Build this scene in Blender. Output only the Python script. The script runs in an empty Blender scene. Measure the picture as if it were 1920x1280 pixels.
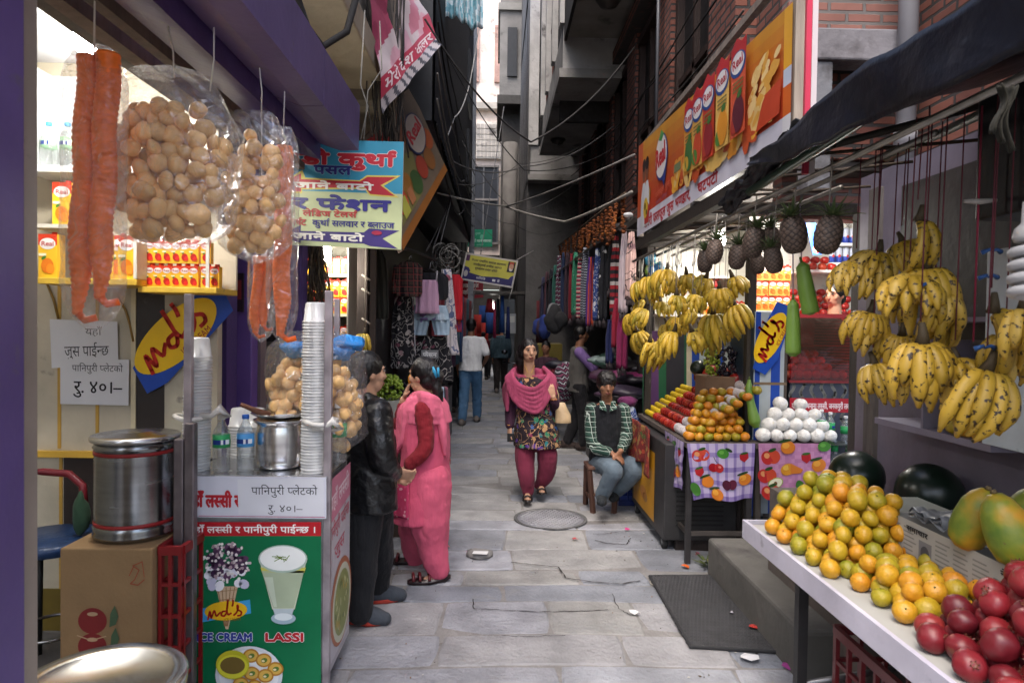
import bpy,bmesh,math,random
from mathutils import Vector,Matrix,noise as mnoise
random.seed(7)
S=bpy.context.scene
COL=S.collection
R=math.radians
  # ------------------------------------------------------------------ camera, sky, sun, exposure
F=1280.0  # focal length in photo pixels (1920 wide)
CAMZ=1.65
_d=Vector((-30/F,28/F,-1)).normalized()  # where the alley axis (+Y) vanishes
_r=R(0.8)
_u=Vector((math.sin(_r),math.cos(_r),0))
_z=(_u-_u.dot(_d)*_d).normalized()
_x=_d.cross(_z)
RW=Matrix((_x,_d,_z))  # rows: world axes in camera space  -> world = RW @ cam
cam=bpy.data.objects.new('camera',bpy.data.cameras.new('camera'))
COL.objects.link(cam)
cam.data.lens=24
cam.data.sensor_width=36
cam.data.clip_start=0.05
cam.data.clip_end=500
cam.data.dof.use_dof=True
cam.data.dof.focus_distance=6.5
cam.data.dof.aperture_fstop=6.3
m4=RW.to_4x4()
m4.translation=(0,0,CAMZ)
cam.matrix_world=m4
S.camera=cam

w=bpy.data.worlds.new('World')
S.world=w
w.use_nodes=True
nt=w.node_tree
sky=nt.nodes.new('ShaderNodeTexSky')
sky.sky_type='NISHITA'
sky.sun_disc=False
sky.sun_elevation=R(62)
sky.sun_rotation=R(200)
sky.air_density=1.0
sky.dust_density=4.0
nt.links.new(sky.outputs[0],nt.nodes['Background'].inputs[0])
nt.nodes['Background'].inputs[1].default_value=0.15
sun=bpy.data.objects.new('sun',bpy.data.lights.new('sun','SUN'))
COL.objects.link(sun)
sun.data.energy=0.6
sun.data.angle=R(40)
sun.data.color=(1,0.96,0.9)
_sd=Vector((math.sin(R(200))*math.cos(R(62)),math.cos(R(200))*math.cos(R(62)),math.sin(R(62))))
sun.rotation_euler=_sd.to_track_quat('Z','Y').to_euler()
S.view_settings.view_transform='Standard'
S.view_settings.look='None'
S.view_settings.gamma=1
S.view_settings.exposure=1.7
S.render.engine='CYCLES'
S.cycles.use_denoising=True
S.cycles.max_bounces=6
S.cycles.diffuse_bounces=4
S.cycles.glossy_bounces=3
S.cycles.transmission_bounces=4
S.cycles.transparent_max_bounces=24
S.cycles.sample_clamp_indirect=6

def P(px,py,Y):
    """photo pixel -> world point on the plane y = Y"""
    d=RW@Vector(((px-960)/F,-(py-640)/F,-1))
    t=Y/d.y
    return Vector((d.x*t,Y,CAMZ+d.z*t))

def PX(px,py,X):
    d=RW@Vector(((px-960)/F,-(py-640)/F,-1))
    t=X/d.x
    return Vector((X,d.y*t,CAMZ+d.z*t))

def PZ(px,py,Z):
    d=RW@Vector(((px-960)/F,-(py-640)/F,-1))
    t=(Z-CAMZ)/d.z
    return Vector((d.x*t,d.y*t,Z))

  # ------------------------------------------------------------------ helpers
def lin(c):
    return c/12.92 if c<=0.04045 else((c+0.055)/1.055)**2.4

def H(h,k=1.0):
    return tuple(lin(int(h[i:i+2],16)/255)*k for i in(0,2,4))

def rnd(a,b):
    return random.uniform(a,b)

WLOC={}

def wl(o):
    return WLOC.get(o.name,Vector((0,0,0)))

class G:
    """collects faces with a colour each, links them as ONE mesh object"""
    def __init__(s):
        s.v=[];s.f=[];s.c=[];s.s=[];s.mi=[]
        s.m=0

    def add(s,vs,fs,col,smooth=False):
        b=len(s.v)
        s.v.extend([tuple(p)for p in vs])
        pl=isinstance(col,list)
        for i,f in enumerate(fs):
            s.f.append([b+k for k in f])
            s.c.append(col[i]if pl else col)
            s.s.append(smooth)
            s.mi.append(s.m)
        return s

    def box(s,x0,x1,y0,y1,z0,z1,col,Mx=None):
        vs=[Vector((x,y,z))for z in(z0,z1)for y in(y0,y1)for x in(x0,x1)]
        if Mx is not None:
            vs=[Mx@p for p in vs]
        return s.add(vs,[(0,2,3,1),(4,5,7,6),(0,1,5,4),(2,6,7,3),(0,4,6,2),(1,3,7,5)],col)

    def tube(s,pts,r,col,n=8,smooth=True):
        pts=[Vector(p)for p in pts]
        k=len(pts)
        rs=r if isinstance(r,(list,tuple))else[r]*k
        vs=[];fs=[]
        up=None
        for i,p in enumerate(pts):
            t=(pts[min(i+1,k-1)]-pts[max(i-1,0)])
            if t.length<1e-9:
                t=Vector((0,0,1))
            t.normalize()
            if up is None:
                up=Vector((0,0,1))if abs(t.z)<.9 else Vector((1,0,0))
            a=t.cross(up)
            if a.length<1e-6:
                a=t.cross(Vector((0,1,0)))
            a.normalize()
            b2=a.cross(t).normalized()
            up=b2
            for j in range(n):
                an=2*math.pi*j/n
                vs.append(p+(a*math.cos(an)+b2*math.sin(an))*rs[i])
        for i in range(k-1):
            for j in range(n):
                j2=(j+1)%n
                fs.append((i*n+j,i*n+j2,(i+1)*n+j2,(i+1)*n+j))
        fs.append(tuple(range(n-1,-1,-1)))
        fs.append(tuple((k-1)*n+j for j in range(n)))
        return s.add(vs,fs,col,smooth)

    def lathe(s,prof,col,c=(0,0,0),n=24,Mx=None,smooth=True,sq=None):
        """prof: (r, z) list; col: one colour or one per segment"""
        vs=[];fs=[];cs=[]
        c=Vector(c)
        for(r,z)in prof:
            for j in range(n):
                a=2*math.pi*j/n
                p=Vector((r*math.cos(a),r*math.sin(a),z))
                vs.append((Mx@p if Mx is not None else p)+c)
        for i in range(len(prof)-1):
            for j in range(n):
                j2=(j+1)%n
                fs.append((i*n+j,i*n+j2,(i+1)*n+j2,(i+1)*n+j))
                cs.append(col[min(i,len(col)-1)]if isinstance(col,list)else col)
        if prof[0][0]>1e-4:
            fs.append(tuple(range(n-1,-1,-1)));cs.append(cs[0])
        if prof[-1][0]>1e-4:
            fs.append(tuple((len(prof)-1)*n+j for j in range(n)));cs.append(cs[-2]if len(cs)>1 else cs[-1])
        return s.add(vs,fs,cs,smooth)

    def ell(s,c,r,col,n=16,m=10,Mx=None,jit=0.0):
        r=r if isinstance(r,(list,tuple))else(r,r,r)
        c=Vector(c)
        vs=[Vector((0,0,-r[2]))]
        for i in range(1,m):
            ph=-math.pi/2+math.pi*i/m
            for j in range(n):
                a=2*math.pi*j/n
                vs.append(Vector((r[0]*math.cos(ph)*math.cos(a),r[1]*math.cos(ph)*math.sin(a),r[2]*math.sin(ph))))
        vs.append(Vector((0,0,r[2])))
        if jit:
            o=Vector((rnd(0,50),rnd(0,50),rnd(0,50)))
            q=1.5/max(r)
            vs=[p*(1+jit*mnoise.noise(p*q+o))for p in vs]
        if Mx is not None:
            vs=[Mx@p for p in vs]
        vs=[p+c for p in vs]
        fs=[]
        for j in range(n):
            fs.append((0,1+(j+1)%n,1+j))
        for i in range(m-2):
            for j in range(n):
                a=1+i*n+j;b=1+i*n+(j+1)%n
                fs.append((a,b,b+n,a+n))
        t=len(vs)-1;b0=1+(m-2)*n
        for j in range(n):
            fs.append((b0+j,b0+(j+1)%n,t))
        return s.add(vs,fs,col,True)

    def sheet(s,fn,nu,nv,col,smooth=True,flip=False):
        vs=[fn(i/nu,j/nv)for j in range(nv+1)for i in range(nu+1)]
        fs=[];cs=[]
        for j in range(nv):
            for i in range(nu):
                a=j*(nu+1)+i
                q=(a,a+1,a+nu+2,a+nu+1)
                fs.append(q[::-1]if flip else q)
                cs.append(col((i+.5)/nu,(j+.5)/nv)if callable(col)else col)
        return s.add(vs,fs,cs,smooth)

    def loft(s,rings,col,smooth=True,cap=True):
        n=len(rings[0]);vs=[p for r in rings for p in r];fs=[];cs=[]
        for i in range(len(rings)-1):
            for j in range(n):
                j2=(j+1)%n
                fs.append((i*n+j,i*n+j2,(i+1)*n+j2,(i+1)*n+j))
                cs.append(col[min(i,len(col)-1)]if isinstance(col,list)else col)
        if cap:
            fs.append(tuple(range(n-1,-1,-1)));cs.append(cs[0])
            fs.append(tuple((len(rings)-1)*n+j for j in range(n)));cs.append(cs[-2])
        return s.add(vs,fs,cs,smooth)

    def poly(s,pts,col,smooth=False):
        return s.add(pts,[tuple(range(len(pts)))],col,smooth)

    def obj(s,name,mat,parent=None,bevel=0,solid=0,remesh=0,smooth=0,sub=0,disp=None,org=None):
        me=bpy.data.meshes.new(name)
        off=Vector(org)if org is not None else(wl(parent)if parent is not None else Vector((0,0,0)))
        me.from_pydata([(p[0]-off.x,p[1]-off.y,p[2]-off.z)for p in s.v],[],s.f)
        at=me.color_attributes.new('Col','FLOAT_COLOR','CORNER')
        buf=[]
        for f,c in zip(s.f,s.c):
            buf.extend((c[0],c[1],c[2],1.0)*len(f))
        at.data.foreach_set('color',buf)
        me.polygons.foreach_set('use_smooth',s.s)
        if isinstance(mat,(list,tuple)):
            for x in mat:
                me.materials.append(M[x]if isinstance(x,str)else x)
            me.polygons.foreach_set('material_index',s.mi)
        else:
            me.materials.append(M[mat]if isinstance(mat,str)else mat)
        me.update()
        o=bpy.data.objects.new(name,me)
        COL.objects.link(o)
        if parent is not None:
            o.parent=parent
            WLOC[o.name]=wl(parent)
        elif org is not None:
            o.location=off
            WLOC[o.name]=off
        if remesh:
            md=o.modifiers.new('union','REMESH');md.mode='VOXEL';md.voxel_size=remesh;md.use_smooth_shade=True
        if smooth:
            md=o.modifiers.new('relax','SMOOTH');md.iterations=smooth;md.factor=.5
        if sub:
            md=o.modifiers.new('sub','SUBSURF');md.levels=sub;md.render_levels=sub
        if solid:
            md=o.modifiers.new('thick','SOLIDIFY');md.thickness=solid;md.offset=0
        if disp:
            tx=bpy.data.textures.new('wrinkle','CLOUDS');tx.noise_scale=disp[1]
            md=o.modifiers.new('wrinkle','DISPLACE');md.texture=tx;md.strength=disp[0];md.mid_level=.5;md.texture_coords='LOCAL'
        if bevel:
            md=o.modifiers.new('edge','BEVEL');md.width=bevel;md.segments=2;md.limit_method='ANGLE';md.angle_limit=R(50)
        return o

def tag(o,label,cat,group=None):
    o['label']=label;o['category']=cat
    if group:
        o['group']=group
    return o

def thing(name,label,cat,loc=(0,0,0),group=None):
    o=bpy.data.objects.new(name,None)
    o.empty_display_size=.05
    COL.objects.link(o)
    o.location=loc
    WLOC[o.name]=Vector(loc)
    return tag(o,label,cat,group)

def struct(o):
    o['kind']='structure'
    return o

def put(o,loc,rot=(0,0,0),sc=1.0,label=None,cat=None,group=None):
    """a copy of a thing with copies of its parts and sub-parts"""
    c=o.copy();COL.objects.link(c)
    c.location=loc;c.rotation_euler=rot
    c.scale=(sc,sc,sc)if not isinstance(sc,tuple)else sc
    WLOC[c.name]=Vector(loc)
    for ch in o.children:
        d=ch.copy();COL.objects.link(d);d.parent=c
        for gch in ch.children:
            e=gch.copy();COL.objects.link(e);e.parent=d
    if label:c['label']=label
    if cat:c['category']=cat
    if group:c['group']=group
    return c

def recol(c,kfun):
    """give a copied mesh a mesh of its own so that its colour can differ"""
    c.data=c.data.copy()
    a=c.data.color_attributes['Col']
    n=len(a.data);b=[0.0]*(4*n)
    a.data.foreach_get('color',b)
    for i in range(n):
        b[4*i:4*i+3]=kfun(tuple(b[4*i:4*i+3]))
    a.data.foreach_set('color',b)
    return c

class Proto:
    """first use places the original, later uses copy it"""
    def __init__(s,o):
        s.o=o;s.used=False
    def __call__(s,loc,rot=(0,0,0),sc=1.0,label=None,cat=None,group=None):
        if s.used:
            return put(s.o,loc,rot,sc,label,cat,group)
        s.used=True
        o=s.o
        o.location=loc;o.rotation_euler=rot
        o.scale=(sc,sc,sc)if not isinstance(sc,tuple)else sc
        if label:o['label']=label
        if cat:o['category']=cat
        if group:o['group']=group
        return o

  # ------------------------------------------------------------------ materials
M={}

def nodes(name):
    m=bpy.data.materials.new(name);m.use_nodes=True
    t=m.node_tree
    return m,t,t.nodes['Principled BSDF']

def mk(name,rough=.7,metal=0,var=.15,scale=8,bump=.15,bscale=60,spec=.5,coat=0,detail=4,rvar=0,stretch=None,col=None,sheen=0,sss=0,rand=0.0,stain=None,bdist=.01,trans=0,ior=1.45):
    m,t,b=nodes(name)
    L=t.links.new
    tc=t.nodes.new('ShaderNodeTexCoord')
    src=tc.outputs['Object']
    if stretch:
        mp=t.nodes.new('ShaderNodeMapping');mp.inputs['Scale'].default_value=stretch
        L(src,mp.inputs[0]);src=mp.outputs[0]
    if col is None:
        at=t.nodes.new('ShaderNodeAttribute');at.attribute_name='Col'
        c=at.outputs['Color']
    else:
        rg=t.nodes.new('ShaderNodeRGB');rg.outputs[0].default_value=(*col,1);c=rg.outputs[0]
    nz=t.nodes.new('ShaderNodeTexNoise');nz.inputs['Scale'].default_value=scale;nz.inputs['Detail'].default_value=detail
    L(src,nz.inputs['Vector'])
    mr=t.nodes.new('ShaderNodeMapRange')
    mr.inputs['From Min'].default_value=.25;mr.inputs['From Max'].default_value=.75
    mr.inputs['To Min'].default_value=1-var;mr.inputs['To Max'].default_value=1+var
    L(nz.outputs[0],mr.inputs[0])
    mx=t.nodes.new('ShaderNodeVectorMath');mx.operation='SCALE'
    L(c,mx.inputs[0]);L(mr.outputs[0],mx.inputs['Scale'])
    out=mx.outputs[0]
    if rand:
        oi=t.nodes.new('ShaderNodeObjectInfo')
        r2=t.nodes.new('ShaderNodeMapRange');r2.inputs['To Min'].default_value=1-rand;r2.inputs['To Max'].default_value=1+rand
        L(oi.outputs['Random'],r2.inputs[0])
        m2=t.nodes.new('ShaderNodeVectorMath');m2.operation='SCALE'
        L(out,m2.inputs[0]);L(r2.outputs[0],m2.inputs['Scale']);out=m2.outputs[0]
    if stain:
        n3=t.nodes.new('ShaderNodeTexNoise');n3.inputs['Scale'].default_value=stain[1];n3.inputs['Detail'].default_value=6;n3.inputs['Roughness'].default_value=.65
        L(src,n3.inputs['Vector'])
        rp=t.nodes.new('ShaderNodeValToRGB')
        rp.color_ramp.elements[0].position=stain[2];rp.color_ramp.elements[1].position=stain[2]+.14
        L(n3.outputs[0],rp.inputs[0])
        mm=t.nodes.new('ShaderNodeMix');mm.data_type='RGBA'
        L(rp.outputs[0],mm.inputs['Factor']);L(out,mm.inputs['A']);mm.inputs['B'].default_value=(*stain[0],1)
        out=mm.outputs['Result']
    L(out,b.inputs['Base Color'])
    b.inputs['Roughness'].default_value=rough
    b.inputs['Metallic'].default_value=metal
    b.inputs['Specular IOR Level'].default_value=spec
    b.inputs['Coat Weight'].default_value=coat
    b.inputs['Sheen Weight'].default_value=sheen
    b.inputs['Transmission Weight'].default_value=trans
    b.inputs['IOR'].default_value=ior
    if sss:
        b.inputs['Subsurface Weight'].default_value=sss
        b.inputs['Subsurface Radius'].default_value=(.02,.008,.004)
        b.inputs['Subsurface Scale'].default_value=.5
    if rvar:
        r3=t.nodes.new('ShaderNodeMapRange');r3.inputs['To Min'].default_value=max(.03,rough-rvar);r3.inputs['To Max'].default_value=rough+rvar
        L(nz.outputs[0],r3.inputs[0]);L(r3.outputs[0],b.inputs['Roughness'])
    if bump:
        n2=t.nodes.new('ShaderNodeTexNoise');n2.inputs['Scale'].default_value=bscale;n2.inputs['Detail'].default_value=5
        L(src,n2.inputs['Vector'])
        bp=t.nodes.new('ShaderNodeBump');bp.inputs['Strength'].default_value=bump;bp.inputs['Distance'].default_value=bdist
        L(n2.outputs[0],bp.inputs['Height']);L(bp.outputs[0],b.inputs['Normal'])
    M[name]=m
    return m

mk('matte',.85)
mk('paint',.45,var=.2,scale=4,bump=.2,bscale=26,detail=9,stain=((.11,.095,.1),7,.63))
mk('plastic',.35,var=.05,bump=.04)
mk('print',.4,var=.14,scale=5,bump=.12,bscale=7,spec=.4,detail=8)
mk('paper',.9,var=.06,scale=6,bump=.25,bscale=9)
mk('card',.85,var=.12,scale=6,bump=.12,bscale=80)
mk('cloth',.92,var=.14,scale=30,bump=.35,bscale=18,sheen=.04,bdist=.02)
mk('leather',.36,var=.2,scale=14,bump=.5,bscale=16,spec=.6,bdist=.02)
mk('steel',.24,1,var=.25,scale=3,bump=.03,bscale=40,rvar=.1,stretch=(1,1,12))
mk('dullmetal',.45,.8,var=.3,scale=12,bump=.1,bscale=50,rvar=.12)
mk('wood',.7,var=.35,scale=5,bump=.25,bscale=30,stretch=(6,6,.6))
mk('darkpaint',.5,var=.3,scale=9,bump=.15,bscale=40)
mk('concrete',.9,var=.3,scale=2.2,bump=.5,bscale=14,detail=8,stain=((.05,.045,.045),1.7,.58),bdist=.02)
mk('stone',.72,var=.3,scale=4.5,bump=.8,bscale=34,detail=12,rvar=.15,stain=((.235,.235,.235),1.5,.56),bdist=.016)
mk('skin',.55,var=.08,scale=25,bump=.05,sss=.12)
mk('hair',.45,var=.3,scale=60,bump=.6,bscale=70,stretch=(1,1,.15))
mk('rind',.38,var=.25,scale=9,bump=.12,bscale=90,rand=.12)
mk('leaf',.5,var=.3,scale=18,bump=.2,bscale=40)
mk('tarp',.45,var=.3,scale=4,bump=.5,bscale=7,bdist=.03)
mk('wrap',.7,var=.08,scale=20,bump=.5,bscale=45)
mk('puri',.5,var=.22,scale=16,bump=.3,bscale=30,rand=.2)
mk('rubber',.75,var=.25,scale=12,bump=.2,bscale=50)

def film(name,tint=(.95,.95,.96),lo=.06,hi=.75,rough=.12,bscale=9,bump=.9,haze=.06):
    m,t,b=nodes(name)
    L=t.links.new
    o=t.nodes['Material Output']
    tr=t.nodes.new('ShaderNodeBsdfTransparent');tr.inputs[0].default_value=(*tint,1)
    tc=t.nodes.new('ShaderNodeTexCoord')
    nz=t.nodes.new('ShaderNodeTexNoise');nz.inputs['Scale'].default_value=bscale;nz.inputs['Detail'].default_value=4
    nz.inputs['Distortion'].default_value=1.6
    L(tc.outputs['Object'],nz.inputs['Vector'])
    bp=t.nodes.new('ShaderNodeBump');bp.inputs['Strength'].default_value=bump;bp.inputs['Distance'].default_value=.05
    L(nz.outputs[0],bp.inputs['Height'])
    gl=t.nodes.new('ShaderNodeBsdfGlossy');gl.inputs['Roughness'].default_value=rough;gl.inputs['Color'].default_value=(.9,.9,.92,1)
    L(bp.outputs[0],gl.inputs['Normal'])
    lw=t.nodes.new('ShaderNodeLayerWeight');lw.inputs['Blend'].default_value=.25
    L(bp.outputs[0],lw.inputs['Normal'])
    mr=t.nodes.new('ShaderNodeMapRange');mr.inputs['To Min'].default_value=lo;mr.inputs['To Max'].default_value=hi
    L(lw.outputs['Facing'],mr.inputs[0])
    m1=t.nodes.new('ShaderNodeMixShader');L(mr.outputs[0],m1.inputs[0]);L(tr.outputs[0],m1.inputs[1]);L(gl.outputs[0],m1.inputs[2])
    df=t.nodes.new('ShaderNodeBsdfDiffuse');df.inputs[0].default_value=(.8,.8,.8,1)
    m2=t.nodes.new('ShaderNodeMixShader');m2.inputs[0].default_value=haze
    L(m1.outputs[0],m2.inputs[1]);L(df.outputs[0],m2.inputs[2])
    L(m2.outputs[0],o.inputs[0])
    t.nodes.remove(b)
    M[name]=m

film('film',lo=.05,hi=.55,rough=.07,bscale=13,bump=1.0,haze=.03)
film('clear',tint=(.93,.96,.96),lo=.08,hi=.8,rough=.05,bscale=14,bump=.5,haze=.05)
film('cupplastic',tint=(.9,.9,.88),lo=.1,hi=.6,rough=.25,bscale=10,bump=.1,haze=.62)
film('redglass',tint=(.75,.12,.12),lo=.05,hi=.6,rough=.05,bscale=3,bump=.05,haze=.0)

def emit(name,c,k):
    m,t,b=nodes(name)
    b.inputs['Base Color'].default_value=(.8,.8,.8,1)
    b.inputs['Emission Color'].default_value=(*c,1);b.inputs['Emission Strength'].default_value=k
    M[name]=m

emit('lamp',(1,.97,.9),30)

def brick(name,ax,c1,c2,mortar,sx=1.0,hgt=.066,wid=.22):
    m,t,b=nodes(name)
    L=t.links.new
    tc=t.nodes.new('ShaderNodeTexCoord')
    sp=t.nodes.new('ShaderNodeSeparateXYZ');L(tc.outputs['Object'],sp.inputs[0])
    sm=t.nodes.new('ShaderNodeMath');L(sp.outputs[0],sm.inputs[0]);L(sp.outputs[1],sm.inputs[1])
    cb=t.nodes.new('ShaderNodeCombineXYZ');L(sm.outputs[0],cb.inputs[0]);L(sp.outputs[2],cb.inputs[1])
    nz=t.nodes.new('ShaderNodeTexNoise');nz.inputs['Scale'].default_value=14;nz.inputs['Detail'].default_value=5
    L(tc.outputs['Object'],nz.inputs['Vector'])
    ad=t.nodes.new('ShaderNodeVectorMath');ad.operation='MULTIPLY_ADD'
    L(nz.outputs['Color'],ad.inputs[0]);ad.inputs[1].default_value=(.012,.012,0);L(cb.outputs[0],ad.inputs[2])
    br=t.nodes.new('ShaderNodeTexBrick')
    br.inputs['Scale'].default_value=1;br.inputs['Brick Width'].default_value=wid;br.inputs['Row Height'].default_value=hgt
    br.inputs['Mortar Size'].default_value=.012;br.inputs['Mortar Smooth'].default_value=.3
    br.inputs['Color1'].default_value=(*c1,1);br.inputs['Color2'].default_value=(*c2,1);br.inputs['Mortar'].default_value=(*mortar,1)
    L(ad.outputs[0],br.inputs['Vector'])
    mr=t.nodes.new('ShaderNodeMapRange');mr.inputs['To Min'].default_value=.55;mr.inputs['To Max'].default_value=1.35
    n2=t.nodes.new('ShaderNodeTexNoise');n2.inputs['Scale'].default_value=5;n2.inputs['Detail'].default_value=8
    L(tc.outputs['Object'],n2.inputs['Vector']);L(n2.outputs[0],mr.inputs[0])
    sc=t.nodes.new('ShaderNodeVectorMath');sc.operation='SCALE';L(br.outputs[0],sc.inputs[0]);L(mr.outputs[0],sc.inputs['Scale'])
    L(sc.outputs[0],b.inputs['Base Color']);b.inputs['Roughness'].default_value=.9
    iv=t.nodes.new('ShaderNodeMath');iv.operation='SUBTRACT';iv.inputs[0].default_value=1;L(br.outputs['Fac'],iv.inputs[1])
    ad2=t.nodes.new('ShaderNodeMath');ad2.operation='MULTIPLY_ADD';L(n2.outputs[0],ad2.inputs[0]);ad2.inputs[1].default_value=.5;L(iv.outputs[0],ad2.inputs[2])
    bp=t.nodes.new('ShaderNodeBump');bp.inputs['Strength'].default_value=.9;bp.inputs['Distance'].default_value=.012
    L(ad2.outputs[0],bp.inputs['Height']);L(bp.outputs[0],b.inputs['Normal'])
    M[name]=m

brick('brick_side',1,(.21,.075,.05),(.15,.052,.038),(.04,.034,.032))
brick('brick_face',0,(.27,.125,.1),(.20,.085,.07),(.15,.135,.13))

def pattern(name,kind,cols,scale=10,base=None,rough=.9,ratio=.5,axis=2,bump=.3):
    """cloth patterns on object coordinates"""
    m,t,b=nodes(name)
    L=t.links.new
    tc=t.nodes.new('ShaderNodeTexCoord');src=tc.outputs['Object']
    def ramp(fac,cs,const=True):
        rp=t.nodes.new('ShaderNodeValToRGB');e=rp.color_ramp
        if const:e.interpolation='CONSTANT'
        while len(e.elements)<len(cs):e.elements.new(1)
        for i,c in enumerate(cs):
            e.elements[i].position=i/len(cs);e.elements[i].color=(*c,1)
        L(fac,rp.inputs[0]);return rp.outputs[0]
    def math_(op,a,bb):
        n=t.nodes.new('ShaderNodeMath');n.operation=op
        for k,x in((0,a),(1,bb)):
            if isinstance(x,(int,float)):n.inputs[k].default_value=x
            else:L(x,n.inputs[k])
        return n.outputs[0]
    def mix(f,a,bb):
        n=t.nodes.new('ShaderNodeMix');n.data_type='RGBA'
        L(f,n.inputs['Factor'])
        for k,x in(('A',a),('B',bb)):
            if isinstance(x,tuple):n.inputs[k].default_value=(*x,1)
            else:L(x,n.inputs[k])
        return n.outputs['Result']
    if kind=='floral':
        nz=t.nodes.new('ShaderNodeTexNoise');nz.inputs['Scale'].default_value=scale*.8
        L(src,nz.inputs['Vector'])
        ad=t.nodes.new('ShaderNodeVectorMath');ad.operation='MULTIPLY_ADD'
        L(nz.outputs['Color'],ad.inputs[0]);k=.8/scale;ad.inputs[1].default_value=(k,k,k);L(src,ad.inputs[2])
        vo=t.nodes.new('ShaderNodeTexVoronoi');vo.inputs['Scale'].default_value=scale
        L(ad.outputs[0],vo.inputs['Vector'])
        sp=t.nodes.new('ShaderNodeSeparateXYZ');L(vo.outputs['Color'],sp.inputs[0])
        c=ramp(sp.outputs[0],cols[1:])
        f=math_('LESS_THAN',vo.outputs['Distance'],ratio)
        out=mix(f,base or cols[0],c)
        wv=t.nodes.new('ShaderNodeTexNoise');wv.inputs['Scale'].default_value=scale*.5;wv.inputs['Detail'].default_value=0;wv.inputs['Distortion'].default_value=2.5
        L(src,wv.inputs['Vector'])
        f2=math_('LESS_THAN',math_('ABSOLUTE',math_('SUBTRACT',wv.outputs[0],.5),0.0),.022)
        out=mix(f2,out,cols[-1])
    else:
        sp=t.nodes.new('ShaderNodeSeparateXYZ');L(src,sp.inputs[0])
        def band(o,s,th):
            fr=math_('FRACT',math_('MULTIPLY',o,s),0.0)
            return math_('LESS_THAN',fr,th)
        if kind=='plaid':
            hx=math_('ADD',sp.outputs[0],sp.outputs[1])
            a=mix(band(hx,scale,ratio),cols[0],cols[1])
            a=mix(math_('MULTIPLY',band(sp.outputs[2],scale,ratio),.6),a,cols[1])
            a=mix(band(hx,scale,.09),a,cols[2])
            out=mix(band(sp.outputs[2],scale,.09),a,cols[2])
        elif kind=='stripe':
            fr=math_('FRACT',math_('MULTIPLY',sp.outputs[axis],scale),0.0)
            out=ramp(fr,cols)
        elif kind=='zigzag':
            hx=math_('ADD',sp.outputs[0],sp.outputs[1])
            z=math_('PINGPONG',math_('MULTIPLY',hx,scale),.5)
            fr=math_('FRACT',math_('ADD',math_('MULTIPLY',sp.outputs[2],scale),z),0.0)
            out=ramp(fr,cols)
    L(out,b.inputs['Base Color']);b.inputs['Roughness'].default_value=rough
    nb=t.nodes.new('ShaderNodeTexNoise');nb.inputs['Scale'].default_value=20;L(src,nb.inputs['Vector'])
    bp=t.nodes.new('ShaderNodeBump');bp.inputs['Strength'].default_value=bump;bp.inputs['Distance'].default_value=.02
    L(nb.outputs[0],bp.inputs['Height']);L(bp.outputs[0],b.inputs['Normal'])
    M[name]=m

def fruitmat(name,cols,rough=.4,bscale=110,bump=.15,var=5,spots=None,sscale=18,sth=.62,stretch=None,rw=.8,nw=.7):
    """skin colour picked per fruit along a ramp, blushed by noise"""
    m,t,b=nodes(name)
    L=t.links.new
    tc=t.nodes.new('ShaderNodeTexCoord');oi=t.nodes.new('ShaderNodeObjectInfo')
    ad=t.nodes.new('ShaderNodeVectorMath');ad.operation='MULTIPLY_ADD'
    L(oi.outputs['Random'],ad.inputs[0]);ad.inputs[1].default_value=(37,51,23);L(tc.outputs['Object'],ad.inputs[2])
    nz=t.nodes.new('ShaderNodeTexNoise');nz.inputs['Scale'].default_value=var;nz.inputs['Detail'].default_value=3
    L(ad.outputs[0],nz.inputs['Vector'])
    mm=t.nodes.new('ShaderNodeMath');mm.operation='MULTIPLY_ADD';L(nz.outputs[0],mm.inputs[0]);mm.inputs[1].default_value=nw
    m3=t.nodes.new('ShaderNodeMath');m3.operation='MULTIPLY_ADD';L(oi.outputs['Random'],m3.inputs[0]);m3.inputs[1].default_value=rw;m3.inputs[2].default_value=.5-nw/2-rw/2
    L(m3.outputs[0],mm.inputs[2])
    rp=t.nodes.new('ShaderNodeValToRGB');e=rp.color_ramp
    while len(e.elements)<len(cols):e.elements.new(1)
    for i,c in enumerate(cols):
        e.elements[i].position=i/(len(cols)-1);e.elements[i].color=(*c,1)
    L(mm.outputs[0],rp.inputs[0]);out=rp.outputs[0]
    if spots:
        n2=t.nodes.new('ShaderNodeTexNoise');n2.inputs['Scale'].default_value=sscale;n2.inputs['Detail'].default_value=4
        v=ad.outputs[0]
        if stretch:
            mp=t.nodes.new('ShaderNodeMapping');mp.inputs['Scale'].default_value=stretch;L(v,mp.inputs[0]);v=mp.outputs[0]
        L(v,n2.inputs['Vector'])
        r2=t.nodes.new('ShaderNodeValToRGB');r2.color_ramp.elements[0].position=sth;r2.color_ramp.elements[1].position=sth+.05
        L(n2.outputs[0],r2.inputs[0])
        mx=t.nodes.new('ShaderNodeMix');mx.data_type='RGBA';L(r2.outputs[0],mx.inputs['Factor']);L(out,mx.inputs['A']);mx.inputs['B'].default_value=(*spots,1)
        out=mx.outputs['Result']
    L(out,b.inputs['Base Color']);b.inputs['Roughness'].default_value=rough
    n4=t.nodes.new('ShaderNodeTexNoise');n4.inputs['Scale'].default_value=bscale;L(tc.outputs['Object'],n4.inputs['Vector'])
    bp=t.nodes.new('ShaderNodeBump');bp.inputs['Strength'].default_value=bump;bp.inputs['Distance'].default_value=.006
    L(n4.outputs[0],bp.inputs['Height']);L(bp.outputs[0],b.inputs['Normal'])
    M[name]=m

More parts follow.
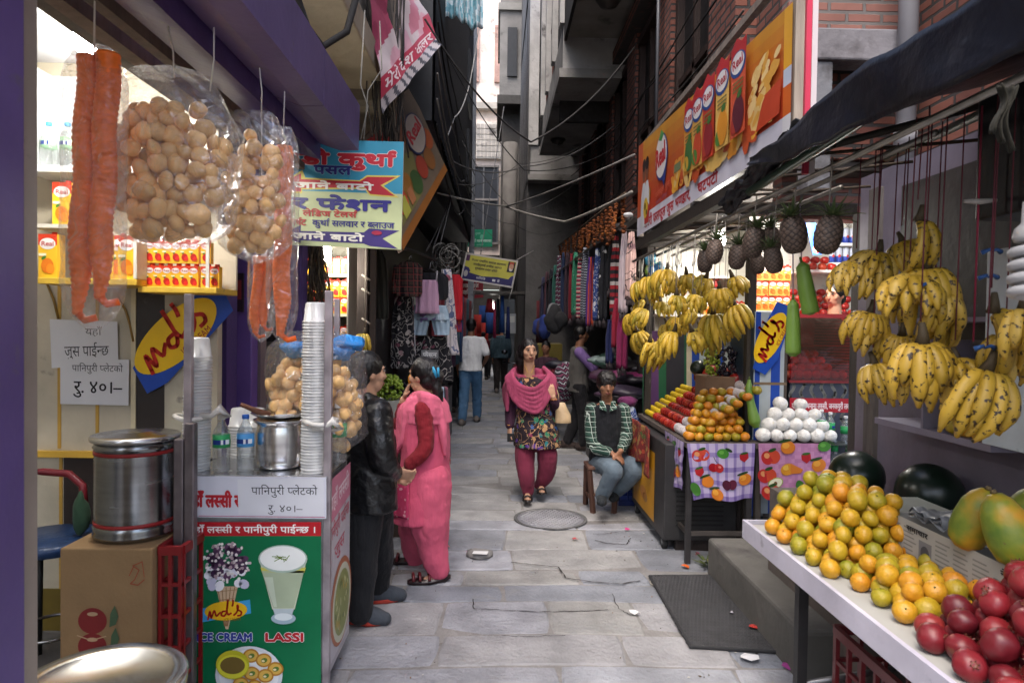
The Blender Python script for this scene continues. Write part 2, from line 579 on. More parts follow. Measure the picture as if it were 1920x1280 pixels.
def curve(pts,rs,k=5):
    pts=[Vector(p)for p in pts];n=len(pts);P_=[];R_=[]
    for i in range(n-1):
        p0=pts[max(0,i-1)];p1=pts[i];p2=pts[i+1];p3=pts[min(n-1,i+2)]
        for j in range(k):
            t=j/k;t2,t3=t*t,t*t*t
            P_.append(.5*((2*p1)+(p2-p0)*t+(2*p0-5*p1+4*p2-p3)*t2+(3*p1-p0-3*p2+p3)*t3))
            R_.append(rs[i]+(rs[i+1]-rs[i])*(t*t*(3-2*t)))
    P_.append(pts[-1]);R_.append(rs[-1])
    return P_,R_

  # ------------------------------------------------------------------ lettering (Blender's own font, shaped here by hand)
_TX={}

def glyphs(body,bold=0.0):
    k=(body,bold)
    if k in _TX:
        return _TX[k]
    c=bpy.data.curves.new('t','FONT');c.body=body;c.offset=bold;c.resolution_u=3
    o=bpy.data.objects.new('t',c);COL.objects.link(o)
    bpy.context.view_layer.update()
    me=o.to_mesh()
    r=([(v.co.x,v.co.y)for v in me.vertices],[tuple(p.vertices)for p in me.polygons])
    o.to_mesh_clear()
    bpy.data.objects.remove(o);bpy.data.curves.remove(c)
    _TX[k]=r
    return r

def adv(body):
    a=glyphs(body+'I')[0];b=glyphs('I')[0]
    return max(p[0]for p in a)-max(p[0]for p in b)

def clipx(vs,fs,x):
    out=[];of=[]
    for f in fs:
        pts=[vs[i]for i in f];res=[]
        for i,a in enumerate(pts):
            b=pts[(i+1)%len(pts)]
            ia,ib=a[0]<=x,b[0]<=x
            if ia:res.append(a)
            if ia!=ib:
                t=(x-a[0])/(b[0]-a[0]);res.append((x,a[1]+t*(b[1]-a[1])))
        if len(res)>2:
            of.append(tuple(range(len(out),len(out)+len(res))));out.extend(res)
    return out,of

def lettering(s,bold=0.0):
    """'~' after a consonant makes its half form, '^' puts a reph hook over the letter before it; the i sign is typed before its consonant"""
    vs=[];fs=[];x=0.0
    seg='';i=0
    def emit_(body,cut=None):
        nonlocal x
        v,f=glyphs(body,bold)
        a=adv(body)
        if cut:
            v,f=clipx(v,f,a-cut);a=a-cut
        b=len(vs)
        vs.extend([(p[0]+x,p[1])for p in v]);fs.extend([tuple(q+b for q in g)for g in f])
        x+=a
    while i<len(s):
        c=s[i]
        if i+1<len(s)and s[i+1]=='~':
            if seg:emit_(seg);seg=''
            emit_(c,.155);i+=2;continue
        if c=='^':
            if seg:emit_(seg);seg=''
            b=len(vs);w_=.045+bold
            arc=[(x-.06+.12*math.cos(a),.70+.11*math.sin(a))for a in(math.pi*1.05,math.pi*.8,math.pi*.5,math.pi*.25)]
            for(p,q)in arc:
                vs.append((p,q-w_));vs.append((p,q+w_))
            for j in range(len(arc)-1):
                fs.append((b+2*j,b+2*j+2,b+2*j+3,b+2*j+1))
            i+=1;continue
        seg+=c;i+=1
    if seg:emit_(seg)
    return vs,fs,x

class Decal:
    """flat printing laid on a quad given by its four corners (lower left, lower right, upper right, upper left); design units W x H, v up"""
    def __init__(s,a,b,c,d,W,H_,g=None,step=.0005,nrm=None):
        s.q=[Vector(p)for p in(a,b,c,d)];s.W=W;s.H=H_
        s.g=g or G();s.step=step;s.k=0;s.uo=0
        s.n=Vector(nrm)if nrm is not None else(s.q[1]-s.q[0]).cross(s.q[3]-s.q[0]).normalized()
    def at(s,u,v):
        u=(u+s.uo)/s.W;v/=s.H
        a,b,c,d=s.q
        return a*(1-u)*(1-v)+b*u*(1-v)+c*u*v+d*(1-u)*v+s.n*(s.step*s.k)
    def up(s):
        s.k+=1;return s
    def poly(s,pts,col):
        s.g.poly([s.at(*p)for p in pts],col);return s
    def rect(s,u0,v0,u1,v1,col,nu=1):
        return s.poly([(u0,v0),(u1,v0),(u1,v1),(u0,v1)],col)
    def ell(s,u,v,ru,rv,col,rot=0,n=28,a0=0,a1=360):
        c_,s_=math.cos(R(rot)),math.sin(R(rot));pts=[]
        for i in range(n if a1-a0>=360 else n+1):
            a=R(a0+(a1-a0)*i/n)
            x,y=ru*math.cos(a),rv*math.sin(a)
            pts.append((u+x*c_-y*s_,v+x*s_+y*c_))
        return s.poly(pts,col)
    def line(s,pts,w_,col):
        for i in range(len(pts)-1):
            (x0,y0),(x1,y1)=pts[i],pts[i+1]
            l=math.hypot(x1-x0,y1-y0)or 1
            nx,ny=-(y1-y0)/l*w_/2,(x1-x0)/l*w_/2
            ex,ey=(x1-x0)/l*w_*.35,(y1-y0)/l*w_*.35
            s.poly([(x0-nx-ex,y0-ny-ey),(x1-nx+ex,y1-ny+ey),(x1+nx+ex,y1+ny+ey),(x0+nx-ex,y0+ny-ey)],col)
        return s
    def text(s,t,u,v,h,col,width=None,bold=0.0,rot=0,align='l',halo=None,hw=.05,slant=0.0):
        """h: letter body height in design units; width: stretch to this width"""
        if halo:
            s.text(t,u,v,h,halo,width,bold+hw,rot,align,slant=slant);s.up()
        if bold>.012 and not s.__dict__.get('_in'):
            s._in=True;k0=s.k;e=bold*h/.72
            L0=lettering(t,0)[2]
            for i,(a,b)in enumerate(((-.6,-.6),(.6,-.6),(.6,.6),(-.6,.6),(0,-1),(1,0),(0,1),(-1,0),(0,0))if bold>.03 else((-.7,0),(.7,0),(0,.7),(0,-.7))):
                s.k=k0+.05*i;s.text(t,u+a*e,v+b*e,h,col,width,0,rot,align,slant=slant)
            s.k=k0;s._in=False;return s
        vs,fs,L_=lettering(t,0)
        sx=(width/L_)if width else h/.72
        sy=h/.72
        ox={'l':0,'c':-L_*sx/2,'r':-L_*sx}[align]
        c_,s_=math.cos(R(rot)),math.sin(R(rot));out=[]
        for(x,y)in vs:
            X=x*sx+ox+y*sy*slant;Y=y*sy
            out.append(s.at(u+X*c_-Y*s_,v+X*s_+Y*c_))
        s.g.add(out,fs,col);return s

def script_nd(d,u,v,k,rot,red,yel,blue,small):
    """brush lettering of the ice cream sign on an oval"""
    c_,s_=math.cos(R(rot)),math.sin(R(rot))
    T=lambda pts:[(u+(x*c_-y*s_)*k,v+(x*s_+y*c_)*k)for x,y in pts]
    def brush(pts,wd):
        p3,_=curve([Vector((x,y,0))for x,y in pts],[1]*len(pts),5)
        d.line(T([(p.x,p.y)for p in p3]),wd*k,red)
    brush([(-.86,-.26),(-.74,.1),(-.70,-.2),(-.54,.12),(-.46,-.12),(-.34,-.04),(-.26,.02)],.085)
    brush([(-.02,.06),(-.16,.04),(-.22,-.1),(-.1,-.16),(.02,-.02),(.1,.3),(.14,.56),(.06,.1),(.1,-.1),(.24,-.06)],.085)
    brush([(.38,.54),(.37,.4),(.33,.28)],.09)
    brush([(.36,-.16),(.5,-.04),(.6,.2),(.56,.28),(.56,.1),(.72,-.04),(.68,-.18),(.54,-.2)],.085)
    p=T([(-.12,-.42)])[0]
    d.text('ICE CREAM',p[0],p[1],.15*k,small,width=.78*k,rot=rot,bold=.0)
  # ================================================================== GROUND
g=G();g.box(-60,60,-30,160,-.35,-.03,H('5f5b58'));struct(g.obj('ground','concrete'))
g=G()
y=.2
rowi=0
while y<34:
    hgt=rnd(.26,.52)
    if y<4:hgt=rnd(.3,.5)
    x=-3.0+rnd(0,.6)
    while x<3.0:
        wd=rnd(.4,1.3)
        k=rnd(.9,1.1)
        base=random.choice(['8a8c92','93949a','80838a','8e8d8f','7b7f87','969594','8b8a88'])
        col=H(base,k*.92)
        z=rnd(-.003,.003)
        gp=rnd(.001,.0055)
        x0,x1,y0,y1=x+gp,x+wd-gp,y+gp,y+hgt-gp
        nx=max(4,int((x1-x0)/.09));ny=max(3,int((y1-y0)/.09))
        o=Vector((rnd(0,90),rnd(0,90),0))
        rim=[]
        for i in range(nx):rim.append((x0+(x1-x0)*i/nx,y0))
        for i in range(ny):rim.append((x1,y0+(y1-y0)*i/ny))
        for i in range(nx):rim.append((x1-(x1-x0)*i/nx,y1))
        for i in range(ny):rim.append((x0,y1-(y1-y0)*i/ny))
        cx,cy=(x0+x1)/2,(y0+y1)/2
        tx,ty=rnd(-.004,.004),rnd(-.005,.005)
        def ring(sh,dz):
            out=[]
            for(a,b)in rim:
                q=Vector((a*5,b*5,0))+o
                ja=.009*mnoise.noise(q)+.004*mnoise.noise(q*4);jb=.009*mnoise.noise(q+Vector((7,3,1)))+.004*mnoise.noise(q*4+Vector((1,1,5)))
  # round the corners
                da,db=(a-cx)/(x1-x0)*2,(b-cy)/(y1-y0)*2
                cr=max(0,abs(da)+abs(db)-1.86)*.05
                px,py=a+ja-da*cr,b+jb-db*cr
                px-=sh*(1 if da>0 else-1)*min(1,abs(da)*3);py-=sh*(1 if db>0 else-1)*min(1,abs(db)*3)
                py+=.07*mnoise.noise(Vector((px*.8,py*.45,3.1)));px+=.04*mnoise.noise(Vector((px*.5,py*1.1,8.2)))
                out.append(Vector((px,py,z+dz+tx*da+ty*db)))
            return out
        r0,r1,r2=ring(-.001,-.03),ring(.0,-.007),ring(.012,0)
        n=len(r0)
        fs=[]
        for a in range(2):
            for j in range(n):
                fs.append((a*n+j,a*n+(j+1)%n,(a+1)*n+(j+1)%n,(a+1)*n+j))
        fs.append(tuple(2*n+j for j in range(n)))
        g.add(r0+r1+r2,fs,col)
        x+=wd
    y+=hgt;rowi+=1
struct(g.obj('paving','stone'))
  # grout sheet between the slabs
g=G();g.box(-3.05,3.05,.1,34,-.029,-.006,H('7e7b79'));struct(g.obj('paving_bed','stone'))

  # cracks in the slabs
def crack(pts,wmax=.012):
    g=G();p3=[PZ(a,b,.0075)for a,b in pts]
    fine=[]
    for i in range(len(p3)-1):
        for j in range(6):
            t=j/6
            q=p3[i].lerp(p3[i+1],t)
            q+=Vector((rnd(-.006,.006),rnd(-.006,.006),0))if j else Vector((0,0,0))
            fine.append(q)
    fine.append(p3[-1])
    n=len(fine);up_,lo_=[],[]
    for i,q in enumerate(fine):
        d=(fine[min(i+1,n-1)]-fine[max(i-1,0)]).normalized()
        nn=Vector((-d.y,d.x,0));w_=wmax*(.25+.75*abs(math.sin(i*1.7+mnoise.noise(q*9)*4)))*.5
        up_.append(q+nn*w_);lo_.append(q-nn*w_)
    for i in range(n-1):
        g.poly([lo_[i],lo_[i+1],up_[i+1],up_[i]],H('2b2826'))
    return struct(g.obj('paving_crack','matte'))
crack([(958,1053),(1005,1058),(1047,1062),(1060,1082),(1110,1090),(1165,1094),(1200,1088)],.012)
crack([(887,1122),(889,1140),(950,1143),(1010,1146),(1080,1145),(1140,1142)],.008)
crack([(1148,1112),(1160,1140),(1182,1152)],.006)
crack([(1115,1012),(1140,1018),(1175,1020),(1182,1008)],.011)
crack([(1160,996),(1135,1000),(1112,1000)],.009)
crack([(940,1190),(980,1192),(1060,1190)],.005)

  # ================================================================== LEFT BUILDINGS
lb=thing('shop_building','dark concrete building over the snack stall with stained overhanging slab','building',(-3,4,0))
g=G();g.box(-7,-3.3,-2,30,0,6.2,H('565250'));g.obj('rear_wall','concrete',lb)
g=G();g.box(-3.3,-.86,.9,7.2,3.42,3.62,H('948872'));g.obj('overhang_slab','concrete',lb,bevel=.01)
g=G();g.box(-3.3,-1.0,1.0,7.2,3.62,6.2,H('77726b'));g.obj('upper_wall','concrete',lb)
for yy in(2.2,4.4):
    g=G();g.box(-1.03,-.985,yy,yy+1.1,4.2,5.6,H('241d1a'));g.obj('window','wood',lb)
for yy in(1.9,3.4,5.2):
    g=G();g.box(-3.2,-.9,yy,yy+.16,3.34,3.43,H('7d7464'));g.obj('beam','concrete',lb)

lb2=thing('dark_building','tall dark sheet clad building leaning over the clothes stalls','building',(-2,10,0))
g=G()
  # corrugated cladding facing the alley
yy=6.2;n=0
ys=[]
while yy<15.0:
    ys.append((yy,-.58+(.018 if n%2 else 0)));yy+=.09;n+=1
g.sheet(lambda u,v:Vector((ys[min(int(u*(len(ys)-1)+.5),len(ys)-1)][1],ys[min(int(u*(len(ys)-1)+.5),len(ys)-1)][0],3.5+5.4*v)),len(ys)-1,3,H('23252a'),smooth=False)
g.box(-2.4,-.6,6.15,15.0,3.48,8.9,H('1e2024'))
g.obj('wall','darkpaint',lb2)
g=G();g.box(-.62,-.50,14.9,15.12,0,8.9,H('8a8d92'));g.obj('corner_post','concrete',lb2)
for zz in(4.2,5.6,7.2):
    g=G();g.box(-.66,-.52,12.2,13.2,zz,zz+.95,H('15161a'));g.obj('window','darkpaint',lb2)
lb3=thing('narrow_building','narrow dark building past the sheet cladding at the bend','building',(-2,19,0))
g=G();g.box(-4,-.98,15.3,23,0,8.6,H('5a5857'));g.obj('wall','concrete',lb3)
for zz in(2.9,5.2):
    for yy in(16,18.5,20.8):
        g=G();g.box(-1.0,-.94,yy,yy+1.1,zz,zz+1.5,H('1a1918'));g.obj('window','darkpaint',lb3)
for zz in(3.3,6.2):
    g=G();g.box(-.98,-.72,16.5,19.5,zz,zz+.1,H('777373'));g.obj('ledge','concrete',lb3)

  # ================================================================== FAR END
fb=thing('pale_building','sunlit pale pink building closing the far end of the alley','building',(0,27,0))
g=G();g.box(-3,4,27,33,4.4,17,H('e6d6cb'));g.obj('wall','concrete',fb)
g=G();g.box(-1.2,0.2,26.8,27,8.2,9.6,H('cfcac2'))
for i in range(9):
    for j in range(6):g.box(-1.15+i*.15,-1.03+i*.15,26.76,26.8,8.25+j*.22,8.42+j*.22,H('a29d98'))
g.obj('balcony_screen','concrete',fb)
g=G();g.box(-1.08,0,26.86,26.99,4.9,7.9,H('1a1e26'));g.obj('window','paint',fb)
g=G()
for xx in(-1.1,-.56,0.0):g.box(xx-.03,xx+.03,26.8,26.9,4.9,7.9,H('4c4d50'))
for zz in(4.9,6.6,7.9):g.box(-1.13,.04,26.79,26.9,zz-.04,zz+.04,H('6c6866'))
g.obj('window_frame','darkpaint',fb)
g=G()
for a in(-1.3,-.2):g.box(a,a+.5,26.9,27.02,11.2,13.4,H('b08f84'))
g.box(-3,4,26.7,27,10.1,10.35,H('b9b3ab'))
g.obj('trim','concrete',fb)
g=G();g.box(-2.6,3,26.4,27,3.1,4.4,H('2a2622'));g.box(-2.6,-2.2,26,27,0,3.2,H('332e2a'));g.box(1.5,1.9,26,27,0,3.2,H('332e2a'))
g.box(-2.6,3,29.5,29.7,0,3.2,H('3a3230'))
g.obj('shop_front','darkpaint',fb)

def far_building():
    t=thing('concrete_building','grey plastered building with boxed upper bays and a round column','building',(1.5,18,0))
    g=G();g.box(.62,5,14.6,26,0,12,H('5e5c5b'));g.obj('wall','concrete',t)
    g=G();g.box(.0,1.2,20,24,8.3,12,H('7d7b79'));g.box(-.06,1.2,19.9,24,8.1,8.35,H('4a4846'));g.box(-.06,1.2,19.92,24,10.8,11.0,H('8f8d89'))
    g.obj('upper_bay','concrete',t)
    g=G();g.box(.22,.5,19.93,20.0,8.9,10.3,H('23262b'));g.obj('window','darkpaint',t)
    g=G();g.box(.1,.62,20.5,26,0,8.1,H('55524f'));g.obj('flank_wall','concrete',t)
    g=G();g.lathe([(.2,2.3),(.2,6.8)],H('6a6764'),(.34,19.3,0),20);g.obj('round_column','concrete',t)
    g=G();g.box(.18,.5,18.6,18.9,0,2.4,H('4b5158'));g.obj('pillar','concrete',t)
    d=Decal(P(946,625,18.58),P(967,625,18.58),P(967,588,18.58),P(946,588,18.58),10,16)
    d.rect(0,0,10,16,H('8d9298')).up().rect(1,9,9,14,H('b0b2b2'));d.g.obj('notice','paper',t)
  # projecting window bays, one behind the other
    for(x0,ya,yb,zb,zt)in((.80,9.2,13.4,5.0,8.6),(.62,14.2,19.5,4.7,9.2)):
        b=G()
        b.box(x0,1.7,ya,yb,zb,zb+.12,H('8a8784'))
        b.box(x0+.05,1.7,ya+.05,yb-.05,zb+.12,zb+.7,H('9c9a98'))
        b.box(x0,1.7,ya,yb,zt-.3,zt,H('8a8784'))
        k=int((yb-ya)/1.3)
        for i in range(k+1):
            yy=ya+(yb-ya-.2)*i/k
            b.box(x0,x0+.2,yy,yy+.2,zb+.72,zt-.31,H('b5b3b1'))
        b.box(x0+.3,1.7,ya+.1,yb-.1,zb+.7,zt-.3,H('2a2624'))
        bo=b.obj('window_bay','concrete',t)
        q=G()
        for i in range(k):
            yy=ya+.2+(yb-ya-.2)*i/k
            q.box(x0+.06,x0+.12,yy+.05,yy+.08,zb+.75,zt-.35,H('5a2d20'));q.box(x0+.06,x0+.12,yy+.5,yy+.55,zb+.75,zt-.35,H('5a2d20'))
            q.box(x0+.06,x0+.12,yy,yy+.9,zb+1.6,zb+1.66,H('5a2d20'))
        q.obj('window_frame','wood',bo)
    for(xx,yy,zz)in((1.1,10.6,4.98),(1.05,12.2,4.98),(.95,16,4.68)):
        q=G();q.lathe([(.0,-.09),(.09,-.06),(.13,0)],H('3a3633'),(xx,yy,zz),14);q.obj('soffit_lamp','darkpaint',t)
    return t
far_building()

  # ================================================================== RIGHT BRICK BUILDING
bb=thing('brick_building','red brick building with brick piers and dark wooden windows above the fruit shop','building',(2,8,0))
BX=1.66
g=G();g.box(BX+.12,6,4.32,14.5,2.75,9,H('501c12'));g.obj('wall','brick_side',bb)
piers=[(4.75,5.35),(6.55,7.1),(8.25,8.75),(9.9,10.4),(11.6,12.1),(13.3,13.8)]
for(a,b)in piers:
    g=G();g.box(BX-.03,BX+.14,a,b,2.76,9,H('501c12'));g.obj('brick_pier','brick_side',bb)
for i in range(len(piers)-1):
    a,b=piers[i][1]+.06,piers[i+1][0]-.06
    for(z0,z1)in((3.3,5.0),(5.6,7.4)):
        g=G()
        g.box(BX+.0,BX+.118,a,a+.07,z0,z1,H('2a1a14'));g.box(BX+.0,BX+.118,b-.07,b,z0,z1,H('2a1a14'))
        g.box(BX-.02,BX+.118,a,b,z1,z1+.08,H('2a1a14'));g.box(BX-.05,BX+.118,a-.03,b+.03,z0-.08,z0,H('3a2620'))
        g.box(BX+.02,BX+.11,(a+b)/2-.03,(a+b)/2+.03,z0,z1,H('2a1a14'));g.box(BX+.02,BX+.11,a+.07,b-.07,z0+.62,z0+.68,H('2a1a14'))
        wf=g.obj('window','wood',bb)
        q=G();q.box(BX+.07,BX+.09,a+.07,b-.07,z0,z1,H('1d1b1b'));q.obj('pane','paint',wf)
g=G();g.box(BX-.1,BX+.14,4.4,14.4,2.76,3.0,H('3a1a14'));g.box(BX-.14,BX+.14,4.4,14.4,5.2,5.36,H('3c1b14'));g.obj('string_course','brick_side',bb)
g=G();g.box(.9,BX+.12,6.6,10.2,5.55,5.72,H('8b8780'));g.box(.86,.9,6.6,10.2,5.5,6.5,H('2e2d2d'));g.box(.9,BX,10.15,10.25,4.7,5.56,H('2a2726'))
g.obj('balcony','concrete',bb)
g=G();g.lathe([(.0,-.12),(.1,-.09),(.15,-.02),(.16,0)],H('4a4540'),(1.28,8.15,5.55),18);g.obj('balcony_lamp','darkpaint',bb)
  # return wall with the unplastered niche, facing the camera
g=G()
g.box(BX+.12,2.62,4.22,4.32,3.46,6,H('8a3526'))
g.obj('return_wall','brick_face',bb)
g=G();g.box(1.84,2.40,4.06,4.24,3.27,3.46,H('77757a'));g.box(1.86,2.0,4.08,4.24,2.5,3.268,H('74767c'));g.obj('concrete_frame','concrete',bb,bevel=.012)
g=G();g.box(1.9,2.62,4.55,4.7,2.4,3.4,H('5d2a22'));g.obj('niche_wall','brick_face',bb)
b2=thing('rough_brick_wall','rough pinkish brick wall above the dark blue awning','wall',(2.7,2,2.4))
g=G();g.box(2.55,3.0,-2,4.22,2.5,6,H('7a4035'));g.obj('brickwork','brick_rough' if 'brick_rough' in M else 'brick_side',b2)
o=thing('drain_pipe','pale grey plastic drain pipe in front of the brick corner','pipe',(2.32,3.9,2.4))
g=G();g.tube([(2.40,4.0,2.3),(2.40,4.0,6.1)],.055,H('8d8c90'),16);g.obj('pipe_run','plastic',o)
g=G();g.lathe([(.062,0),(.062,.05)],H('77767a'),(2.40,4.0,3.62),16);g.lathe([(.064,0),(.064,.12)],H('a09fa3'),(2.40,4.0,2.75),16);g.obj('pipe_collar','plastic',o)
o=thing('conduit','thin grey conduit running up the rough brick wall','pipe',(2.5,3.3,2.4))
g=G();g.tube([(2.51,3.2,2.3),(2.51,3.2,6)],.022,H('6d6f7c'),10);g.obj('conduit_run','plastic',o)

  # ground floor of the right side past the fruit shop: dark recess behind the scarves
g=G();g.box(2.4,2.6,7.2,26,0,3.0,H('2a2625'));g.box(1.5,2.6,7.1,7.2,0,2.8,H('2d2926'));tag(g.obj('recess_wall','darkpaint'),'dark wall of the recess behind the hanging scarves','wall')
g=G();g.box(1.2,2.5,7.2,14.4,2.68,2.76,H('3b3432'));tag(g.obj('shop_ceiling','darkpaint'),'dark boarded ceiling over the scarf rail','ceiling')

  # ================================================================== OVERHEAD WIRES
def wire(pts,r,col,label,name='wire',sag=.0):
    p=[]
    for i in range(len(pts)-1):
        a,b=Vector(pts[i]),Vector(pts[i+1])
        for j in range(8):
            t=j/8;q=a.lerp(b,t);q.z-=sag*4*t*(1-t);p.append(q)
    p.append(Vector(pts[-1]))
    g=G();g.tube(p,r,H(col),6)
    return tag(g.obj(name,'matte'),label,'wire')
wire([P(820,362,8.5),P(950,387,10)],.012,'8a8780','grey cable from the clothes stalls to the wire crossing','cable',.02)
wire([P(950,387,10),P(1190,290,6.2)],.011,'6f6c69','straight grey cable rising from the crossing to the juice banner','cable',.03)
wire([P(950,388,10),P(1060,416,8.6),P(1185,360,6.4)],.016,'8a867f','thick sagging cable below the straight one','cable',.02)
wire([P(885,580,14),P(945,200,18)],.009,'6a6a6c','thin wire slanting up beside the green sign','wire')
wire([P(735,330,5.4),P(818,150,7.5),P(826,0,7)],.006,'aaa69c','thin pale wire hanging in front of the dark cladding','wire',.1)
wire([P(812,292,7),P(852,220,8),P(880,160,9),P(905,0,10)],.008,'b3b0aa','white loose wire looped along the dark cladding','wire',.08)
for k in range(3):
    wire([P(800+12*k,470-4*k,8),P(862+6*k,330-40*k,12)],.008,'5f5d5c',('first','second','third')[k]+' dark wire rising behind the tangled cable coil','wire',.05)
  # tangled coil
g=G()
c0=P(835,490,7.6)
for k in range(15):
    r0=rnd(.05,.13);a0=rnd(0,6.28);t=Matrix.Rotation(rnd(-.6,.6),3,'X')@Matrix.Rotation(rnd(-.9,.9),3,'Z')
    cc=c0+Vector((rnd(-.07,.07),rnd(-.06,.06),rnd(-.12,.12)))
    g.tube([cc+t@Vector((r0*math.cos(a0+i*.45),0,r0*1.1*math.sin(a0+i*.45)))for i in range(13)],.006,H(random.choice(['6b6964','4d4b48','7a7872','2f2d2b'])),5)
tag(g.obj('cable_coil','matte'),'tangled coil of grey cable above the clothes stall','cable')
  # bundle of black wires down the left side
g=G()
for k in range(34):
    x0=rnd(690,760);x1=700+(x0-690)*.8+rnd(-10,22)
    g.tube([P(x0+rnd(-14,14),-30,5.2),P(x0+rnd(-8,14),90,5.1),P((x0+x1)/2+rnd(-12,12),180,5.0),P(x1+rnd(-12,12),rnd(230,320),4.9)],.006,H(random.choice(['1a1716','26211e','3a332d','14110f','544b41'])),5)
tag(g.obj('wire_bundle','matte'),'thick bundle of black wires hanging past the red banner','wire')
g=G();g.tube([P(545,-40,3.4),P(575,50,3.3),P(605,88,3.3),P(650,60,3.5),P(672,-20,3.6)],.018,H('15120f'),8);tag(g.obj('hose','rubber'),'black hose looped under the stained overhang','hose')
g=G();g.tube([P(684,20,4.1),P(676,160,4.1),P(690,200,4.1),P(676,262,4.1)],.004,H('8b8880'),5);g.tube([P(712,40,4.1),P(716,130,4.1),P(690,170,4.1),P(682,262,4.1)],.004,H('8b8880'),5)
tag(g.obj('sign_wire','matte'),'twisted pale wire holding up the blue tailor sign','wire')

random.seed(33)
for k in range(7):
    ya=5.5+k*1.3;x0=-.6;x1=rnd(1.2,1.6)
    wire([(x0,ya,rnd(3.2,4.6)),(.3,ya+rnd(.2,1),rnd(3.0,4.3)),(x1,ya+rnd(.5,2.5),rnd(3.3,4.8))],rnd(.004,.009),random.choice(['2a2827','4a4846','1c1b1b']),('first','second','third','fourth','fifth','sixth','seventh')[k]+' dark cable strung across above the alley, counted from the near end','cable',.12)
for k in range(5):
    zz=3.05+.35*k
    wire([(1.6,4.5,zz),(1.6,7.5,zz+rnd(-.2,.25)),(1.55,10.5,zz+rnd(-.1,.3)),(1.5,14,zz+.3)],.008,random.choice(['1c1b1b','3a3836','55524f']),('lowest','second','third','fourth','topmost')[k]+' cable running along the face of the brick building','cable',.06)
for k in range(6):
    zz=3.0+.22*k
    wire([(-.54,6.0,zz+.4),(-.52,8.2,zz+rnd(0,.3)),(-.54,11,zz+rnd(.1,.6)),(-.5,14.8,zz+.8)],.009,random.choice(['0f0f10','3a3a3c','6a6866']),('lowest','second','third','fourth','fifth','topmost')[k]+' cable running along the dark sheet cladding','cable',.08)
o=thing('meter_box','small grey meter box fixed to the brick pier above the garlands','box',(1.6,6.8,3.2))
g=G();g.box(1.5,1.625,6.62,6.95,3.1,3.5,H('6a6c6e'));g.obj('box_body','paint',o,bevel=.008)
g=G();g.tube([(1.56,6.78,3.5),(1.56,6.78,5.6)],.018,H('55565a'),8);g.obj('conduit','plastic',o)
brick('brick_rough',1,(.36,.17,.13),(.26,.12,.10),(.20,.17,.16),hgt=.085)
  # ================================================================== LEFT SNACK STALL
PURP=H('5d4687');DPURP=H('3a2c5c')
o=thing('shutter_pillar','purple painted shop pillar with chipped edge beside the snack stall','pillar',(-1.1,1.3,0))
g=G();g.box(-1.6,P(48,600,1.42).x,1.28,1.42,0,3.3,H('57457a'));g.obj('pillar_face','paint',o,bevel=.006)
g=G();g.box(-1.7,P(70,600,1.5).x,1.425,1.5,0,3.3,H('8f8378'));g.obj('door_jamb','paint',o)
  # fascia
o=thing('fascia_beam','purple painted fascia beam along the top of the snack stall','beam',(-.9,2.5,2.5))
def extr(g,prof,y0,y1,col):
    n=len(prof)
    vs=[Vector((x,y0,z))for x,z in prof]+[Vector((x,y1,z))for x,z in prof]
    fs=[(i,(i+1)%n,n+(i+1)%n,n+i)for i in range(n)]+[tuple(range(n-1,-1,-1)),tuple(range(n,2*n))]
    g.add(vs,fs,col)
g=G();extr(g,[(-.80,2.645),(-.795,2.90),(-.86,2.94),(-1.02,2.94),(-1.02,2.68),(-.9,2.64)],.3,3.15,H('61537c'));extr(g,[(-.80,2.645),(-.795,2.90),(-.86,2.94),(-1.02,2.94),(-1.02,2.68),(-.9,2.64)],3.158,3.95,H('5e5078'))
g.obj('fascia_panel','paint',o)
g=G();extr(g,[(-1.03,2.6),(-1.03,2.9),(-1.26,2.95),(-1.26,2.66)],.3,4.0,H('4a3970'));g.obj('soffit_panel','paint',o)
g=G();g.box(-1.16,-1.12,.3,4.0,2.54,2.58,H('4b3f38'));g.box(-1.36,-1.3,.3,4.0,2.6,2.66,H('5c4a40'));g.box(-1.5,-1.44,.3,4.0,2.66,2.72,H('3d342f'));g.obj('hanging_rail','wood',o)
g=G();g.box(-3.2,-1.5,.3,4.0,2.98,3.05,H('d8d8dc'));tag(g.obj('stall_ceiling','paint'),'white painted ceiling inside the snack stall','ceiling')

  # end wall of the stall
WY=3.62
o=thing('panelled_wall','cream plank wall with yellow strips and a dark door at the back of the stall','wall',(-2,WY,0))
x0,x1=-3.2,P(408,600,WY).x
g=G();g.box(x0,x1,WY,WY+.06,0,3.0,H('b9b09c'));g.obj('plank_face','paint',o)
g=G()
for px in(60,112,183):a=P(px,800,WY).x;g.box(a-.008,a+.008,WY-.006,WY,.98,1.88,H('b8913f'))
zt=P(300,850,WY).z
g.box(x0,P(335,848,WY).x,WY-.03,WY-.001,zt-.02,zt+.012,H('c9a03c'))
a=P(252,700,WY).x;g.box(a-.012,a+.012,WY-.012,WY,zt,1.9,H('cfc3a2'))
a=P(115,900,WY).x;g.box(a-.008,a+.008,WY-.006,WY,.1,zt-.02,H('b8913f'))
g.obj('strip','paint',o)
g=G()
a,b=P(252,700,WY).x,P(310,700,WY).x
g.box(a+.014,b,WY-.008,WY,zt+.012,1.86,H('2c2523'))
g.box(P(118,900,WY).x+.01,x1,WY-.01,WY,.25,zt-.021,H('2b2220'))
g.obj('dark_panel','paint',o)
g=G();g.box(b+.002,P(345,700,WY).x,WY-.012,WY,zt+.012,1.86,H('a9a392'));g.obj('door_leaf','paint',o)
g=G();g.box(-3.2,-1.6,WY-.01,WY,0,.24,H('6b5a22'));g.obj('skirting','paint',o)
g=G();g.box(-3.25,-3.2,.3,WY,0,3,H('a9a08e'));tag(g.obj('side_wall','paint'),'cream inner wall of the snack stall','wall')
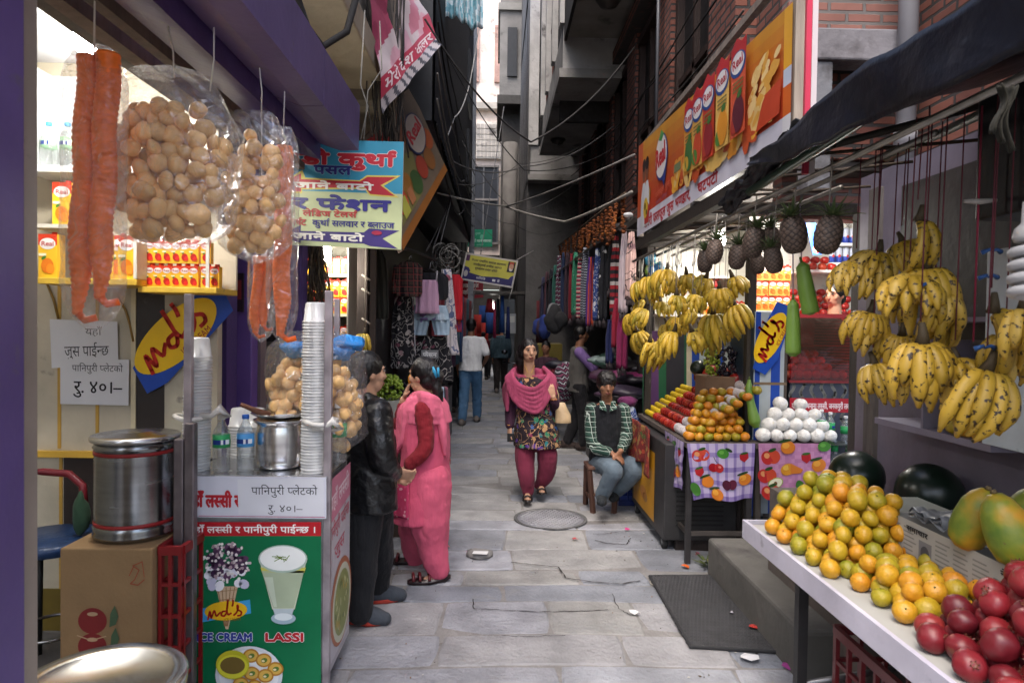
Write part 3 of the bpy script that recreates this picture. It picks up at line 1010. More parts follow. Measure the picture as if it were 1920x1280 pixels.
g=G();g.box(-3.2,-1.0,.3,WY,.0,.02,H('6d6b68'));struct(g.obj('stall_floor','concrete'))

  # arched cable on the planks
g=G();g.tube([P(222,560,WY-.01),P(235,580,WY-.01),P(244,610,WY-.012),P(250,640,WY-.012)],.006,H('8a6a2c'),6)
tag(g.obj('wall_cable','plastic'),'brown cable on the planks nearer the dark door','cable')
g=G();g.tube([P(85,525,WY-.01),P(100,560,WY-.01),P(110,600,WY-.01)],.006,H('8a6a2c'),6)
tag(g.obj('wall_cable','plastic'),'thin brown cables curving down the cream planks','cable')

  # shelves with juice cartons
def shelf(name,label,a,b,depth,th,col,back=None):
    o=thing(name,label,'shelf',((a.x+b.x)/2,WY-depth/2,a.z))
    g=G();g.box(a.x,b.x,WY-depth,WY-.001,a.z-th,a.z,col);g.obj('board','paint',o,bevel=.003)
    return o
sa,sb=P(70,520,3.3),P(256,520,3.3)
o=shelf('carton_shelf','yellow edged shelf carrying large yellow cartons in the snack stall',sa,sb,.32,.03,H('d6b040'))
g=G();g.box(sb.x-.015,sb.x,3.3,WY-.001,sa.z+.001,sa.z+.3,H('d9d4c8'));g.obj('upright','paint',o)
sc,sd=P(258,537,3.35),P(406,537,3.35)
o=shelf('small_carton_shelf','yellow edged shelf with two rows of small juice cartons',sc,sd,.27,.028,H('d6b040'))
g=G();g.box(sc.x,sd.x,WY-.02,WY-.001,sc.z+.001,sc.z+.34,H('cfc6b2'));g.obj('back_panel','paint',o)
g=G();g.box(P(384,500,3.35).x,P(390,500,3.35).x,3.36,3.37,sc.z+.001,sc.z+.26,H('dcd8cf'));g.obj('upright','paint',o)
def carton_proto(name,w_,d_,h_,fruit,label,front='e9b92f'):
    t=thing(name,label,'carton',(0,0,0))
    g=G();g.box(-w_/2,w_/2,-d_/2,d_/2,0,h_,H(front))
    D=Decal((-w_/2,-d_/2,0),(w_/2,-d_/2,0),(w_/2,-d_/2,h_),(-w_/2,-d_/2,h_),10,20,g,.0008)
    D.up().rect(0,15,10,20,H('c53a22')).up().ell(5,15.6,4.2,2.6,H('e8e4e0')).up().text('Real',1.6,14.6,2.2,H('b01d22'),width=6.8,bold=.02)
    D.up().ell(5,5.6,3.3,3.4,H(fruit)).rect(.4,10,4.4,11.2,H('f4e9c8')).up().ell(6.6,4.2,2.2,2.2,H(fruit,1.4)).ell(3.2,9.2,1.4,.7,H('4f7a2c'),30)
    g.obj('carton_body','print',t)
    g=G();g.lathe([(.012,h_),(.012,h_+.012)],H('c9302a'),(w_*.15,0,0),10);g.obj('cap','plastic',t)
    return Proto(t)
big=carton_proto('juice_carton',.09,.06,.21,'e07a20','large yellow juice carton standing on the carton shelf')
for px in(95,200,222,243):
    p=P(px,519,3.36);big((p.x,3.37+rnd(-.01,.01),sa.z+.001),(0,0,rnd(-.08,.08)),group='large juice cartons on the yellow shelf')
  # second tier: a short glass shelf holding one more carton
o=thing('carton_bracket','small pale shelf holding one tall carton above the carton shelf','shelf',P(118,424,3.4))
p=P(118,424,3.4);g=G();g.box(p.x-.12,p.x+.09,3.33,WY-.001,p.z-.018,p.z,H('c9c4b8'));g.obj('board','paint',o)
big((p.x,3.42,p.z+.001),(0,0,.05),label='large yellow juice carton alone on the small pale shelf beside the orange tubes')
small=carton_proto('small_carton',.046,.04,.105,'b3261f','small juice carton with a red fruit in the two row stack','efb32e')
for r_ in range(2):
    for i in range(9):
        if i==8 and r_:continue
        px=267+i*16.5+(6 if i>6 else 0);p=P(px,536,3.42)
        small((p.x,3.42,sc.z+.001+r_*.119),(0,0,rnd(-.06,.06)),group='small juice cartons in the snack stall')
  # white recess with two water bottles
o=thing('display_niche','white lit display niche with two water bottles','cabinet',P(112,318,3.5))
a,b=P(72,318,3.5),P(152,130,3.5)
g=G();g.box(a.x,b.x,WY-.012,WY-.001,a.z,b.z,H('e3e5e6'));g.obj('back_panel','paint',o)
g=G();g.box(a.x-.02,b.x+.7,3.4,WY-.001,a.z-.03,a.z,H('dfe0e0'));g.box(a.x-.02,a.x,3.4,WY-.013,a.z+.001,b.z,H('c9c9cb'));g.obj('board','paint',o)

def bottle_proto(name,label,capc,labc,h_=.25,r_=.037):
    t=thing(name,label,'bottle',(0,0,0))
    prof=[(r_*.8,0),(r_*.98,.006),(r_,.03*h_/.25)]
    z=.04*h_/.25
    for i in range(5):prof+=[(r_*.95,z),(r_,z+.008)];z+=.014*h_/.25
    prof+=[(r_*.97,h_*.45),(r_*.97,h_*.66),(r_*.9,h_*.72),(r_*.55,h_*.83),(r_*.36,h_*.88),(r_*.36,h_*.93)]
    g=G();g.lathe(prof,(1,1,1),n=20);g.obj('bottle_body','clear',t)
    g=G();g.lathe([(r_*.4,h_*.925),(r_*.42,h_*.93),(r_*.42,h_*.985),(r_*.38,h_)],H(capc),n=16);g.obj('cap','plastic',t)
    g=G();g.lathe([(r_*1.0,h_*.44),(r_*1.0,h_*.665)],H(labc),n=24)
    pts=[]
    for i in range(9):
        an=R(-150+120*i/8);pts.append(an)
    for i in range(8):
        a0,a1=pts[i],pts[i+1];rr=r_*1.02
        q=[Vector((rr*math.cos(a),rr*math.sin(a),z))for a,z in((a0,h_*.5),(a1,h_*.5),(a1,h_*.58),(a0,h_*.58))]
        g.poly(q,H('223c86')if i in(0,1,2,3,5)else H('e6ecee'))
    g.obj('bottle_label','print',t)
    return Proto(t)
green_b=bottle_proto('water_bottle','water bottle with a green label and white cap on the cart counter','e8e8e8','2f9a5a')
blue_b=bottle_proto('water_bottle','water bottle with a blue label and blue cap beside the steel pot','2e63b8','4c9bd6')
pale_b=bottle_proto('water_bottle','water bottle with a pale green label in the white niche','4f9fd0','9cc9a0',.235,.036)
for px,l in((92,'water bottle nearer the pillar in the white display niche'),(127,'water bottle beside the orange tubes in the white display niche')):
    p=P(px,317,3.5);pale_b((p.x,3.5,a.z+.001),label=l)

  # lamp in the stall
def bulb(name,label,p,r_=.045,power=30,col=(1,.96,.88),size=.05,cord=.3):
    t=thing(name,label,'lamp',p)
    g=G();pts=[]
    p=Vector(p)
    for k in range(3):
        pts=[p+Vector((r_*.55*math.cos(k*2.1+i*.5),r_*.55*math.sin(k*2.1+i*.5),-r_*1.4+i*r_*.22))for i in range(12)]
        g.tube(pts,r_*.3,(1,1,1),8)
    g.obj('glowing_tube','lamp',t)
    g=G();g.lathe([(r_*.5,r_*1.25),(r_*.8,r_*1.4),(r_*.8,r_*2.6),(r_*.5,r_*2.9)],H('e4e4e4'),p,14)
    if cord:g.tube([p+Vector((0,0,r_*2.8)),p+Vector((0,0,r_*2.8+cord))],.005,H('dddddd'),6)
    g.obj('lamp_base','plastic',t)
    l=bpy.data.lights.new('bulb_light','POINT');l.energy=power;l.color=col;l.shadow_soft_size=size
    lo=bpy.data.objects.new('bulb_light',l);COL.objects.link(lo);lo.parent=t;lo.location=(0,0,-r_*2.2)
    return t
bulb('ceiling_bulb','glowing spiral bulb at the ceiling above the orange tubes',P(158,60,2.9),.055,17,cord=.12)

  # paper price notes
def note(name,label,quad,lines,mat='paper',col='cfd0d4'):
    D=Decal(*quad,100,100);D.rect(0,0,100,100,H(col));D.up()
    for(t,u,v,h,w_,c,b)in lines:D.text(t,u,v,h,H(c),width=w_,bold=b)
    o=D.g.obj(name,mat);return tag(o,label,'note')
YY=WY-.016
note('paper_note','upper paper note about juice taped to the cream planks',[P(97,690,YY),P(222,682,YY),P(220,603,YY),P(93,598,YY)],
     [('जुस पाईन~छ',20,22,24,66,'26262a',.012),('यहाँ',52,68,16,24,'4a4a4e',.0)])
YY-=.004
note('paper_note','lower handwritten price note taped over the juice note',[P(113,757,YY),P(241,760,YY),P(242,674,YY),P(113,672,YY)],
     [('पा\u093fनपुरी प~लेटको',17,73,15,74,'3a3a3e',.0),('रु. ४०।–',20,26,28,70,'1f1f24',.014)])

  # oval ice cream sign on the dark panel
def oval_sign(quad,W,H_,rot,label,cu,cv,k,backw,backh,sq):
    t=thing('ice_cream_sign',label,'sign',(quad[0]+quad[2])/2)
    D=Decal(*quad,W,H_,step=.004)
    c_,s_=math.cos(R(rot)),math.sin(R(rot))
    D.poly([(cu+x*c_-y*s_,cv+x*s_+y*c_)for x,y in sq],H('1f49a8'))
    D.g.obj('blue_backing','print',t,solid=.003)
    D2=Decal(*quad,W,H_,step=.003);D2.k=2
    D2.ell(cu,cv,backw,backh,H('e8bd1c'),rot,40);D2.up()
    script_nd(D2,cu,cv,k,rot,H('c42a1c'),0,0,H('a0301c'))
    D2.g.obj('oval_face','print',t)
    return t
YS=WY-.03
q=[P(250,720,YS),P(420,720,YS),P(420,545,YS),P(250,545,YS)]
oval_sign(q,170,175,42,'yellow oval ice cream sign on blue, behind the steel post of the cart',80,90,90,96,43,[(-112,-44),(-70,-54),(112,-36),(128,20),(84,40),(-100,10)])

  # purple posts between the shops
o=thing('door_post','broad purple post at the end of the snack stall','pillar',P(450,850,3.95))
g=G();g.box(P(431,600,3.95).x,P(472,600,3.95).x,3.95,4.1,0,2.6,H('664c92'));g.obj('post_face','paint',o,bevel=.006)
g=G();a=P(447,545,3.94);g.box(a.x-.02,a.x+.03,3.93,3.948,a.z-.12,a.z+.1,H('2c1c2c'));g.box(a.x-.01,a.x+.02,3.926,3.93,a.z-.05,a.z+.06,H('8c2a30'));g.obj('pendant','cloth',o)
o=thing('door_post','narrow dark purple post beside the small carton shelf','pillar',P(415,850,3.75))
g=G();g.box(P(406,600,3.75).x,P(425,600,3.75).x,3.75,3.9,0,2.6,H('45346c'));g.obj('post_face','paint',o)
o=thing('door_post','grey brown post next to the broad purple one','pillar',P(482,850,4.05))
g=G();g.box(P(473,600,4.05).x,P(489,600,4.05).x,4.05,4.15,0,2.6,H('6f6264'));g.obj('post_face','paint',o)
o=thing('door_post','purple post behind the hanging orange tubes by the tailor sign','pillar',P(552,850,4.3))
g=G();g.box(P(538,600,4.3).x,P(566,600,4.3).x,4.3,4.42,0,2.7,H('493870'));g.obj('post_face','paint',o)
  # dark back of the lane between posts with a red lettered cloth
g=G();g.box(-2.2,-1.35,4.6,4.66,0,2.9,H('1d1716'));tag(g.obj('back_board','darkpaint'),'dark boarding behind the purple posts','wall')
D=Decal(P(466,790,4.5),P(540,790,4.5),P(540,640,4.5),P(466,640,4.5),70,150)
D.rect(0,0,70,150,H('4a4542')).up().text('स',6,92,26,H('8a1c24'),bold=.05).text('कपडा',4,26,26,H('8a1c24'),bold=.05)
tag(D.g.obj('lettered_board','print'),'grey board with dark red lettering behind the puri sack','sign')

  # ---------------------------------------------------------------- puris and plastic bags
_pp=[]
for q in((.031,.031,.026),(.033,.028,.024),(.029,.030,.028),(.031,.027,.021)):
    g=G();g.ell((0,0,0),q,H('e3b778'),16,11,jit=.15);_pp.append(Proto(tag(g.obj('puffed_puri','puri'),'golden puffed puri in a bag','snack')))
def puri(*a,**k):return random.choice(_pp)(*a,**k)

def pack(cx,cy,cz,wx,wy,wz,sp,shape=2.6):
    out=[];row=0
    z=-wz
    while z<=wz:
        j=0;y_=-wy
        while y_<=wy:
            x_=-wx+(sp/2 if(row+j)%2 else 0)
            while x_<=wx:
                p=Vector((x_+rnd(-.3,.3)*sp,y_+rnd(-.25,.25)*sp,z+rnd(-.28,.28)*sp))
                if(abs(p.x/wx)**shape+abs(p.y/wy)**shape+abs(p.z/wz)**shape)<1.05:
                    out.append(Vector((cx,cy,cz))+p)
                x_+=sp
            y_+=sp*.8;j+=1
        z+=sp*.84;row+=1
    return out

def film_bag(g,c,wx,wy,zb,zt,neck,col=(1,1,1),n=28,lean=0,wob=.14):
    """a plastic bag bulging round its contents, gathered towards the top"""
    rings=[];o=Vector((rnd(0,50),rnd(0,50),0))
    L_=16
    for i in range(L_+1):
        t=i/L_
        z=zb+(zt-zb)*t
        k=min(1,(math.sin(min(t*5,1)*math.pi/2))**.6+.0)
        if t>neck:k*=1-.45*((t-neck)/(1-neck))**1.3
        ring=[]
        for j in range(n):
            a=2*math.pi*j/n
            cx_,sy_=math.cos(a),math.sin(a)
            rr=(abs(cx_)**2.6+abs(sy_)**2.6)**(-1/2.6)
            f=1+wob*mnoise.noise(Vector((cx_*2.2,sy_*2.2,z*9))+o)+wob*.6*mnoise.noise(Vector((cx_*5,sy_*5,z*18))+o)
            ring.append(Vector((c[0]+wx*k*rr*cx_*f+lean*t,c[1]+wy*k*rr*sy_*f,z)))
        rings.append(ring)
    g.loft(rings,col)

def hang_bag(label,grp,plabel,c,wx,wy,zb,zt,zfill,tips,sp=.056,psc=1.0):
    t=thing('puri_bag',label,'bag',(c[0],c[1],zb))
    g=G();film_bag(g,c,wx+.012,wy+.012,zb-.012,zt,.72);g.obj('plastic_film','film',t)
    g=G()
    for(a,b)in tips:g.tube([a,(Vector(a)+Vector(b))/2+Vector((.006,0,0)),b],.0025,H('b9b4ae'),5)
    g.obj('hanging_string','matte',t)
    zc=(zb+zfill)/2
    for p in pack(c[0],c[1],zc,wx-.02,wy-.015,(zfill-zb)/2-.01,sp):
        if p.y>c[1]+.01:continue
        puri(p,(rnd(0,6),rnd(0,6),rnd(0,6)),psc*rnd(.7,1.06),label=plabel,group=grp)
b1=P(320,320,2.17);zb,zf,zt=P(320,465,2.17).z,P(320,185,2.17).z,P(320,140,2.17).z
hang_bag('large clear bag of puris hanging nearest the orange tubes','puris in the large hanging bag','golden puri in the large hanging bag',(b1.x,2.17),.185,.125,zb,zt,zf,
         [((b1.x+.12,2.17,zt-.05),(b1.x+.14,2.15,2.56)),((b1.x+.01,2.17,zt-.01),(b1.x+.0,2.15,2.56))],.054,1.1)
b2=P(478,365,2.5);zb,zf,zt=P(478,490,2.5).z,P(478,250,2.5).z,P(478,215,2.5).z
hang_bag('smaller clear bag of puris hanging behind the large one','puris in the smaller hanging bag','golden puri in the smaller hanging bag',(b2.x,2.5),.115,.09,zb,zt,zf,
         [((b2.x+.02,2.5,zt-.01),(b2.x+.02,2.48,2.56))],.051,1.05)

  # orange wafer tubes in plastic sleeves
def wafers(label,cols,Y,film_w,top,bot,hook):
    a=P(cols[0][0],bot,Y)
    t=thing('wafer_pack',label,'snack',a)
    for(px0,px1,y0,y1,r0)in cols:
        p0,p1=P(px0,y0,Y+rnd(-.01,.01)),P(px1,y1,Y)
        L_=(p1-p0).length;n=int(L_/.017);pts=[];rs=[]
        g=G()
        for i in range(n+1):
            tt=i/n
            rr=r0*(1 if tt<.8 else 1-.62*((tt-.8)/.2))
            for k,f in((0,.95),(.35,1.04),(.65,1.03)):
                q=p0.lerp(p1,min(1,(i+k)/n));pts.append(q+Vector((.004*math.sin(i*.4),0,0)));rs.append(rr*f)
        g.tube(pts,rs,H('ef7426'),14)
        q=p1+Vector((0,0,.005));g.tube([q,q+Vector((r0*.9,-.01,-.02)),q+Vector((r0*1.8,0,-.012))],r0*.35,H('e8631a'),8)
        g.obj('wafer_stack','wrap_orange',t)
    g=G();c=P((cols[0][0]+cols[-1][1])/2,(top+bot)/2,Y)
    zt_,zb_=P(300,top,Y).z,P(300,bot,Y).z
    film_bag(g,(c.x,Y),film_w,.05,zb_,zt_,.9,wob=.1);g.obj('plastic_sleeve','film',t)
    g=G();g.tube([(c.x,Y,zt_-.03),hook],.0025,H('bdb8b2'),5);g.obj('hanging_string','matte',t)
mk('wrap_orange',.45,var=.18,scale=30,bump=.2,bscale=60,sss=.1)
wafers('pair of long orange wafer tubes hanging beside the purple pillar',[(166,146,105,590,.029),(203,186,100,560,.031)],1.95,.085,92,630,(P(180,70,1.95).x,1.95,2.95))
wafers('short orange wafer tubes hanging behind the puri bags',[(486,478,480,625,.022),(502,494,482,612,.02)],2.78,.05,440,640,(P(490,300,2.78).x,2.78,2.56))
wafers('single long orange wafer tube hanging beside the tailor sign',[(533,527,275,630,.033)],2.72,.06,235,645,(P(533,240,2.72).x,2.72,2.56))

  # ---------------------------------------------------------------- snack cart
CY=2.96;CB=3.44
tl,tr=P(345,892,CY),P(612,892,CY)
cz=tr.z
ct=thing('snack_cart','white and steel snack cart with a green ice cream and lassi poster','cart',((tl.x+tr.x)/2,3.2,0))
g=G();g.box(tl.x,tr.x-.015,CY+.012,CB,.12,cz-.012,H('b9babc'));g.obj('cart_body','dullmetal',ct)
g=G();g.box(tl.x-.01,tr.x+.004,CY-.004,CB+.01,cz-.012,cz,H('c3c4c6'));g.obj('counter_top','steel',ct,bevel=.003)
g=G();g.box(tl.x,tr.x,CY-.004,CY+.011,P(500,970,CY).z,cz-.0125,H('9a9b9e'));g.obj('edge_rail','steel',ct)
for(xx,yy,y0)in((P(614,700,CY).x,CY+.02,545),(P(350,700,CY).x,CY+.02,555),(P(633,700,CB).x,CB-.02,560)):
    g=G();w_=.016 if yy<3.2 else .013;g.box(xx-w_,xx+w_,yy-w_,yy+w_,.02,P(600,y0,yy).z,H('a89fa4'));g.obj('corner_post','dullmetal',ct,bevel=.003)
for xx in(tl.x+.06,tr.x-.06):
    for yy in(CY+.08,CB-.08):
        g=G();g.tube([(xx-.015,yy,.06),(xx+.015,yy,.06)],.058,H('1c1c1c'),18);g.obj('wheel','rubber',ct)
  # poster
u0=345
q=[P(u0,1320,CY-.008),P(602,1320,CY-.008),P(602,978,CY-.008),P(u0,978,CY-.008)]
D=Decal(*q,602-u0,342)
U=lambda x:x-u0
V=lambda y:1320-y
D.rect(0,0,602-u0,342,H('0f6b43')).up()
D.rect(0,V(1004),602-u0,342,H('b3202a')).up()
D.text('यहाँ लस~सी र पानीपुरी पाईन~छ ।',U(352),V(998),12.5,H('f2efec'),width=241,bold=.03)
  # cone
D.poly([(U(x),V(y))for x,y in((405,1098),(446,1098),(428,1178),(423,1178))],H('c9ae8e'))
D.up()
for i in range(5):
    D.line([(U(408+i*8),V(1100)),(U(421+i*1.4),V(1172))],1.6,H('8c6a48'))
for i in range(4):D.line([(U(407+i*4),V(1108+i*16)),(U(444-i*5),V(1104+i*16))],1.4,H('a07f5b'))
D.up()
random.seed(4)
for i in range(16):D.ell(U(rnd(392,460)),V(rnd(1068,1098)),rnd(7,12),rnd(7,11),H(random.choice(['dcdcea','c9c8dd','efeff4'])),rnd(0,90),10)
D.up()
for i in range(30):
    a,r_=rnd(0,6.28),rnd(0,1)**.5
    D.ell(U(425+34*r_*math.cos(a)),V(1052+30*r_*math.sin(a)),rnd(6,10),rnd(6,9),H(random.choice(['4a2d4c','3a2340','5d3f5c'])),rnd(0,90),9)
D.up()
for i in range(95):
    a,r_=rnd(0,6.28),rnd(0,1)**.45
    D.ell(U(425+44*r_*math.cos(a)),V(1053+37*r_*math.sin(a)),rnd(2,4),rnd(1.8,3.4),H(random.choice(['e9e0dc','cdbfc2','b39aa0','f4efe9'])),rnd(0,90),7)
D.up()
D.poly([(U(x),V(y))for x,y in((377,1139),(469,1122),(471,1148),(378,1165))],H('3f9bd0'));D.up()
D.ell(U(424),V(1143),40,18,H('e3b321'),4);D.up()
script_nd(D,U(424),V(1146),40,5,H('b8281f'),0,0,H('8c6a1c'));D.up()
  # lassi glass
D.poly([(U(x),V(y))for x,y in((486,1046),(576,1046),(553,1140),(511,1140))],H('c7cfb8'));D.up()
D.poly([(U(x),V(y))for x,y in((491,1068),(571,1068),(551,1138),(513,1138))],H('a9b69a'));D.poly([(U(x),V(y))for x,y in((489,1062),(574,1062),(571,1072),(492,1072))],H('c9c55c'));D.up()
D.poly([(U(x),V(y))for x,y in((496,1080),(512,1080),(520,1136),(514,1136))],H('c3ceb9'));D.poly([(U(x),V(y))for x,y in((512,1139),(552,1139),(548,1150),(516,1150))],H('b9c6cb'))
D.ell(U(532),V(1157),23,11,H('9fb6c2'));D.up();D.ell(U(532),V(1154),17,7,H('dbe4e6'));D.ell(U(531),V(1046),46,26,H('a9bdb0'));D.up();D.ell(U(531),V(1045),43,23,H('e9ece8'));D.up()
for i in range(9):D.line([(U(524+rnd(-14,14)),V(1046+rnd(-6,6))),(U(530+rnd(-14,14)),V(1046+rnd(-7,7)))],1.4,H('6f8a3a'))
D.text('ICE CREAM',U(370),V(1199),15.5,H('2a3c8f'),width=104,bold=.05,halo=H('e9eef2'),hw=.04);D.up()
D.text('LASSI',U(497),V(1199),15.5,H('b3242c'),width=74,bold=.06,halo=H('f2eaea'),hw=.05);D.up()
  # plate of pani puri
D.ell(U(468),V(1262),63,54,H('d3d9df'));D.up();D.ell(U(468),V(1262),56,47,H('e6eaee'));D.up()
for(x,y)in((472,1226),(496,1234),(518,1250),(474,1258),(500,1262),(480,1282),(505,1290),(440,1290),(455,1276)):
    D.ell(U(x),V(y),15,13,H('b07a2c'));D.up();D.ell(U(x),V(y),12,10,H('d3ab52'));D.up();D.ell(U(x+1),V(y),6,4.5,H('5e7a35'),20);D.up();D.ell(U(x-1),V(y+1),3,2,H('e8d9b0'))
D.ell(U(440),V(1240),31,27,H('b9b52a'));D.up();D.ell(U(440),V(1243),28,22,H('d0cc3a'));D.up();D.ell(U(440),V(1241),23,16,H('6d5b2c'));D.up()
D.g.obj('poster_panel','print',ct)
  # white board with red lettering and the pasted price note
q=[P(345,969,CY-.009),P(612,972,CY-.009),P(612,894,CY-.009),P(345,892,CY-.009)]
D=Decal(*q,267,77)
D.rect(0,0,267,77,H('cfd0da')).up().rect(27,2,264,3.4,H('b86a80')).text('यहाँ लस~सी र',4,20,24,H('b3202a'),width=100,bold=.045);D.up()
D.poly([(102,6),(262,5),(262,74),(100,72)],H('d6d7dd'));D.up()
D.text('पा\u093fनपुरी प~लेटको',126,44,15,H('33343a'),width=124,bold=.0).text('रु. ४०।–',158,12,14,H('33343a'),width=64)
D.g.obj('price_board','paper',ct)
  # printed side panel
xs=tr.x+.006
D=Decal((xs,CY+.02,.1),(xs,CB-.02,.1),(xs,CB-.02,cz-.03),(xs,CY+.02,cz-.03),44,86)
D.rect(0,0,44,86,H('b9b6bc')).up().poly([(0,66),(44,70),(44,86),(0,86)],H('c77a90')).rect(0,0,44,3,H('a3a0a6')).up()
D.text('यहाँ लस~सी',3,71,7,H('e6d0d8'),width=38,bold=.03,rot=6).text('पानीपुरी पाईन~छ',2,58,6,H('b8485c'),width=40,bold=.02,rot=6).text('जुस',12,48,6,H('b8485c'),width=20,bold=.02,rot=6);D.up()
D.ell(26,24,22,20,H('a8623c'));D.up();D.ell(27,23,19,18,H('c9cbb4'));D.up();D.ell(27,23,16,15,H('8c9452'));D.up()
for i in range(26):D.ell(27+rnd(-13,13),23+rnd(-11,11),rnd(1,3),rnd(.6,1.4),H(random.choice(['c3c48c','6a7838','b79f4a'])),rnd(0,180),7)
D.g.obj('side_poster','print',ct)
  # two steel tubes in front
o=thing('tube_post','pair of worn steel tubes standing in front of the cart edge','post',(P(350,900,2.86).x,2.86,0))
for(px,y0)in((338,822),(358,792)):
    a=P(px,900,2.86).x
    g=G();g.box(a-.021,a+.021,2.84,2.88,0,P(350,y0,2.86).z,H('776f72'));g.obj('steel_tube','dullmetal',o,bevel=.006)

  # plastic cups nested in stacks
cp=G();prof=[(.0585,0),(.0600,.002),(.0585,.006),(.0545,.007),(.046,.082),(.0405,.089),(0,.0905)]
cp.lathe(prof,(.8,.8,.78),n=22);cup_o=cp.obj('plastic_cup','cupplastic');tag(cup_o,'cup','cup');cup=Proto(cup_o)
def stack(px,ytop,Y,z0,label,grp,sp=.0135):
    p=P(px,ytop,Y);n=int((p.z-.09-z0)/sp)
    ax=P(px-4,890,Y).x
    for i in range(n):
        t=i/max(1,n-1);cup((ax+(p.x-ax)*t+rnd(-.0015,.0015),Y+rnd(-.0015,.0015),z0+.001+i*sp),(rnd(-.01,.01),rnd(-.01,.01),rnd(0,6)),label=label,group=grp)
stack(372,624,CY+.1,cz,'white plastic cup nested in the stack tied to the post before the oval sign','cups in the stack by the oval sign')
stack(593,556,CY+.085,cz,'white plastic cup nested in the tallest stack beside the steel pot','cups in the tall stack beside the pot')
stack(452,755,CB-.06,cz,'white plastic cup nested in the low pair of stacks behind the bottles','cups in the low stacks behind the bottles')
stack(478,758,CB-.06,cz,'white plastic cup nested in the low pair of stacks behind the bottles','cups in the low stacks behind the bottles')
def tie(cx,cy,z,r_,label,knot):
    g=G();pts=[Vector((cx+r_*math.cos(a*.45),cy+r_*math.sin(a*.45),z+.006*math.sin(a)))for a in range(15)]
    g.tube(pts,.011,(.8,.8,.8),8)
    k=Vector(knot);g.tube([k+Vector((-.05,0,.0)),k,k+Vector((.04,-.01,.035)),k+Vector((.07,0,.0)),k+Vector((.03,0,-.01))],[.014,.012,.02,.016,.01],(.8,.8,.8),8)
    tag(g.obj('plastic_tie','wraptie'),label,'tie')
mk('wraptie',.35,var=.1,bump=.6,bscale=30,col=(.62,.6,.56))
pz=P(372,780,CY+.1);tie(pz.x-.02,CY+.09,pz.z,.072,'twisted plastic strip tying the cup stack to the post by the oval sign',(pz.x+.08,CY+.05,pz.z+.01))
pz=P(593,790,CY+.08);tie(pz.x+.02,CY+.075,pz.z,.07,'twisted plastic strip tying the tallest cup stack to the cart post',(pz.x+.05,CY+.02,pz.z-.02))

  # bottles on the counter
p=P(415,889,CY+.06);green_b((p.x,CY+.06,cz+.001),(0,0,.3),label='green labelled water bottle with white cap on the cart by the low cup stacks')
p=P(460,887,CY+.09);blue_b((p.x,CY+.09,cz+.001),(0,0,.1))
p=P(636,842,CY+.33);green_b((P(634,800,CY+.3).x,CY+.3,P(634,885,CY+.3).z if False else cz+.001),(0,0,-.3),1.12,label='green labelled water bottle standing at the corner post near the jacket man')
  # steel pot
pc=P(523,880,CY+.17);pot=thing('steel_pot','shiny steel pot with a lid plate on the snack cart','pot',(pc.x,CY+.18,cz))
g=G();g.lathe([(.085,.001),(.098,.012),(.1,.03),(.098,.034),(.104,.05),(.105,.16),(.1,.19),(.098,.2),(.112,.212),(.118,.222),(.112,.222),(.095,.205),(.09,.2)],(.72,.72,.73),(pc.x,CY+.18,cz),36);g.obj('pot_body','steel',pot)
g=G();g.lathe([(.0,.232),(.08,.232),(.125,.252),(.128,.25),(.085,.226),(0,.226)],(.62,.62,.62),(pc.x,CY+.18,cz),36);g.obj('lid_plate','steel',pot)
g=G();a=Vector((pc.x-.03,CY+.14,cz+.245));g.tube([a,a+Vector((-.06,-.02,.02)),a+Vector((-.12,-.04,.05))],[.011,.013,.009],H('6b4330'),10);g.tube([a+Vector((.02,0,-.003)),a+Vector((.1,.02,-.003))],.004,(.6,.6,.6),8);tag(g.obj('ladle','wood'),'wooden handled ladle resting on the pot lid','ladle')
  # puri sack
mk('bluewrap',.25,var=.35,scale=14,bump=1,bscale=22,bdist=.03)
sk=P(586,760,CB-.1);z0=cz+.001;zf=P(586,680,CB-.1).z;zt=P(586,655,CB-.1).z
t=thing('puri_sack','open clear sack of puris with crumpled blue plastic on top','bag',(sk.x,CB-.1,z0))
g=G();film_bag(g,(sk.x+.01,CB-.08),.235,.17,z0,zt+.09,.8,wob=.12);g.obj('plastic_film','film',t)
g=G()
for k,(dx,dz)in enumerate(((-.06,0),(.04,.02),(.13,-.01),(.17,.03))):
    g.ell((sk.x+dx,CB-.14+.02*k,zf+.065+dz),(.075,.07,.04),H('2a7fc8'),20,12,jit=.5)
g.obj('blue_plastic','bluewrap',t)
for p in pack(sk.x+.01,CB-.08,(z0+zf)/2+.02,.215,.16,(zf-z0)/2,.06):
    if p.y>CB-.05 or p.z<z0+.05 or(p.x<P(600,800,3.3).x and p.z<cz+.15):continue
    puri(p,(rnd(0,6),rnd(0,6),rnd(0,6)),rnd(1.0,1.25),label='golden puri in the sack on the cart',group='puris in the sack on the cart')

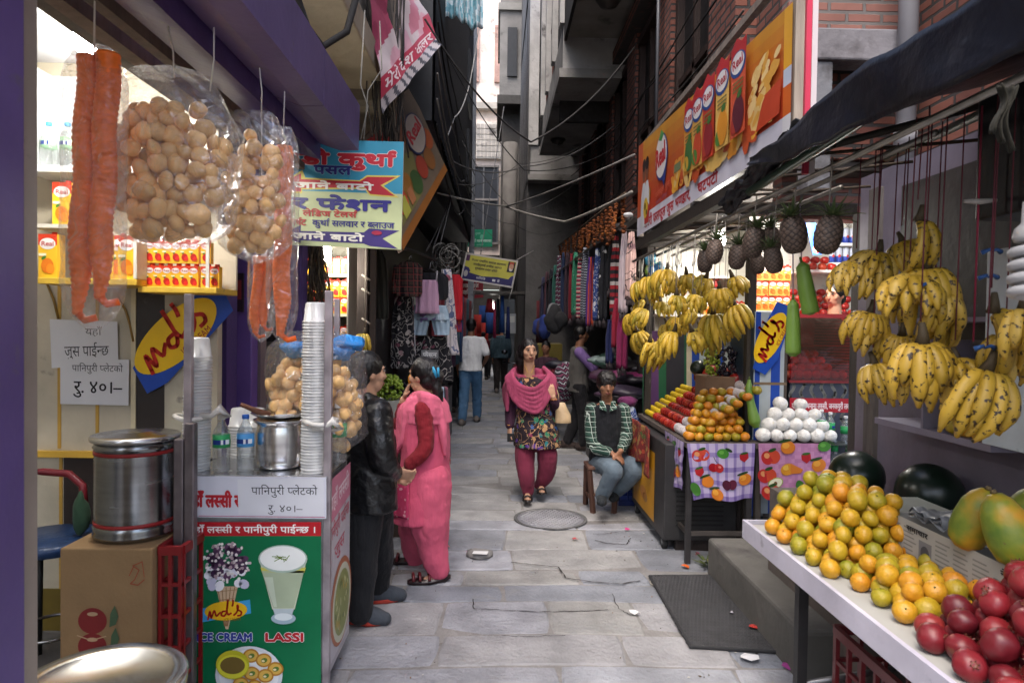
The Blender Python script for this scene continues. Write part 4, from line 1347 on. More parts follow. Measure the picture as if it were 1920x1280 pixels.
  # ---------------------------------------------------------------- drum, box, crate, chair, tray
def crate(name,label,x0,x1,y0,y1,z0,z1,col,nx=5,nz=3,lab=None):
    t=thing(name,label,'crate',((x0+x1)/2,(y0+y1)/2,z0))
    c=H(col);g=G();b=.012
    g.box(x0,x1,y0,y1,z0,z0+.012,c);g.obj('crate_floor','plastic',t)
    for(side,ax)in(('a',0),('b',0),('c',1),('d',1)):
        g=G()
        def bar(u0,u1,v0,v1,th=.0):
            if side=='a':g.box(u0,u1,y0-th,y0+b,v0,v1,c)
            if side=='b':g.box(u0,u1,y1-b,y1+th,v0,v1,c)
            if side=='c':g.box(x0-th,x0+b,u0,u1,v0,v1,c)
            if side=='d':g.box(x1-b,x1+th,u0,u1,v0,v1,c)
        lo,hi=(x0,x1)if ax==0 else(y0+b,y1-b)
        bar(lo,hi,z1-.035,z1,.008);bar(lo,hi,z0+.013,z0+.05)
        k=max(2,int((hi-lo)/.085))
        for i in range(k+1):
            u=lo+(hi-lo-.014)*i/k;bar(u,u+.014,z0+.05,z1-.035,.004)
        for j in range(1,nz):
            v=z0+.05+(z1-z0-.085)*j/nz;bar(lo,hi,v,v+.014,.002)
        g.obj('crate_side','plastic',t)
    return t
bx=[P(112,1010,2.72),P(285,1010,2.72)]
zt=P(200,1028,2.72).z
o=thing('cardboard_box','brown cardboard box printed with a red apple under the steel drum','box',((bx[0].x+bx[1].x)/2,2.9,.05))
g=G();g.box(bx[0].x,bx[1].x,2.72,3.12,.12,zt,H('8f7350'));g.obj('box_body','card',o,bevel=.006)
D=Decal((bx[0].x,2.718,.12),(bx[1].x,2.718,.12),(bx[1].x,2.718,zt),(bx[0].x,2.718,zt),173,230)
cu=60
for(vv,s_)in((150-25,1),(150-62,1)):
    D.ell(cu+2,vv,27,19,H('7c2626'));D.up();D.ell(cu+2,vv+10*s_,10,3,H('b89a78'));D.up()
D.line([(cu-26,104),(cu,97),(cu+28,103)],1.6,H('b89a78'))
for(a,b)in((102,132),(104,100),(98,66)):
    D.poly([(a-8,b-16),(a+4,b-12),(a+9,b),(a+2,b+16),(a-6,b+4)],H('4a6045'));D.up()
D.line([(132,192),(140,205),(150,200),(142,186),(134,180),(148,178),(160,186)],1.6,H('9a4a34')).line([(138,206),(156,212),(160,190)],1.4,H('9a4a34'))
D.g.obj('box_print','card',o)
crate('plastic_crate','dark red plastic crate beside the cardboard box',bx[1].x+.006,bx[1].x+.10,2.76,3.14,.02,zt-.002,'7d1a1d',nz=5)
crate('plastic_crate','low red crate under the cardboard box',bx[0].x+.005,bx[1].x-.005,2.74,3.12,.0,.119,'6d191b',nz=1)
dc=P(250,1005,2.9);o=thing('steel_drum','ribbed steel drum with red bands and a lid on the cardboard box','drum',(dc.x-.0,2.92,zt+.001))
h0=.415;r0=.158
prof=[(r0-.01,0),(r0,.004),(r0+.003,.02),(r0-.002,.03),(r0+.003,.045),(r0-.004,.055)]
for i in range(24):prof+=[(r0-.006,.06+i*.013),(r0-.003,.066+i*.013)]
prof+=[(r0-.002,.372),(r0+.003,.378),(r0-.003,.386),(r0-.004,h0-.02)]
g=G();g.lathe(prof,(.27,.28,.29),(dc.x,2.92,zt+.001),40);g.obj('drum_body','steel',o)
g=G();g.lathe([(0,h0+.012),(.06,h0+.02),(.1,h0+.006),(r0+.01,h0+.008),(r0+.016,h0),(r0+.012,h0-.012),(r0-.004,h0-.018)],(.6,.61,.62),(dc.x,2.92,zt+.001),40);g.obj('lid','steel',o)
for z_ in(.355,.064):
    g=G();g.lathe([(r0-.0005,z_-.006),(r0-.0005,z_+.008)],H('8c1c1e'),(dc.x,2.92,zt+.001),40);g.obj('red_band','paint',o)
  # chair
c0=P(85,1010,3.15);o=thing('stall_chair','blue seated metal chair with a dark red backrest','chair',(c0.x,3.15,0))
zs=c0.z
g=G();g.lathe([(.0,zs+.0),(.2,zs),(.215,zs-.02),(.2,zs-.05),(0,zs-.05)],H('1d3a63'),(c0.x,3.2,0),28);g.obj('seat','leather',o)
g=G();g.tube([P(48,960,3.3),P(48,885,3.32),P(80,884,3.35),P(130,888,3.35),P(155,910,3.33),P(158,945,3.3)],.018,H('6b1420'),10);g.obj('backrest','paint',o)
g=G();g.ell(P(152,960,3.2),(.035,.03,.11),H('2f4a36'),14,10,jit=.4);tag(g.obj('draped_cloth','leaf_cloth' if 'leaf_cloth' in M else 'cloth'),'green and red patterned cloth hung on the chair back','cloth')
for(dx,dy)in((-.14,-.1),(.14,-.1),(-.14,.13),(.14,.13)):
    g=G();g.tube([(c0.x+dx,3.2+dy,zs-.05),(c0.x+dx*1.15,3.2+dy*1.15,.021)],.014,H('20201f'),10);g.obj('leg','darkpaint',o)
g=G();g.tube([(c0.x+.16*math.cos(i*.4),3.2+.16*math.sin(i*.4),.22)for i in range(17)],.008,H('8d8d8d'),6);g.obj('foot_ring','steel',o)
g=G();g.box(c0.x-.2,c0.x-.03,3.0,3.1,zs+.001,zs+.012,H('b58a3a'));tag(g.obj('folded_rag','cloth'),'ochre rag lying on the blue chair seat','cloth')
  # steel tray on a barrel at the front
tc_=P(190,1282,1.95);o=thing('steel_tray','round steel tray lid standing on a barrel at the corner of the stall','tray',(tc_.x,1.95,tc_.z))
rt=.225
g=G();g.lathe([(0,.0),(rt-.06,0),(rt-.045,.012),(rt-.01,.02),(rt,.012),(rt-.002,-.02),(rt-.02,-.03),(0,-.03)],(.66,.66,.65),(tc_.x,1.95,tc_.z),48);g.obj('tray_body','steel',o)
o=thing('storage_barrel','grey barrel carrying the round steel tray','barrel',(tc_.x,1.95,.021))
g=G();g.lathe([(.17,.021),(.2,.04),(.205,tc_.z-.1),(.19,tc_.z-.032)],H('55585c'),(tc_.x,1.95,0),32);g.obj('barrel_body','dullmetal',o)

  # ---------------------------------------------------------------- tailor sign
TY=4.12
q=[P(478,456,TY),P(752,468,TY),P(757,266,TY),P(478,259,TY)]
ts=thing('tailor_sign','blue and yellow lettered tailor shop sign hanging from twisted wire','sign',(q[0]+q[1])/2)
g=G();vs=[v+Vector((0,.004,0))for v in q]+[v+Vector((0,.022,0))for v in q]
g.add(vs,[(0,1,2,3),(7,6,5,4),(0,4,5,1),(1,5,6,2),(2,6,7,3),(3,7,4,0)],H('c9c6b8'));g.obj('board','paint',ts)
D=Decal(*q,279,200);D.uo=67
D.rect(-67,103,212,200,H('3d93b0')).rect(-67,0,212,103,H('bcc596')).up()
D.rect(0,118,30,122,H('3d93b0'))
D.poly([(0,98),(22,98),(22,105),(140,110),(150,98),(206,96),(176,117),(208,137),(144,136),(130,126),(28,128),(22,142),(0,128)],H('d8c860'));D.up()
D.poly([(0,101),(20,101),(20,108),(141,113),(151,101),(198,99),(170,118),(199,134),(145,133),(131,124),(20,125),(20,136),(0,126)],H('b8303c'));D.up()
D.poly([(0,10),(20,4),(20,9),(140,8),(152,4),(206,1),(176,19),(208,35),(150,37),(140,29),(20,27),(20,38),(0,28)],H('3f3272'));D.up()
D.text('साडी कुथा^',-62+20,154,23,H('c0323e'),width=238,bold=.06,halo=H('e9d9d4'),hw=.035);D.up()
D.text('पसल',44,136,17,H('2e2f78'),width=70,bold=.05,halo=H('8fc0d0'),hw=.03);D.up()
D.text('जाने बाटो',6,108,12,H('ebe6dc'),width=150,bold=.05);D.up()
D.text('र फेशन',3,70,21,H('34307c'),width=186,bold=.065);D.up()
D.text('लेिडज टेलस^',24,56,11,H('b03a3a'),width=102,bold=.04);D.up()
D.text('मष^ट',0,38,12,H('b03a3a'),width=30,bold=.04).text('कुथा^ सलवार र ब~लाउज',42,38,12,H('34307c'),width=156,bold=.03);D.up()
D.text('जाने बाटो',4,12,12,H('e9e4da'),width=136,bold=.05);D.up()
D.ell(165,29,10,4,H('9a2a44'))
D.g.obj('lettering_face','print',ts)

  # ---------------------------------------------------------------- juice board and red banner at the left
q=[P(755,470,4.7),P(838,320,6.0),P(788,135,6.3),P(672,270,4.9)]
q[2]=q[1]+(q[3]-q[0])*1.02
jb=thing('juice_board','tilted dusty juice advertising board behind the tailor sign','sign',(q[0]+q[1])/2)
g=G();nrm=(q[1]-q[0]).cross(q[3]-q[0]).normalized()
vs=list(q)+[v-nrm*.04 for v in q]
vs[:4]=[v-nrm*.004 for v in q]
g.add(vs,[(0,1,2,3),(7,6,5,4),(0,4,5,1),(1,5,6,2),(2,6,7,3),(3,7,4,0)],H('5a4636'));g.obj('board','wood',jb)
D=Decal(*q,100,100,nrm=nrm,step=.003);D.k=1;D.rect(0,0,100,100,H('54493c')).up()
D.rect(0,0,100,8,H('6e441e')).poly([(10,13),(50,13),(60,50),(40,60),(15,40)],H('5f5a34')).poly([(0,60),(10,52),(14,66),(26,56),(28,74),(40,66),(36,92),(0,98)],H('8f2420')).poly([(44,60),(58,90),(76,96),(66,62)],H('6b4632')).up()
for(a,b,c)in((20,28,'a03428'),(34,34,'7a5224'),(48,26,'2f4424'),(64,30,'7a3022'),(80,28,'6a4422'),(90,44,'7f3f22')):D.ell(a,b,8,12,H(c),10)
D.up();D.rect(16,14,26,30,H('8a8a3a')).rect(30,16,38,30,H('8a5a3a')).up()
D.ell(74,60,17,21,H('2a2e48'));D.up();D.ell(74,60,15.5,19.5,H('8a7f72'));D.up();D.text('Real',61,54,15,H('94242a'),width=27,bold=.03,rot=12)
D.g.obj('printed_face','print',jb)
def banner(name,label,cat,q,W,H_,draw,sag=.03,mat='print',fq=.9):
    """a flexible printed sheet: drawn flat, then given soft folds"""
    D=Decal(*q,W,H_,step=.0008);draw(D)
    n=D.n
    for i,p in enumerate(D.g.v):
        p=Vector(p);d=sag*mnoise.noise(p*fq)
        D.g.v[i]=tuple(p+n*d)
    return tag(D.g.obj(name,mat),label,cat)
def grid(D,u0,v0,u1,v1,col,nu=12,nv=8):
    for i in range(nu):
        for j in range(nv):
            D.rect(u0+(u1-u0)*i/nu,v0+(v1-v0)*j/nv,u0+(u1-u0)*(i+1)/nu,v0+(v1-v0)*(j+1)/nv,col)
    return D
def draw_red(D):
    for i in range(50):
        for j in range(50):
            u,v=i*2+1,j*2+1;n_=mnoise.noise(Vector((u*.05,v*.03,2)))
            c='b0a3a3' if n_<.1 else 'b58a94'
            if 10<v<24:c='9c3446'
            elif v<=9:c='4a4a50' if(u+v*.7)%11<4 else 'a39c9c'
            elif u<34+v*.05 and v>40+u*.3:c='8f3f54' if n_<.15 else '7a2f44'
            elif 58+v*.25<u<74+v*.22 and v>32:c='a86a78'
            elif 84+v*.1<u and 24<v<40:c='9a3a4a'
            D.rect(u-1,v-1,u+1,v+1,H(c))
    D.up().up();D.text('मेरो देश कलर',6,12,9,H('c9b9b9'),width=88,bold=.03)
q=[P(716,215,4.6),P(826,85,5.6),P(770,-60,6.0),P(690,-50,4.9)]
banner('red_banner','sagging pink and red banner hanging among the black wires','banner',q,100,100,draw_red,.07,fq=2.6)
g=G();g.sheet(lambda u,v:P(786+120*u,-40+78*v+10*math.sin(u*9)*v+8*u,7.2)+Vector((0,.05*math.sin(u*40),0)),60,8,lambda u,v:H(random.choice(['6fa3b0','b9cdd3','8fb9c4','d3dde0'])));tag(g.obj('fringed_cloth','cloth',solid=.004),'pale blue and white cloth hanging out above the dark cladding','cloth')
  # ================================================================== RIGHT FRUIT SHOP
  # ---- long juice banner over the shop
q=[P(1186,444,6.2),P(1482,262,2.8),P(1508,-22,2.8),P(1188,274,6.2)]
xb=1.27
q[0]=Vector((xb,6.2,q[0].z));q[3]=Vector((xb,6.2,q[3].z));
q[1]=PX(1482,262,xb);q[2]=PX(1510,-20,xb);q[2].y=q[1].y
fr=thing('banner_frame','pale timber frame and plastic edge strips carrying the long juice banner','frame',(xb+.06,4.5,2.5))
yn=q[1].y
g=G();g.box(xb+.01,xb+.05,yn-.005,yn+.035,q[1].z-.1,q[2].z+.2,H('8d8378'));g.box(xb+.012,xb+.05,6.15,6.2,q[0].z,q[3].z,H('7a7068'));g.box(xb+.012,xb+.05,yn+.036,6.149,q[3].z-.04,q[3].z,H('7a7068'));g.obj('timber','wood',fr)
g=G();g.box(xb+.052,xb+.075,yn-.02,yn+.0,q[1].z-.15,q[2].z+.2,H('c23a55'));g.box(xb+.076,xb+.1,yn-.022,yn+.0,q[1].z-.15,q[2].z+.2,H('c9bfc2'));g.obj('edge_strip','plastic',fr)
def draw_juice(D):
    W,Hh=340,100
    for i in range(17):
        for j in range(10):
            x0,x1,y0,y1=i*20,(i+1)*20,j*10,(j+1)*10
            t=max(0,min(1,(j-2)/7))**1.7;a=H('ad3a22');b=H('bf852c')
            c=tuple(a[k]+(b[k]-a[k])*t for k in range(3))
            if i==0:c=H('b5502e')
            if j<2:c=H('c9c8d6')
            D.rect(x0,y0,x1,y1,c)
    D.up()
    D.text('चौधरी फलफूल जुस भण~डार,',30,4.2,10,H('a83038'),width=150,bold=.04).text('चटपटी',196,4.2,10,H('a83038'),width=40,bold=.04)
    D.rect(331,0,340,20,H('d6d6dc')).rect(331,20,340,42,H('c9642c')).rect(331,42,340,55,H('b9c3d6')).rect(331,55,340,100,H('d9a135'))
  # two people in white with a ball
    for(u,c)in((26,'c3c6ce'),(40,'cfd0d6')):
        D.poly([(u-11,6),(u-10,40),(u-4,54),(u+5,54),(u+11,40),(u+11,6)],H(c));D.up()
        D.ell(u,66,6.2,11,H('7a4a38'));D.up();D.ell(u+.5,73,6.6,7,H('241a1c'));D.up()
    D.poly([(33,20),(46,30),(54,24),(50,8),(34,8)],H('a83430'));D.up();D.ell(38,25,9,11,H('c9a83a'));D.up();D.ell(36,27,3,4,H('3a3020')).ell(42,20,2.4,3,H('3a3020')).ell(54,38,2.5,7,H('9a7a2a'));D.up()
  # oval brand mark
    D.ell(96,66,21,24,H('2b3a80'));D.poly([(96,46),(114,50),(106,34)],H('2b3a80'));D.up();D.ell(95,67,19,22,H('d8d3d3'));D.up()
    D.text('Real',78,56,20,H('b3202c'),width=34,bold=.04,rot=9);D.poly([(86,85),(96,82),(104,88),(95,94)],H('3f8a44'));D.up()
    D.text('फलफूल जुस',78,27,6,H('c9604a'),width=48,bold=.02,rot=4).text('स~वस~थ जीवन',80,19.5,4,H('8a5a7a'),width=38,rot=4);D.up()
  # splash and the row of cartons
    random.seed(12)
    for i in range(60):D.ell(rnd(140,325),rnd(22,44),rnd(5,16),rnd(3,9),H(random.choice(['d9a03a','cf8a34','e0b765','b8502c','d9b878'])),rnd(0,180),9)
    D.up()
    for i in range(40):D.ell(rnd(292,328),rnd(30,75),rnd(3,9),rnd(2,5),H(random.choice(['d9b878','cf9a44','e0c48a'])),rnd(20,60),8)
    D.poly([(300,22),(330,24),(331,50),(310,46)],H('b8442a'));D.up()
    D.rect(140,38,158,46,H('6f7a5a'))
    for i,(u,c,f)in enumerate(((178,'c98a3a','3f6b3a'),(200,'cfa050','b8482c'),(224,'b8402c','8a2a30'),(252,'d9b060','d08a2c'),(280,'c9563a','5d2433'))):
        h=68+i*2;v0=28
        D.poly([(u-12,v0),(u+11,v0),(u+11,v0+h),(u-12,v0+h-3)],H(c));D.up()
        D.poly([(u-12,v0+h-20),(u+11,v0+h-18),(u+12,v0+h),(u+5,v0+h-2),(u-3,v0+h+4),(u-12,v0+h-3)],H('b0262e'));D.up()
        D.ell(u-1,v0+h-18,12,10.5,H('2c4a8a'));D.up();D.ell(u-1,v0+h-17,10,8.6,H('d8d6d8'));D.up();D.text('Real',u-9,v0+h-21,8,H('a82a3a'),width=17,bold=.03,rot=8);D.up()
        for k in range(3):D.rect(u-8,v0+h-33-k*3.4,u+8,v0+h-31.6-k*3.4,H('6f6a3a'))
        D.ell(u+1,v0+17,9,15,H(f));D.ell(u-5,v0+10,6,7,H(random.choice(['c9a03a','a83a30','4a7a38'])));D.up();D.ell(u+3,v0+33,4,3,H('3f6b34'),40);D.up()
banner('juice_banner','long orange and white juice shop banner along the front of the brick building','banner',q,340,100,draw_juice,.006)

  # ---- awning
aw=thing('awning','dark navy tarpaulin awning over the fruit stall with a crumpled end','awning',(1.5,2,2.3))
g=G()
def awn(u,v):
    y=3.05-2.9*u
    x=1.13+.012*mnoise.noise(Vector((y*6,v*3,2)))+v*1.4
    z=(2.43+.07*u)+.42*min(1,v*1.1)-.02*math.sin(y*5)*(1-v)+.02*mnoise.noise(Vector((y*4,v*6,0)))
    return Vector((x,y,z))
g.sheet(awn,60,20,H('090c18'))
def val(u,v):
    y=3.05-2.9*u
    w_=min(1,u*4)
    top=awn(u,0);d=(.03+.15*w_)*(1-.05*math.sin(y*3.1))*v
    return Vector((top.x-.004+.014*math.sin(y*9+v*2)*v,y,top.z-d+.01*mnoise.noise(Vector((y*7,v*3,4)))))
g.sheet(val,70,8,H('0a0e1a'))
g.obj('tarpaulin','tarp',aw,solid=.004)
g=G()
for k in range(3):
    g.sheet(lambda u,v,k=k:Vector((1.17+.05*k+.06*v+.03*mnoise.noise(Vector((u*7,v*5,k))),3.62-.75*u,2.32+.05*k+.12*u-.06*v+.045*mnoise.noise(Vector((u*9,v*4,k*3))))),26,8,H('14161c'))
g.obj('crumpled_end','tarp',aw,solid=.004)
g=G();g.tube([(1.22,3.3,2.32),(1.22,.2,2.44)],.02,H('1d3a2c'),10);g.tube([(1.95,3.4,2.52),(1.95,.2,2.6)],.02,H('20352a'),10)
for yy in(.8,1.9,2.9):g.tube([(1.2,yy,2.38),(2.4,yy,2.72)],.016,H('33302d'),8)
g.obj('frame_pole','darkpaint',aw)
o=thing('tied_rag','olive rag tied round the awning pole at its near end','cloth',(1.25,1.4,2.3))
c=P(1895,185,1.45);g=G()
for k in range(3):g.sheet(lambda u,v,k=k:c+Vector((.012*(k-1.5)+.012*math.sin(v*5+k),.02*u,.03-.1*v*(1+.2*k)+.01*mnoise.noise(Vector((u*4,v*4,k))))),6,12,H('1c1a10'))
g.obj('rag_strip','cloth',o,solid=.003)

  # ---- shop frame: posts, rail with hooks
fr=thing('timber_stand','dark timber posts and hook rail at the front of the fruit shop','frame',(1.4,4.5,0))
for(px,Y,w_,c,top)in((1403,5.0,.033,'3a352f',2.45),(1612,4.3,.05,'3f3c3a',2.4),(1645,4.0,.055,'575250',2.5),(1213,6.25,.03,'2c2622',2.4)):
    a=P(px,760,Y);g=G();g.box(a.x-w_,a.x+w_,Y-w_,Y+w_,0,top,H(c));g.obj('post','wood',fr,bevel=.005)
def rail(x,y0,y1,z):
    g=G();g.tube([(x,y0,z),(x,y1,z)],.012,H('8d8a84'),8);return g.obj('hook_rail','dullmetal',fr)
rail(1.26,1.4,6.3,2.27);rail(1.42,2.2,6.3,2.30);rail(1.62,3.2,6.3,2.33)
g=G();g.box(1.28,1.34,2.7,6.3,2.38,2.46,H('2a241f'));g.box(1.3,2.4,4.52,4.6,2.42,2.5,H('2a241f'));g.box(1.3,2.4,6.2,6.28,2.4,2.5,H('2a241f'))
for k in range(14):g.tube([(1.3,3+k*.24,2.42),(1.3+rnd(.5,.9),3+k*.24+rnd(-.3,.3),2.44+rnd(-.04,.06))],.008,H(random.choice(['3a3026','4a3f30','2a221c'])),5)
g.obj('roof_batten','wood',fr)
g=G();g.box(1.34,4.0,4.36,7.1,2.68,2.74,H('4a4542'));tag(g.obj('shop_ceiling','paint'),'boarded ceiling of the fruit shop','ceiling')

  # ---- inside: end wall with shelves
IY=5.85
o=thing('shop_end_wall','white end wall of the fruit shop lit by the bulb','wall',(2.6,IY,0))
g=G();g.box(P(1406,600,IY).x,4.0,IY,IY+.06,0,2.67,H('cfcdc6'));g.obj('wall_face','paint',o)
g=G();g.box(3.95,4.0,4.4,IY,0,2.67,H('b5b2ac'));g.obj('side_face','paint',o)
def ishelf(label,px0,px1,py,depth=.26,col='d6d4d0'):
    a,b=P(px0,py,IY-depth),P(px1,py,IY-depth)
    o=thing('wall_shelf',label,'shelf',((a.x+b.x)/2,IY-depth/2,a.z))
    g=G();g.box(a.x,b.x,IY-depth,IY-.001,a.z-.022,a.z,H(col));g.obj('board','paint',o)
    return a,b
ocart=carton_proto('small_carton',.062,.045,.122,'d9621c','small orange juice carton on the fruit shop shelf','e0a04a')
for n_,py in enumerate((582,554,527)):
    if n_==0:a,b=ishelf('white shelf with three rows of orange cartons in the fruit shop',1412,1480,582)
    for i in range(5):
        p=P(1419+i*13.2,582,IY-.2)
        ocart((p.x,IY-.2+rnd(-.01,.01),a.z+.001+n_*.126),(0,0,rnd(-.08,.08)),group='small orange cartons stacked in the fruit shop')
  # red apple shelves
fruitmat('apple_skin',[H('6e1416'),H('8f1d1a'),H('a82a20'),H('b8492c')],.32,var=14,bump=.05,spots=H('b9803c'),sscale=60,sth=.7)
def fruit_proto(name,label,mat,r,dimple=.16,flat=.94,stem=None,calyx=None,n=20,m=14,bumpy=.02,long=0):
    g=G();o_=Vector((rnd(0,50),3,1));vs=[];fs=[]
    prof=[]
    for i in range(m+1):
        ph=-math.pi/2+math.pi*i/m
        rr=math.cos(ph);z=math.sin(ph)*flat
        k=math.exp(-(rr/.3)**2)*dimple
        z-=k*(1 if z>0 else-.5)
        prof.append((max(rr,0)*r*(1+long*math.sin(ph)),z*r))
    g.lathe(prof,(1,1,1),n=n)
    g.v=[tuple(Vector((p[0],p[1],p[2]))+(Vector((p[0],p[1],p[2])).normalized()*r*bumpy*mnoise.noise(Vector(p)*(1.6/r)+o_)))for p in g.v]
    o=g.obj(name,mat)
    z=0
    if stem:
        s=G();s.lathe([(r*.02,z+r*(flat-dimple)-.002),(r*.09,z+r*(flat-dimple)+r*.02),(0,z+r*(flat-dimple)+r*.05)],H(stem),n=8);WLOC[o.name]=Vector((0,0,0));s.obj('stem_end','matte',o)
    if calyx:
        s=G()
        for k in range(6):
            a=k*math.pi/3;d=Vector((math.cos(a),math.sin(a),0));zz=z+r*(flat-dimple)-.004
            s.poly([d*r*.12+Vector((-d.y,d.x,0))*r*.1+Vector((0,0,zz)),d*r*.12-Vector((-d.y,d.x,0))*r*.1+Vector((0,0,zz)),d*r*.3+Vector((0,0,zz+r*.28))],H(calyx))
        s.lathe([(r*.14,zz),(r*.18,zz+r*.16),(r*.1,zz+r*.1)],H(calyx),n=10)
        WLOC[o.name]=Vector((0,0,0));s.obj('calyx','leaf',o,solid=.002)
    tag(o,label,name)
    pr=Proto(o);hh=r*flat*(1-dimple*.5)
    return lambda loc,rot=(0,0,0),sc=1.0,**k:pr((loc[0],loc[1],loc[2]+hh*sc),rot,sc,**k)
apple=fruit_proto('apple','red apple','apple_skin',.038,.3,.9,'3a2a1a',long=.06)
for(lab,px0,px1,py,rows)in(('upper white shelf of red apples beside the bulb',1500,1612,505,2),('lower white shelf heaped with red apples in the fruit shop',1484,1612,592,4)):
    a,b=ishelf(lab,px0,px1,py,.34)
    for k in range(rows):
        n=int((b.x-a.x)/.08)-(2 if py<550 else 0)
        for i in range(n-(k%2)):
            if py<550 and i>3:continue
            apple((a.x+.06+i*.08+(k%2)*.04,IY-.26+k*.045,a.z+.001+k*.058),(rnd(-.3,.3),rnd(-.3,.3),rnd(0,6)),.98,
                  label='red apple on the '+('upper shelf beside the bulb' if py<550 else 'lower heaped shelf of the fruit shop'),group='red apples on the '+('upper' if py<550 else 'lower')+' shop shelf')
a,b=ishelf('narrow shelf with blue and silver drink cans',1560,1618,492,.2)
can_t=thing('drink_can','blue and silver drink can on the narrow shelf','can',(0,0,0))
g=G();g.lathe([(.02,0),(.026,.006),(.026,.06),(.026,.12),(.02,.132),(0,.132)],[H('9fa5b4'),H('2a3f94'),H('aab0c0'),H('9fa5b4'),H('b5b9c4')],n=14);g.ell((0,-.024,.06),(.012,.004,.014),H('b02a2a'),8,6);g.obj('can_body','plastic',can_t)
can=Proto(can_t)
for k in range(2):
    if k:
        a,b=ishelf('upper narrow shelf with blue and silver drink cans',1560,1618,455,.2)
    for i in range(4):can((a.x+.04+i*.058,IY-.12,a.z+.001),(0,0,rnd(-.3,.3)),group='drink cans on the narrow shelves')
o=thing('fan_guard','wire fan guard high on the white end wall','fan',P(1575,400,IY-.05))
c=P(1572,405,IY-.06);g=G()
for r_ in(.17,.12,.06):g.tube([c+Vector((r_*math.cos(i*.2618),0,r_*math.sin(i*.2618)))for i in range(25)],.004,H('9a9a98'),5)
for k in range(8):g.tube([c,c+Vector((.17*math.cos(k*.785),0,.17*math.sin(k*.785)))],.003,H('9a9a98'),5)
g.obj('wire_guard','dullmetal',o)
bulb('shop_bulb','glowing bulb behind the pineapples in the fruit shop',P(1527,392,5.0),.055,15,cord=.1)
  # blue strip hanging by the bulb
D=Decal(P(1524,478,5.2),P(1540,478,5.2),P(1526,400,5.2),P(1508,400,5.2),10,40);D.rect(0,0,10,40,H('2a55b8')).up().ell(5,5,3.6,3.6,H('b84a34')).up().ell(5,5,2,2,H('d9cfc0'));tag(D.g.obj('blue_strip','print',solid=.002),'blue hanging packet strip below the shop bulb','packet')

  # ---- middle partition behind the hanging bananas
MY=6.5
o=thing('stock_partition','lit partition with cartons and red packets behind the bananas','wall',(1.8,MY,0))
g=G();g.box(1.52,2.42,MY,MY+.05,0,2.6,H('c9c4b8'));g.obj('wall_face','paint',o)
g=G()
for py in(590,520):a=P(1300,py,MY);g.box(1.5,2.42,MY-.22,MY-.001,a.z-.02,a.z,H('dcd8cf'))
g.obj('board','paint',o)
D=Decal(P(1205,790,MY-.012),P(1395,790,MY-.012),P(1395,620,MY-.012),P(1205,620,MY-.012),190,170)
D.rect(0,0,190,170,H('23563a'));D.up()
for x0,x1,c in((12,30,'5a3a66'),(44,78,'2b2a30'),(82,92,'b5aa94'),(92,106,'2a4a9a'),(106,118,'a9b3b5'),(118,136,'5b4636'),(136,152,'2c53a8'),(152,164,'b0b6b4'),(164,190,'2c53a8')):D.rect(x0,0,x1,170,H(c))
D.g.obj('striped_counter','print',o)
a=P(1300,590,MY)
for i in range(8):
    p=P(1325+i*9,590,MY-.12)
    if p.x<2.38:ocart((p.x,MY-.12,a.z+.001),(0,0,rnd(-.1,.1)),label='small orange carton on the partition shelf behind the bananas',group='cartons behind the bananas')
for(px,py,lab)in((1333,528,'upper'),(1335,566,'lower')):
    p=P(px,py,MY-.1);g=G();g.box(p.x-.07,p.x+.07,MY-.14,MY-.06,a.z+.001 if lab=='lower' else p.z-.05,p.z+.05,H('b81f1c'));tag(g.obj('red_packet','print',bevel=.01),lab+' red packet on the partition behind the bananas','packet')
bulb('partition_bulb','small glowing bulb above the bananas inside the shop',(1.95,5.9,2.45),.04,8,cord=.2)

  # ---- sign panel and red glass cabinet
SYY=4.9
a,b=P(1412,740,SYY),P(1478,585,SYY)
o=thing('striped_panel','blue and white striped counter end beside the red glass cabinet','panel',((a.x+b.x)/2,SYY,0))
g=G();g.box(a.x,b.x,SYY,SYY+.5,0,b.z,H('33465a'));g.obj('panel_body','paint',o)
D=Decal((a.x,SYY-.003,.3),(b.x,SYY-.003,.3),(b.x,SYY-.003,b.z),(a.x,SYY-.003,b.z),66,300)
D.rect(0,0,66,300,H('a7b0b4'));D.up()
for x0,x1 in((2,12),(34,52)):D.rect(x0,0,x1,300,H('2347a0'))
D.rect(60,0,66,300,H('4a423c'));D.up().rect(0,193,66,197,H('7a6650'))
D.g.obj('stripe_print','print',o)
YS=SYY-.02
q=[P(1408,690,YS),P(1478,690,YS),P(1478,575,YS),P(1408,575,YS)]
oval_sign(q,70,115,62,'small yellow oval ice cream sign on the blue striped counter end',36,57,50,52,22,[(-66,-24),(-30,-32),(70,-14),(66,20),(30,20),(-66,2)])
a,b=P(1480,712,SYY),P(1607,597,SYY)
o=thing('red_cabinet','red glass display cabinet with pink fruit inside','cabinet',((a.x+b.x)/2,SYY+.2,a.z))
g=G();g.box(a.x,b.x,SYY-.012,SYY+.44,b.z,b.z+.03,H('b3262a'));g.box(a.x,b.x,SYY,SYY+.44,a.z-.02,a.z,H('7a1f24'));g.box(a.x,b.x,SYY+.42,SYY+.44,a.z,b.z,H('6e2024'));g.obj('cabinet_shell','paint',o)
g=G();zz=a.z+(b.z-a.z)*.55;g.box(a.x+.01,b.x-.01,SYY+.1,SYY+.41,zz-.006,zz,H('8a3036'));g.obj('inner_shelf','paint',o)
g=G();g.box(a.x,b.x,SYY-.003,SYY-.0,a.z,b.z,(1,1,1));g.obj('glass_front','redglass',o)
fruitmat('peach_skin',[H('b8735c'),H('c98a6e'),H('cf9a80')],.5)
pch=fruit_proto('guava','pale pink fruit in the red glass cabinet','peach_skin',.036,.1,.95)
